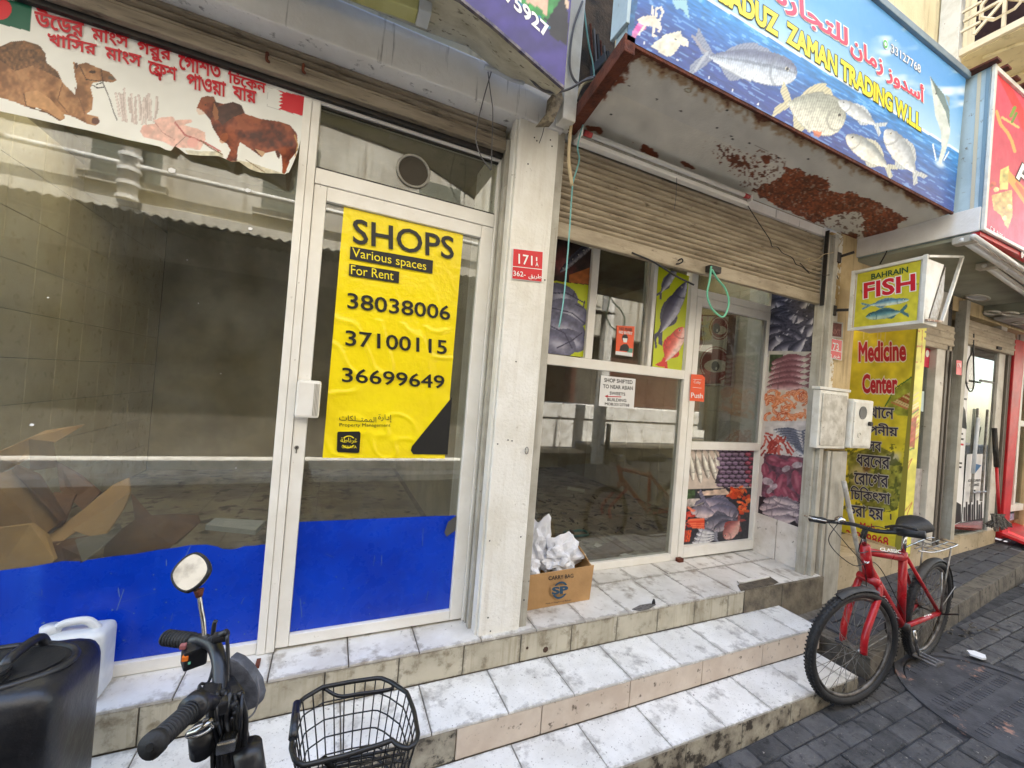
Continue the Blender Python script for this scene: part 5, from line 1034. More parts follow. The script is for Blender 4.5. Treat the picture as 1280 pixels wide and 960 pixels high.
B('ceiling', 5.0, 14, 2.301, 3.0, 3.2, 3.3, ROOMW, nb); B('interior_back', 5.06, 7.1, 2.9, 3.0, .4, 3.2, mat('blue grey interior', (120, 134, 140), (100, 112, 118), 3, rough=.7), nb)
B('beige_pillar', 5.33, 5.50, 1.94, 2.4, .5, 3.0, mat('beige pillar tile', (204, 199, 188), (184, 178, 166), 5, rough=.45, bump=.05, spots=[((120, 108, 90), 26, .64, .72)]), nb, .004)
for i, (a, b) in enumerate(((5.505, 5.54), (5.55, 5.585), (5.595, 5.62))): B('dark_guide', a, b, 1.93 + .012 * (i % 2), 2.0, .5, 2.5, mat('grey brown guide', (96, 88, 78), rough=.5, bump=.05), nb)
B('guide_backing', 5.50, 5.63, 1.96, 2.4, .5, 3.0, DARK, nb)
MB().tube([(5.80, 1.94, .55), (5.80, 1.94, 2.97)], .055, 4).put('grey_post', ALUD, nb)
B('glass_door', 5.9, 6.835, 1.99, 2.0, .53, 2.62, GL2, nb); 
for a in (6.28, 6.52): B('pull_bar', a, a + .02, 1.93, 1.95, .9, 1.9, STEEL, nb, .004)
for z_ in (2.2, 1.0): MB().tube([(6.3, 1.94, z_), (6.62, 1.94, z_)], .012, 6).put('door_fitting', STEEL, nb)
B('beige_pillar', 6.84, 7.0, 1.97, 2.6, .53, 3.0, MATS['beige pillar tile'], nb, .004)
for a, b in ((7.01, 7.04), (7.05, 7.09)): B('dark_guide', a, b, 1.95, 2.0, .53, 2.6, MATS['grey brown guide'], nb)
def sbox(u0, u1, x0, x1, z0, z1, Y=1.93):
    o = B('shutter_box', x0, x1, Y, Y + .3, z0, z1, SHUT, nb, .012)
    for i in range(1, 4): zz_ = z0 + (z1 - z0) * i / 4; B('box_rib', x0 + .002, x1 - .002, Y - .006, Y + .01, zz_ - .012, zz_ + .012, SHUT, nb, .005)
sbox(0, 0, 5.02, 5.63, 2.43, 2.68); sbox(0, 0, 5.87, 7.09, 2.55, 2.80); B('slot', 6.6, 6.7, 1.915, 1.93, 2.57, 2.6, DARK, nb)
B('upper_band', 3.93, 9, 1.96, 2.3, 2.86, 3.4, OCH, nb); B('upper_band', 9, 14, 1.96, 2.3, 2.4, 3.4, OCH, nb)
B('lintel', 3.94, 5.0, 1.97, 2.3, 2.66, 2.86, OCH, nb)
B('far_wall', 7.9, 14, 1.98, 2.2, .4, 3.3, OCH, nb)
# posters and signs on those doors
g13 = lambda a, b: (1130 + a / 3, 380 + b / 3)
def simple(name, label, cat, Y, quad, m, group=None): t = thing(name, tuple(aY(*quad[3], Y)), label, cat, group); quadpx('sheet', ('Y', Y), quad, m, t, .002, .002); return t
ds = simple('tall_poster', 'tall white poster with black lettering and a dark figure on the far glass door', 'poster', 1.984, [g13(228, 125), g13(250, 140), g13(215, 815), g13(172, 838)], PAPER)
for k, (a, b, c) in enumerate(((208, 240, 290), (212, 236, 350), (200, 222, 480), (196, 224, 500), (196, 224, 520), (190, 218, 590), (188, 216, 605))):
    quadpx('print_line', ('Y', 1.983), [g13(a, c), g13(b, c + 4), g13(b - 1, c + 11), g13(a - 1, c + 7)], RINK if k == 4 else INK, ds, .003)
quadpx('figure', ('Y', 1.983), [g13(218, 372), g13(230, 400), g13(236, 470), g13(206, 460), g13(205, 420)], INK, ds, .003); quadpx('dark_arch', ('Y', 1.983), [g13(176, 760), g13(194, 740), g13(214, 752), g13(214, 815), g13(172, 834)], INK, ds, .003)
ck = simple('skyline_poster', 'white poster with a black city skyline and blue emblem leaning in the lower glass door', 'poster', 1.975, [g13(236, 563), g13(308, 562), g13(298, 802), g13(218, 818)], PAPER)
quadpx('emblem', ('Y', 1.974), [g13(254, 595), g13(290, 605), g13(262, 640)], mat('steel blue ink', (60, 110, 160), rough=.5, bump=0), ck, .003); quadpx('emblem', ('Y', 1.974), [g13(258, 625), g13(268, 615), g13(262, 655), g13(254, 660)], INK, ck, .004)
for i, (a, h_) in enumerate(((224, 50), (232, 70), (240, 60), (246, 90), (254, 60), (262, 115), (272, 75), (280, 60), (288, 70))): quadpx('skyline', ('Y', 1.974), [g13(a, 812 - h_), g13(a + 6, 811 - h_), g13(a + 5, 814), g13(a - 1, 815)], INK, ck, .003)
lettering('ACE DOCUMENTS', ('Y', 1.974), g13(240, 668), g13(288, 666), g13(240, 658), INK, ck, .02, .003); lettering('CLEARANCE', ('Y', 1.974), g13(246, 684), g13(282, 682), g13(246, 674), INK, ck, .02, .003)
sr = simple('small_red_plate', 'tiny red number plate on the grey post beyond the medicine banner', 'address plate', 1.88, [g13(197, 210), g13(217, 213), g13(216, 268), g13(196, 264)], REDS, 'red house number plates'); lettering('175', ('Y', 1.88), g13(200, 236), g13(214, 238), g13(200, 222), WINK, sr, .01, .004)
rp = simple('red_poster', 'red poster with a white face shape inside the glass beside the medicine banner', 'poster', 1.995, [g13(74, 140), g13(104, 150), g13(94, 240), g13(66, 232)], mat('magenta red print', (206, 40, 76), rough=.5)); discpx('white_shape', ('Y', 1.993), *g13(88, 186), .035, WINK, rp, .003)
simple('paper_slip', 'pale paper slip taped low on the glass beside the medicine banner', 'paper', 1.995, [g13(52, 325), g13(76, 328), g13(72, 404), g13(48, 398)], mat('pale blue paper', (196, 214, 212), rough=.6))
# looped strap on the glass door
cable('hanging_strap', [aY(*g13(a, b), 1.93) for a, b in ((260, 110), (258, 170), (238, 220), (232, 290), (248, 328), (262, 300), (260, 180), (262, 112))], .006, WIREB, 'black strap looped over the hook of the far glass door', 'strap')
# red frame shop
rf = thing('red_shop_front', (7.3, 1.95, .5), 'bright red shop frame with glass at the far right edge', 'shopfront')
MB().hexa([(7.10, 1.93, .45), (7.24, 1.92, .45), (7.24, 2.3, .45), (7.10, 2.3, .45)], [(7.10, 1.93, 2.74), (7.36, 1.92, 2.74), (7.36, 2.3, 2.74), (7.10, 2.3, 2.74)]).put('frame', REDF, rf, bev=.006)
B('glass', 7.55, 9.5, 2.02, 2.03, .6, 2.9, GL2, rf); B('sill', 7.4, 9.5, 1.99, 2.05, .72, .80, FRAMEW, rf, .004); B('rail', 7.5, 9.5, 1.99, 2.05, 1.75, 1.82, FRAMEW, rf, .004); B('mullion', 7.56, 7.62, 1.985, 2.05, .8, 2.9, FRAMEW, rf, .004); B('panel', 7.4, 9.5, 2.06, 2.1, .45, 1.75, mat('orange red panel', (150, 60, 44), (176, 120, 90), 5, rough=.5), rf)
B('inner', 7.4, 9.5, 2.6, 2.7, .45, 3, mat('red interior', (150, 30, 28), rough=.7), rf)
mt = tag(MB().hexa([(7.08, 1.55, pz(7.1) + .005), (9.4, 1.75, pz(9.4) + .005), (9.4, 2.2, .55), (7.08, 1.97, .50)], [(7.08, 1.55, pz(7.1) + .03), (9.4, 1.75, pz(9.4) + .03), (9.4, 2.2, .58), (7.08, 1.97, .53)]).put('red_mat', REDF), 'red ramp mat lying in front of the red framed shop', 'mat')
# broom and loose stuff by the far step
br = thing('broom', (6.85, 1.93, .5), 'dirty broom with a red handle leaning on the far beige pillar', 'broom')
a_, b_ = aY(1243, 535, 1.93), aY(1249, 645, 1.85); MB().tube([a_, a_ * .55 + b_ * .45], .022, 8).put('dark_handle', DARK, br, smooth=True); MB().tube([a_ * .55 + b_ * .45, b_], .014, 8).put('red_handle', REDF, br, smooth=True)
m = MB(); rg = random.Random(2)
for i in range(60):
    q = b_ + [rg.uniform(-.30, .02), 0, 0]; m.tube([b_ + [rg.uniform(-.12, .06), rg.uniform(-.03, .03), .02], q + [rg.uniform(-.08, .08), rg.uniform(-.1, .04), rg.uniform(-.12, -.06)]], .007, 4)
tag(m.put('bristles', mat('dusty bristles', (110, 104, 96), (60, 56, 52), 30, rough=.9), br), kind='stuff')
pp_ = tag(MB().tube([aY(1223, 522, 1.92), aY(1216, 592, 1.92)], .016, 8).put('white_pole', WHITEP, smooth=True), 'short white pole leaning on the glass door with the skyline poster', 'pole')
tag(MB().tube([(3.76, 1.86, 1.19), (4.10, 1.80, .235)], .017, 10).put('steel_pipe', mat('pale pipe', (176, 172, 164), (140, 132, 120), 12, rough=.4, bump=.1), smooth=True), 'pale metal pipe leaning against the pillar between the meter boxes and the bicycle', 'pipe')
# ---- meter boxes on the pillar
eb = thing('meter_box', (3.4, 1.85, 1.43), 'cream metal electric box with a grimy lid on the peeling pillar under the 173 plate', 'electric box')
B('box', 3.40, 3.77, 1.876, 1.93, 1.445, 1.895, FRAMEW, eb, .008); B('lid', 3.425, 3.745, 1.868, 1.875, 1.47, 1.87, mat('grimy white lid', (206, 202, 192), (170, 164, 150), 10, rough=.5, bump=.05, spots=[((90, 80, 66), 50, .62, .7)]), eb, .003); B('top_flange', 3.38, 3.79, 1.87, 1.93, 1.898, 1.92, FRAMEW, eb, .003)
eb2 = thing('meter_box', (3.7, 1.8, 1.45), 'smaller cream meter box with a round dark window, fixed beside the larger electric box', 'electric box')
B('box', 3.785, 4.08, 1.846, 1.93, 1.455, 1.85, FRAMEW, eb2, .012); B('door_panel', 3.80, 4.03, 1.838, 1.845, 1.475, 1.83, FRAMEW, eb2, .004)
MB().disc((3.91, 1.837, 1.745), (0, -1, 0), .052, .004, 28).put('round_window', mat('dark meter glass', (70, 72, 74), rough=.2, bump=0), eb2); MB().disc((4.01, 1.837, 1.66), (0, -1, 0), .018, .02, 12).put('knob', DARK, eb2)
MB().tube([(3.88 + .02 * math.cos(a), 1.837, 1.565 + .02 * math.sin(a)) for a in np.linspace(0, 5, 14)], .003, 5).put('embossed_mark', FRAMEW, eb2)
# ================================================================ RED SIGN CANOPY, UPPER WALLS, BALCONY
XR0 = 3.90
rs = thing('red_sign_canopy', (5, 1.6, 3.0), 'deep canopy with a rose red restaurant sign and pale blue side, top right', 'shop sign')
B('sign_box', XR0 + .004, 12, 1.262, 1.95, 3.03, 4.14, BLUEG, rs)
MB().prism([aX(u, v, XR0 + .002) for u, v in ((1190, 265), (1228, 289), (1240, 83), (1208, 99))], (-.004, 0, 0)).put('side_sheet', BLUEG, rs)
quadpx('side_strip', ('X', XR0), [(1222, 92), (1227, 90), (1216, 283), (1211, 280)], mat('cream strip', (206, 196, 172), rough=.7), rs, .006)
quadpx('side_strip', ('X', XR0), [(1233, 86), (1238, 84), (1226, 287), (1221, 285)], mat('slate blue strip', (120, 146, 162), rough=.6), rs, .007)
B('side_beam', XR0 - .02, XR0 + .0, 1.25, 2.03, 3.03, 3.19, GREYP, rs, .003)
p = Print(quadgrid((XR0 + .0, 1.245, 4.14), (5.3, 1.245, 4.14), (XR0 + .0, 1.245, 3.035), (5.3, 1.245, 3.035), 150, 220), (206, 66, 92)); 
kx = np.clip((p.y - 90) / 200, 0, 1)[..., None]; p.c = np.array([222, 84, 110.]) * (1 - kx) + np.array([190, 60, 84.]) * kx; p.c *= (.92 + .14 * vnoise(p.x, p.y, 10, 3))[..., None]
g11 = lambda L: [(1180 + a / 2.824, 60 + b / 2.824) for a, b in L]
p.poly(g11([(180, 80), (230, 120), (282, 220), (282, 300), (240, 200), (200, 120)]), (226, 56, 60), .8)
for L, c, w_ in (([(186, 225), (200, 270), (225, 300), (240, 330), (250, 365)], (226, 170, 96), 4), ([(205, 245), (230, 260), (262, 280)], (232, 190, 120), 3), ([(236, 240), (250, 210)], (120, 160, 60), 4), ([(240, 262), (256, 230)], (90, 150, 60), 3)): p.line(g11(L), w_, c)
p.poly(g11([(198, 430), (230, 415), (226, 500), (196, 500)]), (206, 190, 110), tex=.3); p.poly(g11([(168, 520), (240, 500), (242, 590), (225, 640), (200, 590), (175, 570)]), (216, 176, 106), tex=.35)
for a, b in ((160, 490), (175, 480), (185, 500), (232, 560), (215, 600), (222, 620)): p.ell(*g11([(a, b)])[0], 3.4, 3, rg.choice([(226, 190, 120), (190, 80, 60), (240, 214, 150)]), 0, 1, tex=.3)
p.poly(g11([(228, 430), (290, 500), (290, 560), (226, 470)]), (236, 166, 70), .9); p.poly(g11([(255, 470), (300, 520), (300, 560), (250, 480)]), (216, 60, 60), .6)
p.build('printed_face', PRINT, rs)
RY = ('Y', 1.245); out2('Al', (1270, 222), (1292, 242), (1270, 196), WINK, INK, rs, .02, .06, pl=RY); lettering('C.R. 9105-1', RY, (1238, 288), (1256, 301), (1238, 282), WINK, rs, .0, .003); lettering('M', RY, (1277, 322), (1283, 327), (1277, 312), WINK, rs, .02, .003)
for a, b in ((3.028, 3.05), (4.12, 4.15)): B('front_frame', XR0 - .01, 12, 1.23, 1.247, a, b, FRAMEW, rs, .003)
B('front_frame', XR0 - .012, XR0 + .02, 1.228, 1.246, 3.03, 4.15, FRAMEW, rs, .003); B('red_lip', XR0, 12, 1.25, 1.29, 3.0, 3.026, REDF, rs)
B('underside', XR0 + .01, 6.3, 1.292, 1.955, 3.0, 3.026, mat('grey green soffit', (150, 152, 136), (132, 134, 120), 3, rough=.8, bump=.1), rs); B('underside', 6.31, 12, 1.292, 1.955, 2.9, 3.026, MATS['grey green soffit'], rs)
for i in range(24): B('rusty_corrugation', XR0 - .06 + i * .16, XR0 + .01 + i * .16, 1.21, 1.9, 4.152 + .014 * (i % 2), 4.166 + .014 * (i % 2), RUST, rs)
P = aZ(1222, 372, 2.997); MB().tube([P + [.17 * math.cos(a), .06 * math.sin(a), 0] for a in np.linspace(0, 2 * PI, 25)[:-1]], .012, 6, close=True).put('round_light_rim', ALUD, rs, smooth=True); MB().add([P + [.16 * math.cos(a), .05 * math.sin(a), -.002] for a in np.linspace(0, 2 * PI, 25)[:-1]], [tuple(range(24))]).put('round_light', WHITEP, rs)
for px, lbl in (((1202, 300, 1290, 358), 'upper bare tube lamp under the red sign, nearest its front lip'), ((1230, 332, 1300, 382), 'lower bare tube lamp under the red sign, nearer the wall')):
    t = thing('tube_lamp', tuple(aZ(px[0], px[1], 2.96)), lbl, 'lamp', 'tube lamps under the red sign')
    for k in (0, 1):
        A, Bv = aZ(px[0] + k * 14, px[1] - k * 5, 2.965), aZ(px[2] + k * 14, px[3] - k * 5, 2.965); MB().tube([A, Bv], .016, 8).put('tube', TUBE, t, smooth=True)
    A = aZ(px[0], px[1], 2.975); B('tube_holder', A[0] - .03, A[0] + .05, A[1] - .07, A[1] + .04, 2.945, 2.995, ALUD, t, .01)
    MB().tube([aZ(px[0] + 7, px[1] - 3, 2.985), aZ(px[2] + 7, px[3] - 3, 2.985)], .022, 4).put('lamp_tray', ALU, t)
# second, lower ceiling with round lights further on
c2 = B('lower_canopy', 6.4, 11, .9, 1.9, 2.86, 2.89, mat('dirty white ceiling', (196, 192, 186), (150, 144, 136), 3, rough=.7, bump=.1), nb)
for u, v in ((1262, 392), (1275, 404), (1240, 391)):
    P = aZ(u, v, 2.856); MB().tube([P + [.10 * math.cos(a), .05 * math.sin(a), 0] for a in np.linspace(0, 2 * PI, 19)[:-1]], .01, 5, close=True).put('spot_rim', ALUD, nb, smooth=True)
# balcony with pierced screen
XB0 = 4.97
bal = thing('balcony', (XB0, 1.0, 5.0), 'cream balcony with a pierced lattice screen over the red sign, top right corner', 'balcony')
B('floor_slab', XB0 + .01, 9, -.3, 1.94, 5.03, 5.12, CREAM, bal); B('corner_post', XB0 - .05, XB0 + .03, 1.80, 1.94, 5.0, 6.4, FRAMEW, bal, .004); B('inner_shade_sheet', XB0 + .25, XB0 + .28, -.3, 1.8, 5.13, 6.4, mat('painted plum shade', (60, 40, 42), rough=.9), bal)  # last one a dark sheet: shade behind the screen given as colour
CRW = mat('cream lattice', (236, 222, 196), (222, 206, 176), 6, rough=.6, bump=.05)
def lbar(y0, z0, y1, z1, wd=.018): MB().tube([(XB0 - .01, y0, z0), (XB0 - .01, y1, z1)], wd, 4).put('lattice_bar', CRW, bal)
B('lattice_rail', XB0 - .03, XB0 + .01, -.3, 1.8, 5.04, 5.10, CRW, bal, .003)
Lc = .52; y = 1.80
for c in range(3):
    y0, y1 = y - Lc, y; ym = (y0 + y1) / 2
    for rz in (0, 1):
        z0 = 5.10 + rz * Lc; zm = z0 + Lc / 2
        for a in range(8):
            an = a * PI / 4; lbar(ym, zm, ym + .25 * math.cos(an), zm + .25 * math.sin(an), .016)
        r = .15; pts = [(XB0 - .01, ym + r * math.cos(a * PI / 4 + PI / 8), zm + r * math.sin(a * PI / 4 + PI / 8)) for a in range(8)]
        MB().tube(pts, .016, 4, close=True).put('lattice_ring', CRW, bal)
        lbar(y0, z0, y0, z0 + Lc, .02); lbar(y0, z0 + Lc, y1, z0 + Lc, .02)
        for s in (0, 1):
            lbar(y0 + (.0 if s else Lc), z0 + .17, y0 + (.12 if s else Lc - .12), z0 + .17, .014); lbar(y0 + (.0 if s else Lc), z0 + .35, y0 + (.12 if s else Lc - .12), z0 + .35, .014)
    y -= Lc
for pts in ([(5.1, 1.7, 5.02), (5.2, 1.45, 5.02), (5.45, 1.4, 5.02), (5.6, 1.5, 5.02), (5.62, 1.7, 5.02)], [(5.6, 1.45, 5.02), (6.0, 1.3, 5.02), (6.6, 1.1, 5.02)], [(5.5, 1.38, 5.02), (5.6, 1.0, 5.02), (5.5, .6, 5.02)], [(5.62, 1.7, 5.02), (6.2, 1.72, 5.02), (6.1, 1.5, 5.02)]): MB().tube(spline(pts, 8), .018, 6).put('plaster_moulding', CREAM, bal, smooth=True)
MB().hexa([(3.3, 1.82, 4.55), (5.05, 1.82, 4.55), (5.05, 1.95, 4.55), (3.3, 1.95, 4.55)], [(3.3, 1.72, 4.8), (5.05, 1.72, 4.8), (5.05, 1.95, 4.8), (3.3, 1.95, 4.8)]).put('upper_ledge', CREAM, bld)
# ================================================================ POST, WIRES
MB().hexa([(.955, 1.80, 3.10), (1.03, 1.80, 3.10), (1.03, 1.88, 3.10), (.955, 1.88, 3.10)], [(.925, 1.80, 4.4), (1.035, 1.80, 4.4), (1.035, 1.88, 4.4), (.925, 1.88, 4.4)]).put('white_post', FRAMEW, bld, bev=.006)
MB().prism([aY(u, v, 1.80) for u, v in ((690, 118), (702, 112), (704, 125), (692, 152), (675, 152), (688, 135))], (0, .05, 0)).put('broken_plaster', mat('broken plaster', (150, 138, 116), (90, 80, 66), 30, rough=.95, bump=.9, bsc=30), bld)
for i in range(7): u = 738 + i * 4.2; MB().tube([aY(u, 30 + i * 7, 1.9), aY(u + 6, 120 + i * 2, 1.9)], .006 + .003 * (i % 3), 5).put('old_pipe', (RUST, GREYC, DARK)[i % 3], bld)
MB().hexa([aY(738, 95, 1.85), aY(757, 75, 1.85), aY(759, 85, 1.92), aY(742, 106, 1.92)], [aY(738, 84, 1.85), aY(757, 64, 1.85), aY(759, 74, 1.92), aY(742, 95, 1.92)]).put('junction_box', DARK, bld)
W = lambda Y, L, s=None: [aY(a, b, Y) for a, b in L]
cable('teal_cable', W(1.83, [(728, -6), (735, 50), (741, 80), (742, 100), (735, 135), (726, 165), (722, 185)]) + W(1.88, [(724, 200), (717, 225), (715, 240), (711, 300), (705, 370), (699, 409)]), .0042, TEAL, 'pale teal cable hanging in front of the second shutter down to the lime fish print')
cable('sand_hose', W(1.84, [(743, 98), (728, 106), (718, 130), (713, 165), (711, 200), (715, 232)]), .0088, SANDC, 'sand coloured flexible hose curving down from the rusty canopy corner', 'hose')
cable('grey_cable', W(1.78, [(728, 2), (718, 30), (713, 60), (713, 88), (722, 104), (735, 98), (744, 96)]), .006, GREYC, 'grey cable looping across the white post between the two signs')
cable('grey_cable', W(1.74, [(640, 70), (672, 108), (688, 115), (702, 114), (714, 110), (728, 102), (741, 98)]), .0055, GREYC, 'thin grey cable running under the purple sign to the rusty canopy corner')
cable('thin_wire', W(1.86, [(614, 90), (604, 125), (597, 155), (595, 175), (601, 195), (610, 208), (614, 213)]), .0028, GREYC, 'thin looped wire on the left hanging from the purple sign canopy over the transom', 'wire')
cable('thin_wire', W(1.87, [(610, 90), (613, 115), (616, 140), (615, 180), (614, 212)]), .0026, GREYC, 'thin straight wire hanging from the purple sign canopy over the transom', 'wire')
cable('thin_wire', W(1.90, [(681, 155), (678, 168), (674, 179)]), .0018, WIREB, 'short stub of wire hanging at the top of the white pillar', 'wire')
cable('thin_wire', W(1.87, [(846, 222), (845, 245), (843, 261)]), .0016, GREYC, 'short pale wire hanging below the middle of the twin tube lamp', 'wire')
cable('green_strap', W(1.90, [(889, 333), (887, 350), (884, 368), (889, 384), (897, 393), (904, 396), (909, 388), (911, 375), (906, 360), (897, 349), (890, 337)]), .006, GREENR, 'pale green strap looped through the lock of the second shutter', 'strap')
cable('black_cable', W(1.93, [(790, 316), (818, 328), (845, 345), (867, 356)]), .006, WIREB, 'black cable slanting under the second shutter bar')
cable('twisted_wire', W(1.93, [(934, 256), (948, 278), (962, 299), (965, 308), (972, 309), (978, 316), (990, 322), (995, 330), (1003, 334), (1012, 342)]), .003, DARK, 'twisted rusty wire tangled across the right side of the second shutter', 'wire')
cable('pale_wire', W(1.91, [(1006, 325), (1012, 323), (1011, 327), (1022, 324), (1030, 318), (1042, 315), (1050, 305), (1054, 298)]), .0028, SANDC, 'pale wire crossing from the shutter edge to the peeling pillar', 'wire')
cable('thin_wire', W(1.925, [(1000, 329), (1012, 340), (1030, 344), (1044, 343), (1048, 349)]), .003, DARK, 'dark wire sagging from the shutter edge to the light box bracket', 'wire')
cable('thin_wire', W(1.75, [(1115, 296), (1108, 315), (1100, 330)]), .004, WIREB, 'black wire dropping from the red sign canopy to the top of the light box', 'wire')
kr = tag(MB().tube([aY(658, 563, 1.91) + [.009 * math.cos(a), -.004, .018 * math.sin(a)] for a in np.linspace(0, 2 * PI, 17)[:-1]], .0025, 6, close=True).put('wire_ring', STEEL, smooth=True), 'small bent wire ring on the right edge of the white pillar', 'ring')
# ================================================================ OPPOSITE SIDE OF THE STREET (seen in the glass)
opp = thing('opposite_building', (0, -4, 0), 'pale rendered building across the street with a corrugated awning, seen mirrored in the glass', 'building')
B('upper_wall', -16, 24, -4.4, -3.6, 3.2, 11, OPPW, opp); B('shade_painted_wall', -16, 2.6, -4.4, -3.62, .2, 3.2, OPPR, opp); B('shade_painted_wall', 2.6, 24, -4.6, -3.9, 1.45, 3.2, OPPR, opp)
for x0 in (3.2, 6.6, 9.6):
    for i in range(16): B('shutter_slat', x0, x0 + 2.4, -3.89, -3.875, 1.46 + i * .1, 1.55 + i * .1, OPPB, opp)
for x0, x1, z0, z1 in ((-3.4, -2.6, 4.3, 5.5), (-1.3, -.5, 4.3, 5.5), (1.2, 2.0, 4.3, 5.5)): B('window', x0, x1, -3.62, -3.59, z0, z1, GL2, opp); B('window_surround', x0 - .1, x1 + .1, -3.6, -3.5, z0 - .12, z0 - .02, OPPW, opp)
MB().tube([(-5, -3.4, 4.45), (3, -3.4, 4.45)], .04, 8).put('pipe', OPPC, opp, smooth=True); MB().tube([(-2.9, -3.42, 3.9), (-2.9, -3.42, 7)], .11, 10).put('pipe', OPPC, opp, smooth=True); MB().tube([(-.45, -3.4, 3.7), (-.7, -3.4, 5.4)], .03, 6).put('pipe', OPPC, opp, smooth=True)
for i in range(10): MB().tube([(-2.9 + .0, -3.42, 3.95 + i * .2), (-2.9, -3.42, 4.0 + i * .2)], .135, 10).put('pipe_ring', OPPC, opp)
aw = MB(); n = 120
for i in range(n):
    x0 = -9 + i * .12; 
    for k in range(4):
        a = x0 + k * .03; h0, h1 = (.02 * math.sin(2 * PI * k / 4), .02 * math.sin(2 * PI * (k + 1) / 4)); aw.add([(a, -2.15, 3.46 + h0), (a + .03, -2.15, 3.46 + h1), (a + .03, -3.6, 3.66 + h1), (a, -3.6, 3.66 + h0)], [(0, 1, 2, 3)])
aw.put('corrugated_awning', mat('grey awning sheet', (84, 80, 70), (66, 62, 54), 8, rough=.8), opp)
for x in np.arange(-8.5, 5, 1.6): MB().tube([(x, -2.2, 3.41), (x, -3.6, 3.61)], .02, 4).put('awning_strut', DARK, opp)
B('kerb_ledge', -16, 2.6, -3.6, -2.95, -.05, .06, OPPC, opp, .01); B('kerb_ledge', -16, 2.6, -3.6, -3.25, .061, .235, OPPC, opp, .01)
podium = [(2.6, 5.2), (5.21, 5.4), (5.6, 9.0), (9.02, 13), (13.1, 20)]
for a, b in ((2.6, 5.35), (5.36, 9.0), (9.01, 14), (14.01, 22)):
    B('ledge_block', a, b, -3.9, -3.3, gz(a) + .38, 1.10, OPPC, opp, .012); B('ledge_block', a, b, -3.9, -3.27, 1.11, 1.44, OPPC, opp, .012); B('ledge_foot', a, b, -3.3, -2.62, gz(a) - .1, gz(a) + .36, CONC, opp, .02)
for x in (3.0, 5.6, 8.6): MB().tube([(x, -2.4, gz(x)), (x, -2.4, gz(x) + .9)], .05, 10).put('post', BLKP, opp, smooth=True)
MB().tube([(5.5, -2.62, 0), (5.5, -2.62, 9)], .14, 8).put('street_post', OPPC, opp)
tag(MB().box(-16, 24, -14, -4.7, -.1, .0).put('yard', ASPH), kind='structure')
# ================================================================ THINGS ON THE STEPS AND IN THE SHOPS
# carry bag carton
ct = thing('cardboard_carton', (1.33, 2.1, PZ), 'open brown cardboard carton printed CARRY BAG on the step against the white pillar', 'box')
cx0, cx1, cy0, cy1 = 1.07, 1.555, 2.06, 2.33; zt = PZ + .215
MB().hexa([(cx0, cy0, PZ + .002), (cx1, cy0 + .01, PZ + .002), (cx1, cy0 + .016, PZ + .002), (cx0, cy0 + .006, PZ + .002)], [(cx0, cy0 - .004, zt - .01), (cx1 + .01, cy0 + .004, zt), (cx1 + .01, cy0 + .010, zt), (cx0, cy0 + .002, zt - .01)]).put('front_side', CARD, ct)
B('back_side', cx0, cx1, cy1, cy1 + .006, PZ, zt, CARD, ct); B('left_side', cx0, cx0 + .006, cy0 + .007, cy1, PZ, zt, CARD, ct); B('right_side', cx1 - .006, cx1, cy0 + .018, cy1, PZ, zt, CARD, ct); B('bottom', cx0, cx1, cy0 + .01, cy1, PZ + .001, PZ + .006, CARD, ct)
MB().hexa([(cx1 - .004, cy0 + .03, zt), (cx1 + .001, cy0 + .03, zt), (cx1 + .001, cy1, zt), (cx1 - .004, cy1, zt)], [(cx1 - .05, cy0 + .05, zt + .07), (cx1 - .045, cy0 + .05, zt + .075), (cx1 - .03, cy1, zt + .12), (cx1 - .035, cy1, zt + .12)]).put('flap', CARD, ct)
CP = ('Y', cy0 - .003); z5 = lambda a, b: (550 + a / 3.6925, 540 + b / 3.6925)
CB = mat('blue print on card', (36, 74, 100), rough=.6, bump=0)
lettering('CARRY BAG', CP, z5(501, 685), z5(616, 672), z5(501, 666), INK, ct, .02, .006)
discpx('emblem', CP, *z5(555, 730), .052, CB, ct, .006, ring=.012); quadpx('emblem_gap', CP, [z5(510, 712), z5(596, 706), z5(595, 744), z5(512, 752)], CARD, ct, .007)
lettering('SP', CP, z5(516, 752), z5(592, 744), z5(516, 716), CB, ct, .05, .009); lettering('Made in Kingdom of Bahrain', CP, z5(488, 798), z5(606, 780), z5(488, 789), INK, ct, .01, .006)
def crumple(name, c, r, seed, m, sq=(1, 1, 1), parent=None, tips=()):
    bm = bmesh.new(); bmesh.ops.create_icosphere(bm, subdivisions=4, radius=1)
    rg = np.random.default_rng(seed); D = rg.normal(size=(60, 3)); D /= np.linalg.norm(D, axis=1)[:, None]; A = rg.uniform(-.42, .34, 60)
    for v in bm.verts:
        p = np.array(v.co); k = 1 + sum(a * max(0, 1 - abs(float(p @ d) - .4) * 5.5) for a, d in zip(A, D)) * .55
        for t in tips:
            t = np.array(t); L = np.linalg.norm(t); dd = float(p @ (t / L)); k += (L - 1) * max(0, dd) ** 9
        v.co = Vector(np.array(c) + p * k * r * np.array(sq))
    me = bpy.data.meshes.new(name); bm.to_mesh(me); bm.free(); return put(name, me, m, parent)
tag(crumple('plastic_bag', (1.21, 2.22, PZ + .28), .115, 4, BAGW, (.95, .6, 1.25), tips=((-.5, 0, 1.25), (.9, 0, 1.25))), 'tall crumpled white bag standing up at the back of the open carton', 'bag', 'white bags in the carton')
tag(crumple('plastic_bag', (1.38, 2.16, PZ + .24), .12, 9, BAGW, (1.05, .6, .85), tips=((.3, 0, 1.5), (-.8, 0, 1.3))), 'low crumpled white bag at the front right of the open carton', 'bag', 'white bags in the carton')
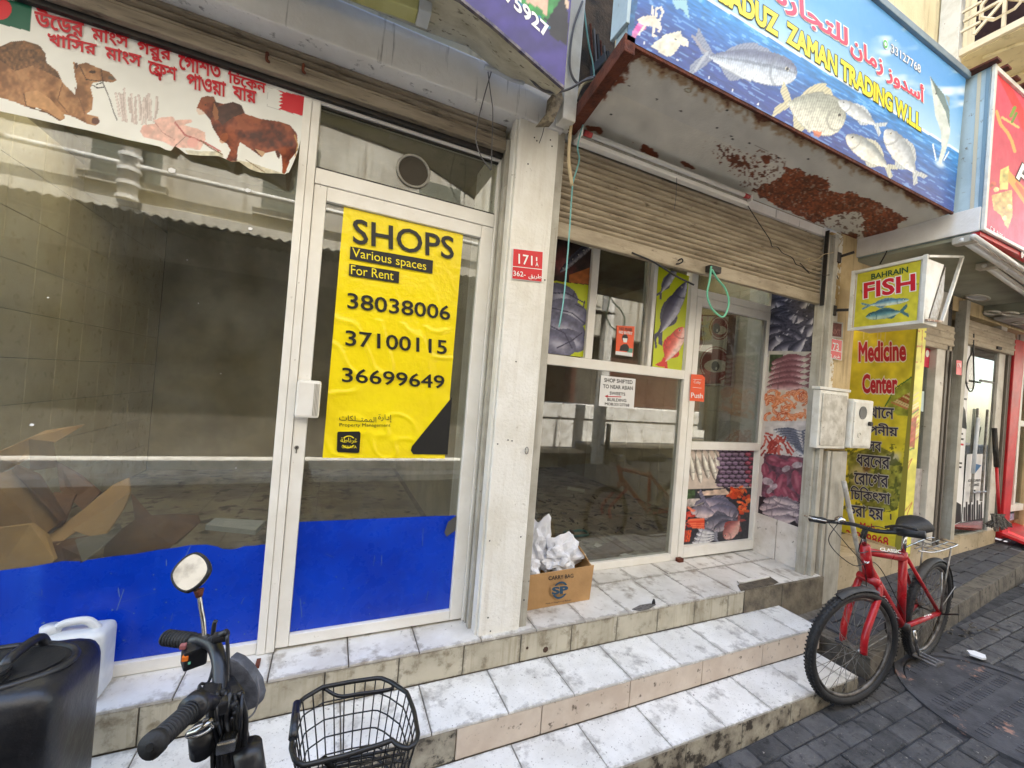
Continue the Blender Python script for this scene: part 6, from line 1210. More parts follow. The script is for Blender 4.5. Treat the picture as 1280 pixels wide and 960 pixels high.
tag(crumple('plastic_bag', (1.14, 2.13, PZ + .19), .09, 14, BAGW, (.9, .6, .9), tips=((0, 0, 1.6),)), 'small crumpled white bag at the left corner of the open carton', 'bag', 'white bags in the carton')
# loose plates and bits on the platform
def slabpx(name, pts, Z, th, m, label, cat): return tag(MB().prism([aZ(u, v, Z) for u, v in pts], (0, 0, th)).put(name, m), label, cat)
slabpx('missing_tile', [(926, 739), (967, 731), (973, 728), (962, 721), (948, 723), (930, 727), (922, 732)], PZ + .001, .003, mat('bare mortar', (96, 86, 72), (70, 62, 52), 20, rough=.95, bump=.8), 'bare brown patch of missing tile at the edge of the shop step', 'patch')
slabpx('loose_tile', [(921, 727), (958, 720), (962, 722), (924, 730)], PZ + .004, .008, TREADP, 'narrow white tile strip lying at the bare patch on the shop step', 'tile')
slabpx('dark_wrapper', [(790, 762), (800, 757), (812, 755), (820, 756), (812, 761), (800, 764)], PZ + .001, .004, mat('grey wrapper', (120, 116, 112), (70, 68, 66), 60, rough=.5), 'grey crushed wrapper on the edge of the shop step', 'litter')
P = aZ(817, 755, PZ); tag(MB().tube([P, P + [0, 0, .014], P + [0, 0, .03]], [.011, .010, .005], 8).put('bolt', DARK, smooth=True), 'dark bolt stub standing on the edge of the shop step', 'bolt')
P = aZ(322, 832, PZ); tag(B('rusty_bolt', P[0] - .008, P[0] + .008, P[1] - .02, P[1] + .03, PZ, PZ + .012, RUST), 'flat rusty bracket on the step below the window post', 'bracket')
m = MB(); Pc = aZ(1222, 820, gz(4.5) + .01); rg = random.Random(8)
tag(MB().prism([Pc + [a, b, 0] for a, b in ((-.05, .02), (-.01, .05), (.04, .03), (.05, -.02), (0, -.04), (-.03, -.03))], (0, 0, .012)).put('paper_scrap', PAPER), 'crumpled white paper scrap on the dark pavers right of the bicycle', 'litter')
Pc = aZ(1212, 790, gz(4.8) + .01); mm = MB()
for i in range(14): a = rg.uniform(-.25, .3); b = rg.uniform(-.05, .05); mm.tube([Pc + [a, b, .004], Pc + [a + rg.uniform(-.08, .08), b + rg.uniform(-.04, .04), .012]], rg.uniform(.004, .009), 5)
tag(mm.put('dirt_and_twigs', mat('dark litter', (50, 46, 42), (110, 104, 96), 40, rough=.9)), 'dark twigs and dirt on the pavers at the kerb behind the bicycle', 'litter', kind='stuff')
mm = MB()
for i in range(340):
    x = rg.uniform(1.9, 6.5); y = rg.uniform(.5, 1.35); s = rg.uniform(.002, .007); z = gz(x) + .002; mm.add([(x - s, y - s, z + .003), (x + s, y - s * .6, z + .004), (x + s * .5, y + s, z + .003)], [(0, 1, 2)])
for i in range(160):
    y = rg.uniform(Y3, Y1 + .4); x = rg.uniform(.3, 2.9); s = rg.uniform(.001, .004); z = (Z3 if y < Y2 else Z2 if y < Y1 else PZ) + .002; mm.add([(x - s, y - s, z), (x + s, y - s * .6, z + .001), (x + s * .5, y + s, z)], [(0, 1, 2)])
tag(mm.put('grit', mat('pale grit', (150, 144, 136), (70, 64, 58), 60, rough=.9)), 'pale grit and crumbs scattered over the pavers and steps', 'grit', kind='stuff')
# ---- jerrycans
def jerry(name, x0, x1, y0, y1, z0, z1, m, r=.05):
    mb_ = MB().box(x0, x1, y0, y1, z0, z1); me = mb_.me(name, 0); bm = bmesh.new(); bm.from_mesh(me)
    bmesh.ops.bevel(bm, geom=bm.edges[:], offset=r, segments=6, affect='EDGES', profile=.62, clamp_overlap=True); bm.to_mesh(me); bm.free(); return me
J = (-1.06, -.60, 1.42, 1.72, Z2 + .002, .835)
jc = thing('black_jerrycan', (-.83, 1.55, Z2), 'big scuffed black plastic jerrycan at the lower left corner', 'jerrycan')
put('body', jerry('body', *J, None, .085), BLKP, jc, True)
ZT = .836
MB().tube([(-.80 + .175 * math.cos(a), 1.57 + .105 * math.sin(a), ZT - .004) for a in np.linspace(0, 2 * PI, 41)[:-1]], .010, 8, close=True).put('top_ridge', BLKP, jc, smooth=True)
MB().prism([(-.80 + .155 * math.cos(a), 1.57 + .085 * math.sin(a), ZT + .0005) for a in np.linspace(0, 2 * PI, 33)[:-1]], (0, 0, .001)).put('recess_shade_disc', mat('painted recess shade', (16, 16, 17), (30, 30, 32), 20, rough=.7), jc)  # flat disc, the shade of a grip hollow painted as darker black
a_, b_ = Vector(aZ(8, 832, ZT + .02)), Vector(aZ(50, 799, ZT + .02)); MB().tube(spline([a_ + Vector((0, 0, -.03)), a_ + Vector((0, 0, .008)), a_ * .5 + b_ * .5 + Vector((0, 0, .014)), b_ + Vector((0, 0, .004)), b_ + Vector((.012, .012, -.03))], 6), .013, 10).put('handle', BLKP, jc, smooth=True)
cp = Vector(aZ(-14, 852, ZT)); MB().tube([cp - Vector((0, 0, .03)), cp + Vector((0, 0, .03))], .036, 20).put('cap', BLK, jc)
for k in range(4): MB().tube([cp + Vector((0, 0, k * .008)), cp + Vector((0, 0, k * .008 + .004))], .039, 20).put('cap_ridge', BLK, jc)
wc = thing('white_jerrycan', (-.82, 1.99, PZ), 'milky white plastic jerrycan behind the black one, against the blue film', 'jerrycan')
put('body', jerry('body', -.88, -.692, 1.93, 2.055, PZ + .002, .70, None, .035), WHITEP, wc, True)
MB().tube(spline([(-.85, 1.99, .69), (-.84, 1.99, .72), (-.80, 1.99, .73), (-.76, 1.99, .725), (-.73, 1.99, .69)], 6), .014, 10).put('handle', WHITEP, wc, smooth=True)
MB().tube([(-.865, 1.99, .69), (-.865, 1.99, .725)], .026, 16).put('cap', WHITEP, wc, smooth=True)
# ---- cardboard behind the left window
def sheet(name, pts, th, m, label, cat='cardboard', group='flattened cartons in the empty shop'):
    P = [aY(u, v, Y) for u, v, Y in pts]; return tag(MB().prism(P, (0, th, 0)).put(name, m), label, cat, group)
o2 = lambda a, b, Y: (a / 3.2, 500 + b / 3.2, Y)
sheet('flattened_carton', [o2(-60, 230, 2.25), o2(120, 150, 2.7), o2(180, 122, 2.9), o2(335, 98, 3.1), o2(250, 150, 2.9), o2(60, 262, 2.5), o2(-60, 320, 2.3)], .02, CARD, 'brown upper cardboard flap propped up highest at the far left of the empty shop')
sheet('flattened_carton', [o2(-60, 310, 2.20), o2(45, 278, 2.35), o2(255, 475, 2.45), o2(165, 545, 2.30), o2(-60, 540, 2.2)], .02, CARD, 'large brown cardboard sheet at the far left behind the window')
sheet('flattened_carton', [o2(-60, 520, 2.16), o2(120, 498, 2.2), o2(185, 545, 2.2), o2(218, 640, 2.16), o2(120, 760, 2.14), o2(-60, 760, 2.14)], .02, mat('light cardboard', (200, 158, 104), (180, 140, 90), 5, rough=.85, bump=.12), 'pale curled cardboard flap lowest at the left, just above the blue film')
sheet('flattened_carton', [o2(175, 555, 2.35), o2(330, 440, 2.5), o2(450, 340, 2.65), o2(512, 312, 2.7), o2(518, 370, 2.6), o2(380, 470, 2.45), o2(230, 580, 2.3)], .02, CARD, 'brown cardboard sheet slanting up to the right behind the window')
sheet('flattened_carton', [o2(285, 520, 2.3), o2(380, 462, 2.35), o2(520, 372, 2.45), o2(490, 440, 2.4), o2(420, 545, 2.32), o2(360, 545, 2.3)], .02, CARD, 'small brown cardboard piece in the middle of the pile behind the window')
sheet('flattened_carton', [o2(190, 575, 2.3), o2(360, 545, 2.35), o2(330, 640, 2.25), o2(260, 740, 2.22), o2(190, 740, 2.22)], .02, CARDD, 'dark cardboard side hanging down above the blue film')
for L, m_, lb_ in (
    ([(100, 420, 2.5), (210, 372, 2.6), (300, 380, 2.6), (250, 500, 2.4), (170, 550, 2.35)], CARDD, 'dark brown carton side in the gap between the two large cardboard sheets'),
    ([(225, 250, 2.9), (315, 300, 2.9), (400, 372, 2.8), (330, 440, 2.7), (240, 360, 2.8)], CARDD, 'dim brown cardboard sheet standing furthest back in the pile'),
    ([(300, 560, 2.25), (420, 540, 2.28), (470, 500, 2.3), (480, 520, 2.3), (400, 600, 2.24), (330, 650, 2.22)], mat('grey cardboard', (128, 120, 110), (100, 92, 84), 6, rough=.8), 'greyish crushed cardboard strip lying right of the pile'),
    ([(60, 262, 2.35), (150, 300, 2.4), (262, 478, 2.42), (240, 488, 2.38), (48, 285, 2.33)], CARDD, 'narrow folded cardboard edge along the top of the large left sheet')):
    sheet('flattened_carton', [o2(*q_) for q_ in L], .02, m_, lb_)
cbx = thing('brown_box', tuple(aY(120, 690, 2.5)), 'open dark brown carton lying on the floor behind the left window', 'box', 'flattened cartons in the empty shop')
for L in ([(525, 380, 2.6), (600, 465, 2.6), (690, 580, 2.45), (560, 740, 2.4), (400, 740, 2.4), (420, 560, 2.45), (540, 480, 2.5)], [(600, 466, 2.65), (700, 458, 2.8), (790, 465, 2.9), (800, 490, 2.8), (710, 575, 2.6), (690, 580, 2.5)]):
    MB().prism([aY(*o2(*q)[:2], q[2]) for q in L], (0, .015, 0)).put('side', CARDD, cbx)
tag(MB().prism([aY(*o2(a, b, Y)[:2], Y) for a, b, Y in ((820, 520, 2.9), (860, 490, 3.1), (1060, 500, 3.1), (1020, 540, 2.9))], (0, 0, .03)).put('white_tray', WHITEP), 'flat white plastic tray on the floor of the empty shop', 'tray')
sheet('flattened_carton', [o2(115, 160, 2.6), o2(205, 170, 2.75), o2(222, 270, 2.75), o2(120, 285, 2.6)], .02, CARDD, 'small dark cardboard end under the highest flap, far left')
# ---- inside the fish shop
XP = 3.0
eye = thing('eye_poster', tuple(aY(880, 450, 2.75)), 'framed poster with two big red and white eyes inside the fish shop', 'poster')
Ye = 2.75; EP = ('Y', Ye); e6 = lambda a, b: (820 + a / 5.336, 380 + b / 5.336)
p = Print(quadgrid(aY(*e6(255, 80), Ye), aY(*e6(490, 85), Ye), aY(*e6(240, 540), Ye), aY(*e6(455, 545), Ye), 70, 130), (206, 200, 190)); ge = lambda a, b: e6(a, b)
def eyeo(cx, cy, rx, ry, px_, py_):
    p.ell(*ge(cx, cy), rx, ry, (150, 44, 40)); p.ell(*ge(cx, cy), rx - 1.2, ry - 1.4, (226, 214, 204)); p.ell(*ge(cx, cy), rx - 2.4, ry - 2.8, (140, 38, 36)); p.ell(*ge(cx + 6, cy + 14), rx - 4.5, ry * .36, (222, 214, 200)); p.ell(*ge(px_, py_), 5, 6.4, (26, 22, 22)); p.ell(*ge(px_ + 6, py_ + 14), 1.2, 1.8, (226, 226, 220))
p.poly([ge(260, 95), ge(310, 95), ge(325, 260), ge(290, 320), ge(260, 320)], (140, 40, 38)); p.line([ge(300, 90), ge(318, 260), ge(290, 310)], 1.4, (226, 214, 204)); eyeo(422, 160, 12.5, 15, 402, 162); eyeo(398, 400, 20, 22, 396, 415); p.poly([ge(250, 470), ge(400, 470), ge(440, 530), ge(250, 540)], (130, 34, 34), tex=.2)
p.build('printed_face', PRINT, eye); quadpx('wooden_edge', EP, [e6(492, 70), e6(536, 74), e6(500, 545), e6(460, 545)], mat('brown wood', (120, 80, 50), (96, 62, 38), 9, rough=.6), eye, .01, .05); quadpx('poster_board', ('Y', Ye + .01), [e6(250, 70), e6(495, 75), e6(460, 550), e6(235, 548)], CARDD, eye, .0, .02)
P = aZ(720, 668, PZ + .002); tag(MB().tube([P + [.12 * math.cos(a), .07 * math.sin(a), .008 + .006 * math.sin(3 * a)] for a in np.linspace(0, 2 * PI, 25)[:-1]], .012, 6, close=True).put('hose_coil', mat('teal plastic', (50, 120, 124), rough=.4), smooth=True), 'teal plastic coil on the floor inside the fish shop window', 'coil')
slabpx('wooden_board', [(716, 702), (770, 676), (792, 690), (745, 704)], PZ + .004, .018, mat('dirty wood', (110, 86, 62), (80, 60, 44), 9, rough=.8), 'dirty wooden board on the floor behind the fish shop window sill', 'board')
slabpx('pale_strip', [(745, 680), (800, 700), (796, 703), (742, 684)], PZ + .004, .012, FRAMEW, 'pale strip lying on the floor behind the fish shop window', 'strip')
slabpx('pale_strip', [(710, 609), (731, 613), (730, 616), (709, 612)], PZ + .004, .012, FRAMEW, 'short pale offcut on the dark floor deep in the fish shop', 'strip')
mm = MB()
for i in range(90): x, y = rg.uniform(1.6, 3.2), rg.uniform(2.9, 4.2); mm.tube([(x, y, PZ + .008), (x + rg.uniform(-.09, .09), y + rg.uniform(-.09, .09), PZ + .02)], rg.uniform(.004, .012), 4)
tag(mm.put('floor_rubbish', mat('dark rubbish', (54, 44, 36), (120, 100, 84), 30, rough=.9)), 'dark rubbish strewn over the floor of the fish shop', 'rubbish', kind='stuff')
# ================================================================ RED BICYCLE
RH = Vector((3.79, 1.335, .455)); FH = Vector((2.815, 1.288, .405)); RW = .335
bk_ = thing('red_bicycle', (3.3, 1.3, gz(3.3)), 'red city bicycle with black saddle and rear rack, parked against the kerb', 'bicycle')
fwd = (FH - RH).normalized(); lat = Vector((0, 0, 1)).cross(fwd).normalized(); upv = fwd.cross(lat).normalized()
if upv.z < 0: upv = -upv
lean = .045
def wheel(c, yaw, name):
    f = Vector((math.cos(yaw), math.sin(yaw), 0)); n = Vector((-math.sin(yaw), math.cos(yaw), 0)); u = (Vector((0, 0, 1)) + n * lean).normalized(); ax = f.cross(u).normalized()
    wh = bpy.data.objects.new(name, None); COL.objects.link(wh); wh.parent = bk_; WL[wh.name] = c.copy(); wh.location = c - wloc(bk_)
    circ_ = lambda r, off=0, n_=56: [c + f * (r * math.cos(2 * PI * k / n_)) + u * (r * math.sin(2 * PI * k / n_)) + ax * off for k in range(n_)]
    MB().tube(circ_(RW - .024), .0235, 12, close=True).put('tyre', BLK, wh, smooth=True)
    kn = MB()
    for k in range(90):
        a = 2 * PI * k / 90; rr = f * math.cos(a) + u * math.sin(a); t = -f * math.sin(a) + u * math.cos(a)
        for s in (-1, 1):
            for (rad, lt, sz) in ((RW - .002, .006, .0042), (RW - .010, .0185, .0045)):
                q = c + rr * rad + ax * (s * lt) + t * (.004 * s); e = t * sz; l_ = ax * .004; o_ = rr * .004
                kn.hexa([q - e - l_, q + e - l_, q + e + l_, q - e + l_], [q - e - l_ + o_, q + e - l_ + o_, q + e + l_ + o_, q - e + l_ + o_])
    tag(kn.put('tread_knobs', BLK, wh), kind='stuff')
    MB().tube(circ_(RW - .052), [.011] * 56, 8, close=True).put('rim', mat('grey rim', (120, 116, 112), (70, 66, 62), 20, rough=.4, metal=.6, bump=.1), wh, smooth=True)
    MB().tube([c - ax * .045, c - ax * .02, c + ax * .02, c + ax * .045], [.018, .012, .012, .018], 12).put('hub', STEEL, wh, smooth=True); MB().tube([c - ax * .07, c + ax * .07], .006, 8).put('axle', STEEL, wh)
    sp_ = MB()
    for k in range(36):
        a = 2 * PI * k / 36; s = 1 if k % 2 else -1; b = a + (1.25 if (k // 2) % 2 else -1.25); sp_.tube([c + ax * (.035 * s) + (f * math.cos(b) + u * math.sin(b)) * .017, c + (f * math.cos(a) + u * math.sin(a)) * (RW - .058)], .0013, 4)
    tag(sp_.put('spokes', STEEL, wh), kind='stuff'); return ax, f, u
axF, fF, uF = wheel(FH, PI - .16 + .0, 'front_wheel'); axR, fR, uR = wheel(RH, PI + .05, 'rear_wheel')
def bp_(u, v, Y=1.31): return Vector(aY(u, v, Y))
HT, HB, BBk, ST, SC_ = bp_(1081, 684), bp_(1085, 716), bp_(1126, 781), bp_(1129, 690), bp_(1131, 668)
TT = lambda name, pts, r, m=REDP, n=12: MB().tube(pts, r * (1.28 if m is REDP else 1), n).put(name, m, bk_, smooth=True)
TT('head_tube', [HT + (HT - HB) * .08, HB - (HT - HB) * .08], .021); TT('top_tube', [HT * .85 + HB * .15, ST * .92 + BBk * .08], .017); TT('seat_tube', [ST, BBk], .017); TT('down_tube', [HT * .3 + HB * .7, BBk], .019)
TT('bottom_bracket', [BBk - lat * .04, BBk + lat * .04], .024, DARK)
for s in (-1, 1):
    o_ = lat * (.055 * s); TT('chain_stay', [BBk + lat * (.02 * s), RH + o_], .011); TT('seat_stay', [ST * .95 + BBk * .05 + lat * (.015 * s), RH + o_], .008)
crown = HB + (HB - HT) * .25
for s in (-1, 1):
    o_ = axF * (.058 * s); TT('fork_blade', spline([crown + axF * (.03 * s), crown + o_ + Vector((0, 0, -.05)), FH + o_ * .95 + uF * .12, FH + o_ * .95], 5), [.0145] * 11 + [.012] * 3 + [.010] * 2 if False else .0135)
TT('fork_crown', [crown + axF * .055, crown - axF * .055], .018); TT('steerer', [HT + (HT - HB) * .1, HT + (HT - HB) * .55], .012, CHRO)
stem = HT + (HT - HB) * .55; HBc = Vector(aX(1077, 652, 2.86)) if False else stem + Vector((-.03, 0, .02))
gl, gr = Vector(aX(1012, 648, 2.84)), Vector(aX(1157, 669, 2.93)); mid = Vector((2.885, 1.30, 1.075))
TT('stem', [stem - Vector((0, 0, .03)), mid], .014, DARK)
TT('handlebar', spline([gl, gl * .72 + mid * .28 + Vector((0, 0, .0)), mid + Vector((-.01, .06, 0)), mid + Vector((-.01, -.05, 0)), gr * .7 + mid * .3, gr], 6), .0115, BLKP)
TT('grip', [gl, gl * .70 + mid * .30], .019, BLK); TT('grip', [gr, gr * .55 + mid * .45], .021, BLK)
TT('brake_lever', spline([gl * .62 + mid * .38 + Vector((-.02, 0, .0)), gl * .8 + mid * .2 + Vector((-.06, 0, .012)), gl + Vector((-.055, -.0, .02))], 5), .006, CHRO); TT('brake_lever', spline([mid * .62 + gr * .38 + Vector((-.02, 0, .02)), mid * .35 + gr * .65 + Vector((-.06, 0, .04)), gr + Vector((-.09, 0, .035))], 5), .007, DARK)
for t_ in (.42,): q = gl * t_ + mid * (1 - t_); MB().tube([q + Vector((-.01, 0, .012)), q + Vector((-.012, 0, .03)), q + Vector((-.012, 0, .045))], [.028, .026, .008], 16).put('bell', CHRO, bk_, smooth=True)
TT('brake_cable', spline([gl * .6 + mid * .4, gl * .5 + mid * .5 + Vector((-.10, 0, .02)), mid + Vector((-.12, .03, -.1)), HB + Vector((-.05, 0, .05)), crown + Vector((-.02, 0, -.04))], 8), .0026, WIREB, 6); TT('brake_cable', spline([gr * .5 + mid * .5, mid + Vector((-.09, -.06, .03)), mid + Vector((-.1, -.02, -.12)), HT + Vector((.05, -.02, -.02)), ST + Vector((-.05, -.02, 0))], 8), .0026, WIREB, 6); TT('brake_cable', spline([mid + Vector((-.03, .12, 0)), mid + Vector((-.12, .12, -.12)), mid + Vector((-.06, .02, -.22)), HB + Vector((.05, -.02, .05)), BBk + Vector((-.02, -.02, .08))], 8), .0026, WIREB, 6)
TT('seat_post', [ST, SC_ + Vector((0, 0, .0))], .0125, CHRO)
sd = MB(); sb = SC_ + Vector((0, 0, .035)); rows = []
for i in range(15):
    t_ = i / 14; xx = -.16 + .32 * t_; wd = .026 + .074 * max(0, (t_ - .35) / .65) ** .8 if t_ > .35 else .026 - .006 * (1 - t_); wd *= (1 if t_ < .93 else .8); hh = .03 + .022 * t_
    rows.append([sb - fwd * xx * -1 * -1 + lat * (wd * math.cos(a)) + Vector((0, 0, hh * math.sin(a) * (1 if a < PI else .8) + .012 * (t_ - .5) ** 2 * 4)) for a in np.linspace(0, 2 * PI, 17)[:-1]])
vs = [p_ for r_ in rows for p_ in r_]; fs_ = [(i * 16 + k, i * 16 + (k + 1) % 16, (i + 1) * 16 + (k + 1) % 16, (i + 1) * 16 + k) for i in range(14) for k in range(16)] + [tuple(range(15, -1, -1)), tuple(14 * 16 + k for k in range(16))]
sd.add(vs, fs_).put('saddle', BLK, bk_, smooth=True)
for s in (-1, 1): TT('saddle_rail', [sb - fwd * .08 + lat * .02 * s + Vector((0, 0, -.02)), sb + fwd * .08 + lat * .012 * s + Vector((0, 0, -.02))], .004, STEEL, 6)
# crank, pedals, chain wheel, chain guard
c1 = BBk + Vector((.06, -.07, -.155)); cl_ = -lat if lat.y > 0 else lat
TT('crank', [BBk + cl_ * .06, c1], .010, CHRO); TT('crank', [BBk - cl_ * .05, BBk * 2 - c1 - cl_ * .06 + Vector((0, -.0, 0))], .010, CHRO)
for q in (c1 + cl_ * .05, BBk * 2 - c1 - cl_ * .09):
    ped = MB()
    for s in (-1, 1): ped.hexa([q + Vector((-.045, -.05, s * .0 - .008 + .0)) + Vector((0, .10 if s > 0 else 0, 0)), q + Vector((.045, -.05, -.008)) + Vector((0, .10 if s > 0 else 0, 0)), q + Vector((.045, -.04, -.008)) + Vector((0, .10 if s > 0 else 0, 0)), q + Vector((-.045, -.04, -.008)) + Vector((0, .10 if s > 0 else 0, 0))], [q + Vector((-.045, -.05, .010)) + Vector((0, .10 if s > 0 else 0, 0)), q + Vector((.045, -.05, .010)) + Vector((0, .10 if s > 0 else 0, 0)), q + Vector((.045, -.04, .010)) + Vector((0, .10 if s > 0 else 0, 0)), q + Vector((-.045, -.04, .010)) + Vector((0, .10 if s > 0 else 0, 0))])
    for dx in (-.045, 0, .045): ped.tube([q + Vector((dx, -.05, 0)), q + Vector((dx, .06, 0))], .007, 6)
    ped.put('pedal', STEEL, bk_)
MB().tube([BBk - cl_ * .045 + fwd * (.085 * math.cos(a)) + upv * (.085 * math.sin(a)) for a in np.linspace(0, 2 * PI, 33)[:-1]], .005, 6, close=True).put('chain_wheel', DARK, bk_, smooth=True)
for s in (-1, 1): TT('chain', [BBk - cl_ * .045 + upv * .085 * s, RH - cl_ * .045 + upv * .035 * s], .004, DARK, 6)
# mudguards
def guard(c, f, u, ax, a0, a1, name, r=RW + .014, w_=.024):
    m = MB(); n_ = 22; vs = []
    for i in range(n_ + 1):
        a = math.radians(a0 + (a1 - a0) * i / n_); rr = f * math.cos(a) + u * math.sin(a)
        for k in range(5): b = -1 + k / 2; vs.append(c + rr * (r - .012 * b * b) + ax * (w_ * b))
    m.add(vs, [(i * 5 + k, i * 5 + k + 1, (i + 1) * 5 + k + 1, (i + 1) * 5 + k) for i in range(n_) for k in range(4)]); return m.put(name, mat('dusty black guard', (44, 43, 42), (66, 63, 60), 12, rough=.6, bump=.1), bk_, smooth=True)
guard(FH, fF, uF, axF, 62, 112, 'front_mudguard'); guard(RH, -fR, uR, axR, 5, 135, 'rear_mudguard')
for s in (-1, 1): TT('mudguard_stay', [RH + axR * .05 * s, RH - fR * (RW * .95) + uR * .12 + axR * .03 * s], .003, STEEL, 6)
# rack
rk = lambda a, b, c: RH + fwd * a + lat * b + Vector((0, 0, c))
zt_ = .43
for s in (-1, 1):
    TT('rack_rail', spline([rk(.30, .03 * s, zt_ + .02), rk(.15, .06 * s, zt_), rk(-.16, .07 * s, zt_), rk(-.20, .05 * s, zt_)], 4), .005, CHRO, 6); TT('rack_leg', [RH + lat * .06 * s, rk(-.08, .068 * s, zt_)], .005, STEEL, 6)
for a in (-.2, -.1, 0, .1): TT('rack_bar', [rk(a, -.062, zt_), rk(a, .062, zt_)], .004, STEEL, 6)
for b in (-.02, .02): TT('rack_bar', [rk(.2, b, zt_), rk(-.18, b, zt_)], .004, STEEL, 6)
TT('stay_rod', [Vector(aY(1083, 810, 1.27)), Vector(aY(1118, 789, 1.29))], .004, STEEL, 6)
TT('kickstand', [RH + cl_ * .07, Vector(aY(1177, 715, 1.30))], .006, STEEL, 6); TT('axle_peg', [RH + cl_ * .07, Vector(aY(1198, 768, 1.15))], .005, DARK, 6)
# frame lettering (white decals)
def decal(s, A, Bv, r, m=WINK, h=.016):
    ov, tr = text2d(s, .02); a, b = ov.min(0), ov.max(0); D = Bv - A; nn = (Vector((0, 0, H)) - (A + Bv) / 2).normalized(); nn = (nn - D.normalized() * nn.dot(D.normalized())).normalized(); up_ = nn.cross(D.normalized()) * h
    if up_.z < 0: up_ = -up_
    uv = (ov - a) / (b - a); P = [tuple(A + D * float(x) + up_ * (float(y) - .5) + nn * (r + .0015)) for x, y in uv]
    me = bpy.data.meshes.new('decal'); me.from_pydata(P, [], [tuple(int(i) for i in t) for t in tr]); return put('decal', me, m, bk_)
decal('PHOENIX', HB * .78 + BBk * .22, HB * .2 + BBk * .8, .0255, h=.024); decal('CLASSIC', HT * .75 + ST * .25, HT * .2 + ST * .8, .023, h=.02); decal('SP', BBk * .45 + RH * .55 + cl_ * .03, BBk * .25 + RH * .75 + cl_ * .04, .016)
q = HT * .45 + HB * .55; nn = (Vector((0, 0, H)) - q).normalized(); MB().disc(q + nn * .0275, nn, .012, .002, 16).put('head_badge', WINK, bk_)
# ================================================================ SCOOTER (handlebar, mirror, basket in view)
scr = thing('electric_scooter', (-.1, 1.0, 0), 'black electric scooter with one mirror and a wire front basket, cut off at the bottom', 'scooter')
S = lambda name, pts, r, m=BLKP, n=12, sp=6: MB().tube(spline(pts, sp) if sp else pts, [q_ * .84 for q_ in r] if isinstance(r, list) else r * .84, n).put(name, m, scr, smooth=True)
V = lambda u, v, Y: Vector(aY(u, v, Y))
fg0, fg1 = V(207, 797, 1.20), V(240, 801, 1.15)
S('left_grip', [fg0, fg1], .019, BLK, 16, 0); 
for k in range(9): q = fg0 + (fg1 - fg0) * (k / 9 + .05); S('grip_rib', [q, q + (fg1 - fg0) * .04], .0212, BLK, 16, 0)
S('handlebar', [fg1, V(252, 800, 1.13), V(266, 806, 1.09), V(273, 822, 1.05), V(275, 845, 1.02), V(274, 872, .99)], .0165)
S('handlebar', [V(274, 872, .99), V(268, 880, .95), V(258, 878, .92), V(250, 880, .90)], .017)
ng0, ng1 = V(191, 931, .80), V(243, 884, .885)
S('right_grip', [ng0, ng1], .0195, BLK, 18, 0)
for k in range(14): q = ng0 + (ng1 - ng0) * (k / 14 + .10); S('grip_rib', [q, q + (ng1 - ng0) * .03], .0208, BLK, 18, 0)
S('grip_end', [ng0 - (ng1 - ng0) * .05, ng0 + (ng1 - ng0) * .08], .0235, BLK, 20, 0); MB().disc(ng0 - (ng1 - ng0) * .052, -(ng1 - ng0), .006, .002, 12).put('end_hole', INK, scr)
S('grip_collar', [ng1 - (ng1 - ng0) * .1, ng1 + (ng1 - ng0) * .12], .0285, BLKP, 20, 0)
# switch block, levers, brackets
def blk(name, c, dx, dy, dz, m=BLKP, bev=.006, rot=0.):
    ca, sa = math.cos(rot), math.sin(rot); mk_ = lambda z: [(c.x + a * ca - b * sa, c.y + a * sa + b * ca, c.z + z) for a, b in ((-dx, -dy), (dx, -dy), (dx, dy), (-dx, dy))]
    return MB().hexa(mk_(-dz), mk_(dz)).put(name, m, scr, bev=bev)
blk('switch_block', V(243, 818, 1.12), .022, .02, .022, rot=.4); blk('signal_button', V(232, 822, 1.10), .006, .006, .006, ORNG, .002); blk('signal_button', V(229, 808, 1.11), .006, .006, .005, mat('dull pink button', (150, 90, 90), rough=.5), .002); blk('signal_button', V(236, 828, 1.10), .004, .004, .003, GREENR, .001)
S('mirror_stalk', [V(256, 800, 1.12), V(254, 775, 1.13), V(251, 758, 1.14), V(249, 743, 1.145)], .0058, CHRO, 10); S('stalk_sleeve', [V(249, 746, 1.145), V(248.5, 737, 1.146)], [.008, .0125], RUST, 10, 0)
S('brake_lever', [V(262, 800, 1.10), V(275, 794, 1.06), V(283, 790, 1.05)], .008); S('lever_bracket', [V(266, 795, 1.10), V(268, 780, 1.10), V(270, 776, 1.10)], .0055, BLKP); blk('lever_joint', V(276, 796, 1.06), .016, .012, .008)
S('long_rod', [V(284, 793, 1.05), V(285, 830, 1.03), V(284, 858, 1.01)], .0045)
# mirror: soft diamond shell with a bright glass
mc = V(238, 715, 1.15); mn = (Vector((0.0, 0, H)) - mc).normalized(); mn = Vector((.06, -.82, .57)).normalized(); mx_ = Vector((0, 0, 1)).cross(mn).normalized(); my_ = mn.cross(mx_)
if mx_.x < 0: mx_ = -mx_
def diam(r, off, n_=36):
    out = []
    for k in range(n_):
        a = 2 * PI * k / n_; e = (abs(math.cos(a)) ** 1.6 + abs(math.sin(a)) ** 1.6) ** (-1 / 1.6); rot_ = math.radians(52)
        r_ = r * .56; x_, y_ = r_ * e * math.cos(a) * 1.0, r_ * e * math.sin(a) * 1.22; out.append(mc + mx_ * (x_ * math.cos(rot_ * 0) ) + my_ * y_ + mn * off)
    return out
n_ = 36; sh = MB(); rings = [diam(.062, .0), diam(.066, -.004), diam(.062, -.009), diam(.045, -.015), diam(.015, -.018)]; rings = [[p_ + mx_ * .003 * j for p_ in r_] for j, r_ in enumerate(rings)]
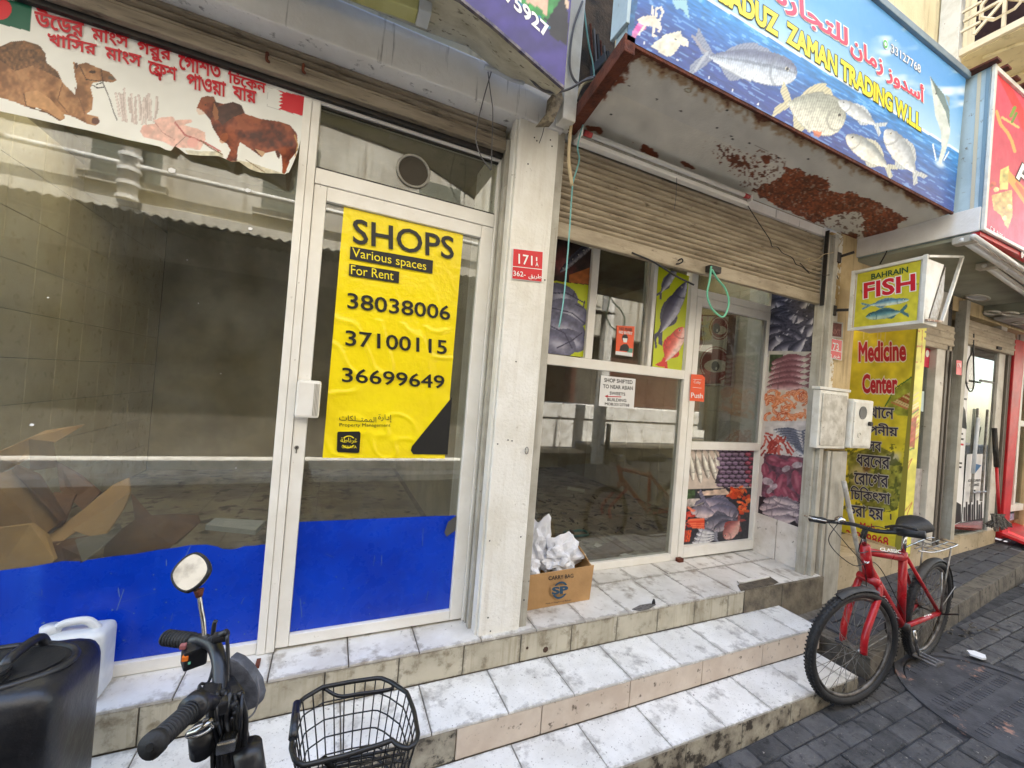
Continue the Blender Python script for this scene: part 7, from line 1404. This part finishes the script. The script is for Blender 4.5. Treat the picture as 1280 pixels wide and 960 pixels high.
vs = [p_ for r_ in rings for p_ in r_]; sh.add(vs, [(j * n_ + k, j * n_ + (k + 1) % n_, (j + 1) * n_ + (k + 1) % n_, (j + 1) * n_ + k) for j in range(4) for k in range(n_)] + [tuple(4 * n_ + k for k in range(n_))]); sh.put('mirror_shell', BLKP, scr, smooth=True)
MB().add(diam(.057, .0015), [tuple(range(n_))]).put('mirror_glass', MIRR, scr)
MB().tube(diam(.060, .0), .0026, 6, close=True).put('mirror_rim', BLK, scr, smooth=True)
# head: display plate, stem, cables, fork, horn ring
blk('head_clamp', V(278, 876, .99), .022, .03, .018, rot=.3, bev=.008); blk('head_clamp', V(262, 872, .98), .018, .03, .014, bev=.006)
blk('clamp_wing', V(290, 864, 1.0), .012, .035, .014, rot=.5, bev=.005); blk('clamp_bolt_block', V(272, 884, .94), .016, .012, .012, rot=.3, bev=.004)
rq = random.Random(4)
for i in range(16):
    u_, v_ = rq.uniform(258, 298), rq.uniform(866, 905); c_ = V(u_, v_, rq.uniform(.93, .99)); S('clutter_bolt', [c_, c_ + Vector((rq.uniform(-.02, .02), -.012, rq.uniform(.0, .014)))], rq.choice([.004, .005, .007]), rq.choice([BLKP, BLK, BLK, STEEL]), 8, 0)
for i in range(7):
    u_ = 256 + i * 6; S('cable', [V(u_ - 6, 860, 1.0), V(u_ + rq.uniform(-3, 6), 878, .955), V(u_ + rq.uniform(0, 9), 905, .95), V(u_ + rq.uniform(2, 14), 950, .965), V(u_ + rq.uniform(4, 16), 990, .98)], .0042, rq.choice([BLK, BLKP, WIREB]), 7)
S('stem', [V(282, 890, .98), V(286, 930, 1.0), V(290, 990, 1.02)], [.045, .05, .05], BLKP, 14, 0) if False else S('stem', [V(278, 880, .98), V(284, 920, .99), Vector((-.06, 1.0, .55)), Vector((.02, 1.0, .2))], .034)
MB().prism([V(a, b, 1.03) for a, b in ((286, 822), (297, 827), (309, 838), (320, 855), (324, 872), (321, 884), (310, 889), (300, 886), (292, 878), (286, 860))], (.012, .02, 0)).put('lamp_shield', mat('scuffed grey plastic', (92, 94, 102), (66, 68, 76), 30, .4, .6, rough=.5, bump=.2), scr, bev=.004)
S('chrome_band', [V(235, 918, .90), V(246, 914, .89), V(256, 907, .89), V(264, 900, .90)], .006, CHRO, 10); S('chrome_ring', [V(236 + 16 * math.cos(a) * 1. + 14, 913 - 6 * math.sin(a) - math.cos(a) * 6, .93) for a in np.linspace(0, 2 * PI, 20)], .004, CHRO, 8, 2); S('lamp_can', [V(252, 912, .95), V(254, 938, .96)], .026, BLKP, 16, 0)
rg = random.Random(11)
for i in range(9):
    u = 262 + i * 5.2; S('cable', [V(u, 868 + rg.uniform(-6, 6), .96), V(u + rg.uniform(-6, 8), 895, .94 + rg.uniform(-.02, .02)), V(u + rg.uniform(-4, 10), 930, .96), V(u + rg.uniform(-4, 14), 975, .98)], .0045 + .002 * (i % 2), BLKP if i % 3 else BLK, 7)
S('cable', [V(272, 806, 1.08), V(262, 850, 1.03), V(251, 855, 1.0), V(248, 862, .98)], .0035, BLK, 6) ; S('cable', [V(300, 905, .97), V(318, 890, .99), V(324, 865, 1.0), V(321, 845, 1.02)], .0022, GREYC, 6)
blk('small_lamp', V(284, 928, .93), .016, .014, .012, CHRO, .004); S('side_can', [V(310, 935, .95), V(318, 985, .97)], .030, BLKP, 16, 0); S('inner_tube', [V(300, 900, .98), V(308, 940, .98), V(312, 980, .99)], .012, BLK)
S('body_spine', [(-.06, 1.0, .55), (-.3, 1.0, .35), (-.8, 1.0, .36), (-1.1, 1.0, .5)], .045); MB().box(-1.3, -.55, .9, 1.1, .50, .60).put('seat', BLK, scr, bev=.03, seg=4)
for cx in (.10, -1.15):
    MB().tube([(cx + .16 * math.cos(a), 1.0, .195 + .16 * math.sin(a)) for a in np.linspace(0, 2 * PI, 33)[:-1]], .034, 12, close=True).put('tyre', BLK, scr, smooth=True); MB().tube([(cx, .96, .195), (cx, 1.04, .195)], .06, 18).put('wheel_hub', STEEL, scr)
for s in (-1, 1): S('fork_leg', [(-.02, 1.0 + .06 * s, .42), (.10, 1.0 + .06 * s, .195)], .014, STEEL, 8, 0)
# basket
zr = .85
rim = [aZ(u, v, zr) for u, v in ((369, 895), (376, 875), (403, 859), (440, 852), (475, 847), (490, 853), (509, 866), (518, 890), (523, 920), (519, 930), (509, 936), (498, 932), (490, 925), (478, 930), (430, 945), (380, 957), (369, 952), (364, 935))]
rim = [np.array(p_) for p_ in rim]; cen = sum(rim) / len(rim); low = [cen + (p_ - cen) * .74 - np.array([0, 0, .19]) for p_ in rim]
def resamp(L, n_):
    P = [Vector(p_) for p_ in L] + [Vector(L[0])]; d = [0]
    for a, b in zip(P, P[1:]): d.append(d[-1] + (b - a).length)
    out = []
    for k in range(n_):
        t_ = d[-1] * k / n_; j = max(i for i in range(len(d)) if d[i] <= t_); j = min(j, len(P) - 2); out.append(P[j].lerp(P[j + 1], (t_ - d[j]) / max(1e-9, d[j + 1] - d[j])))
    return out
MB().tube(resamp(rim, 60), .0058, 8, close=True).put('basket_rim', WIREB, scr, smooth=True)
N_ = 34; ru, lo_ = resamp(rim, N_), resamp(low, N_)
for k in range(N_): MB().tube([ru[k], lo_[k]], .0019, 5).put('basket_wire', WIREB, scr)
for t_ in (.2, .42, .64, .86): MB().tube([a.lerp(b, t_) for a, b in zip(resamp(rim, 60), resamp(low, 60))], .0020, 5, close=True).put('basket_ring', WIREB, scr, smooth=True)
MB().tube(resamp(low, 60), .004, 6, close=True).put('basket_base_rim', WIREB, scr, smooth=True)
for k in range(1, N_ // 2): MB().tube([lo_[k], lo_[(N_ - k) % N_]], .0018, 5).put('basket_wire', WIREB, scr)
S('basket_handle', [aZ(402, 858, zr), aZ(423, 870, zr - .02), aZ(450, 867, zr - .02), aZ(492, 860, zr - .02), aZ(480, 848, zr)], .0052, WIREB, 8, 4)
hg = [Vector(aZ(371, 879, zr + .004)), Vector(aZ(366, 922, zr + .004))]; S('basket_side_grip', hg, .0115, BLKP, 12, 0)
for a, b in ((400, 950), (415, 972)): S('basket_stay', [aZ(405, 948, zr - .01), aZ(430, 975, zr - .1)], .008, WIREB, 8, 0)
for i in range(3): S('basket_front_bar', [aZ(405 + i * 2, 954 + i * 8, zr - .03 - i * .02), aZ(505, 934 + i * 8, zr - .03 - i * .02)], .004, WIREB, 6, 0)
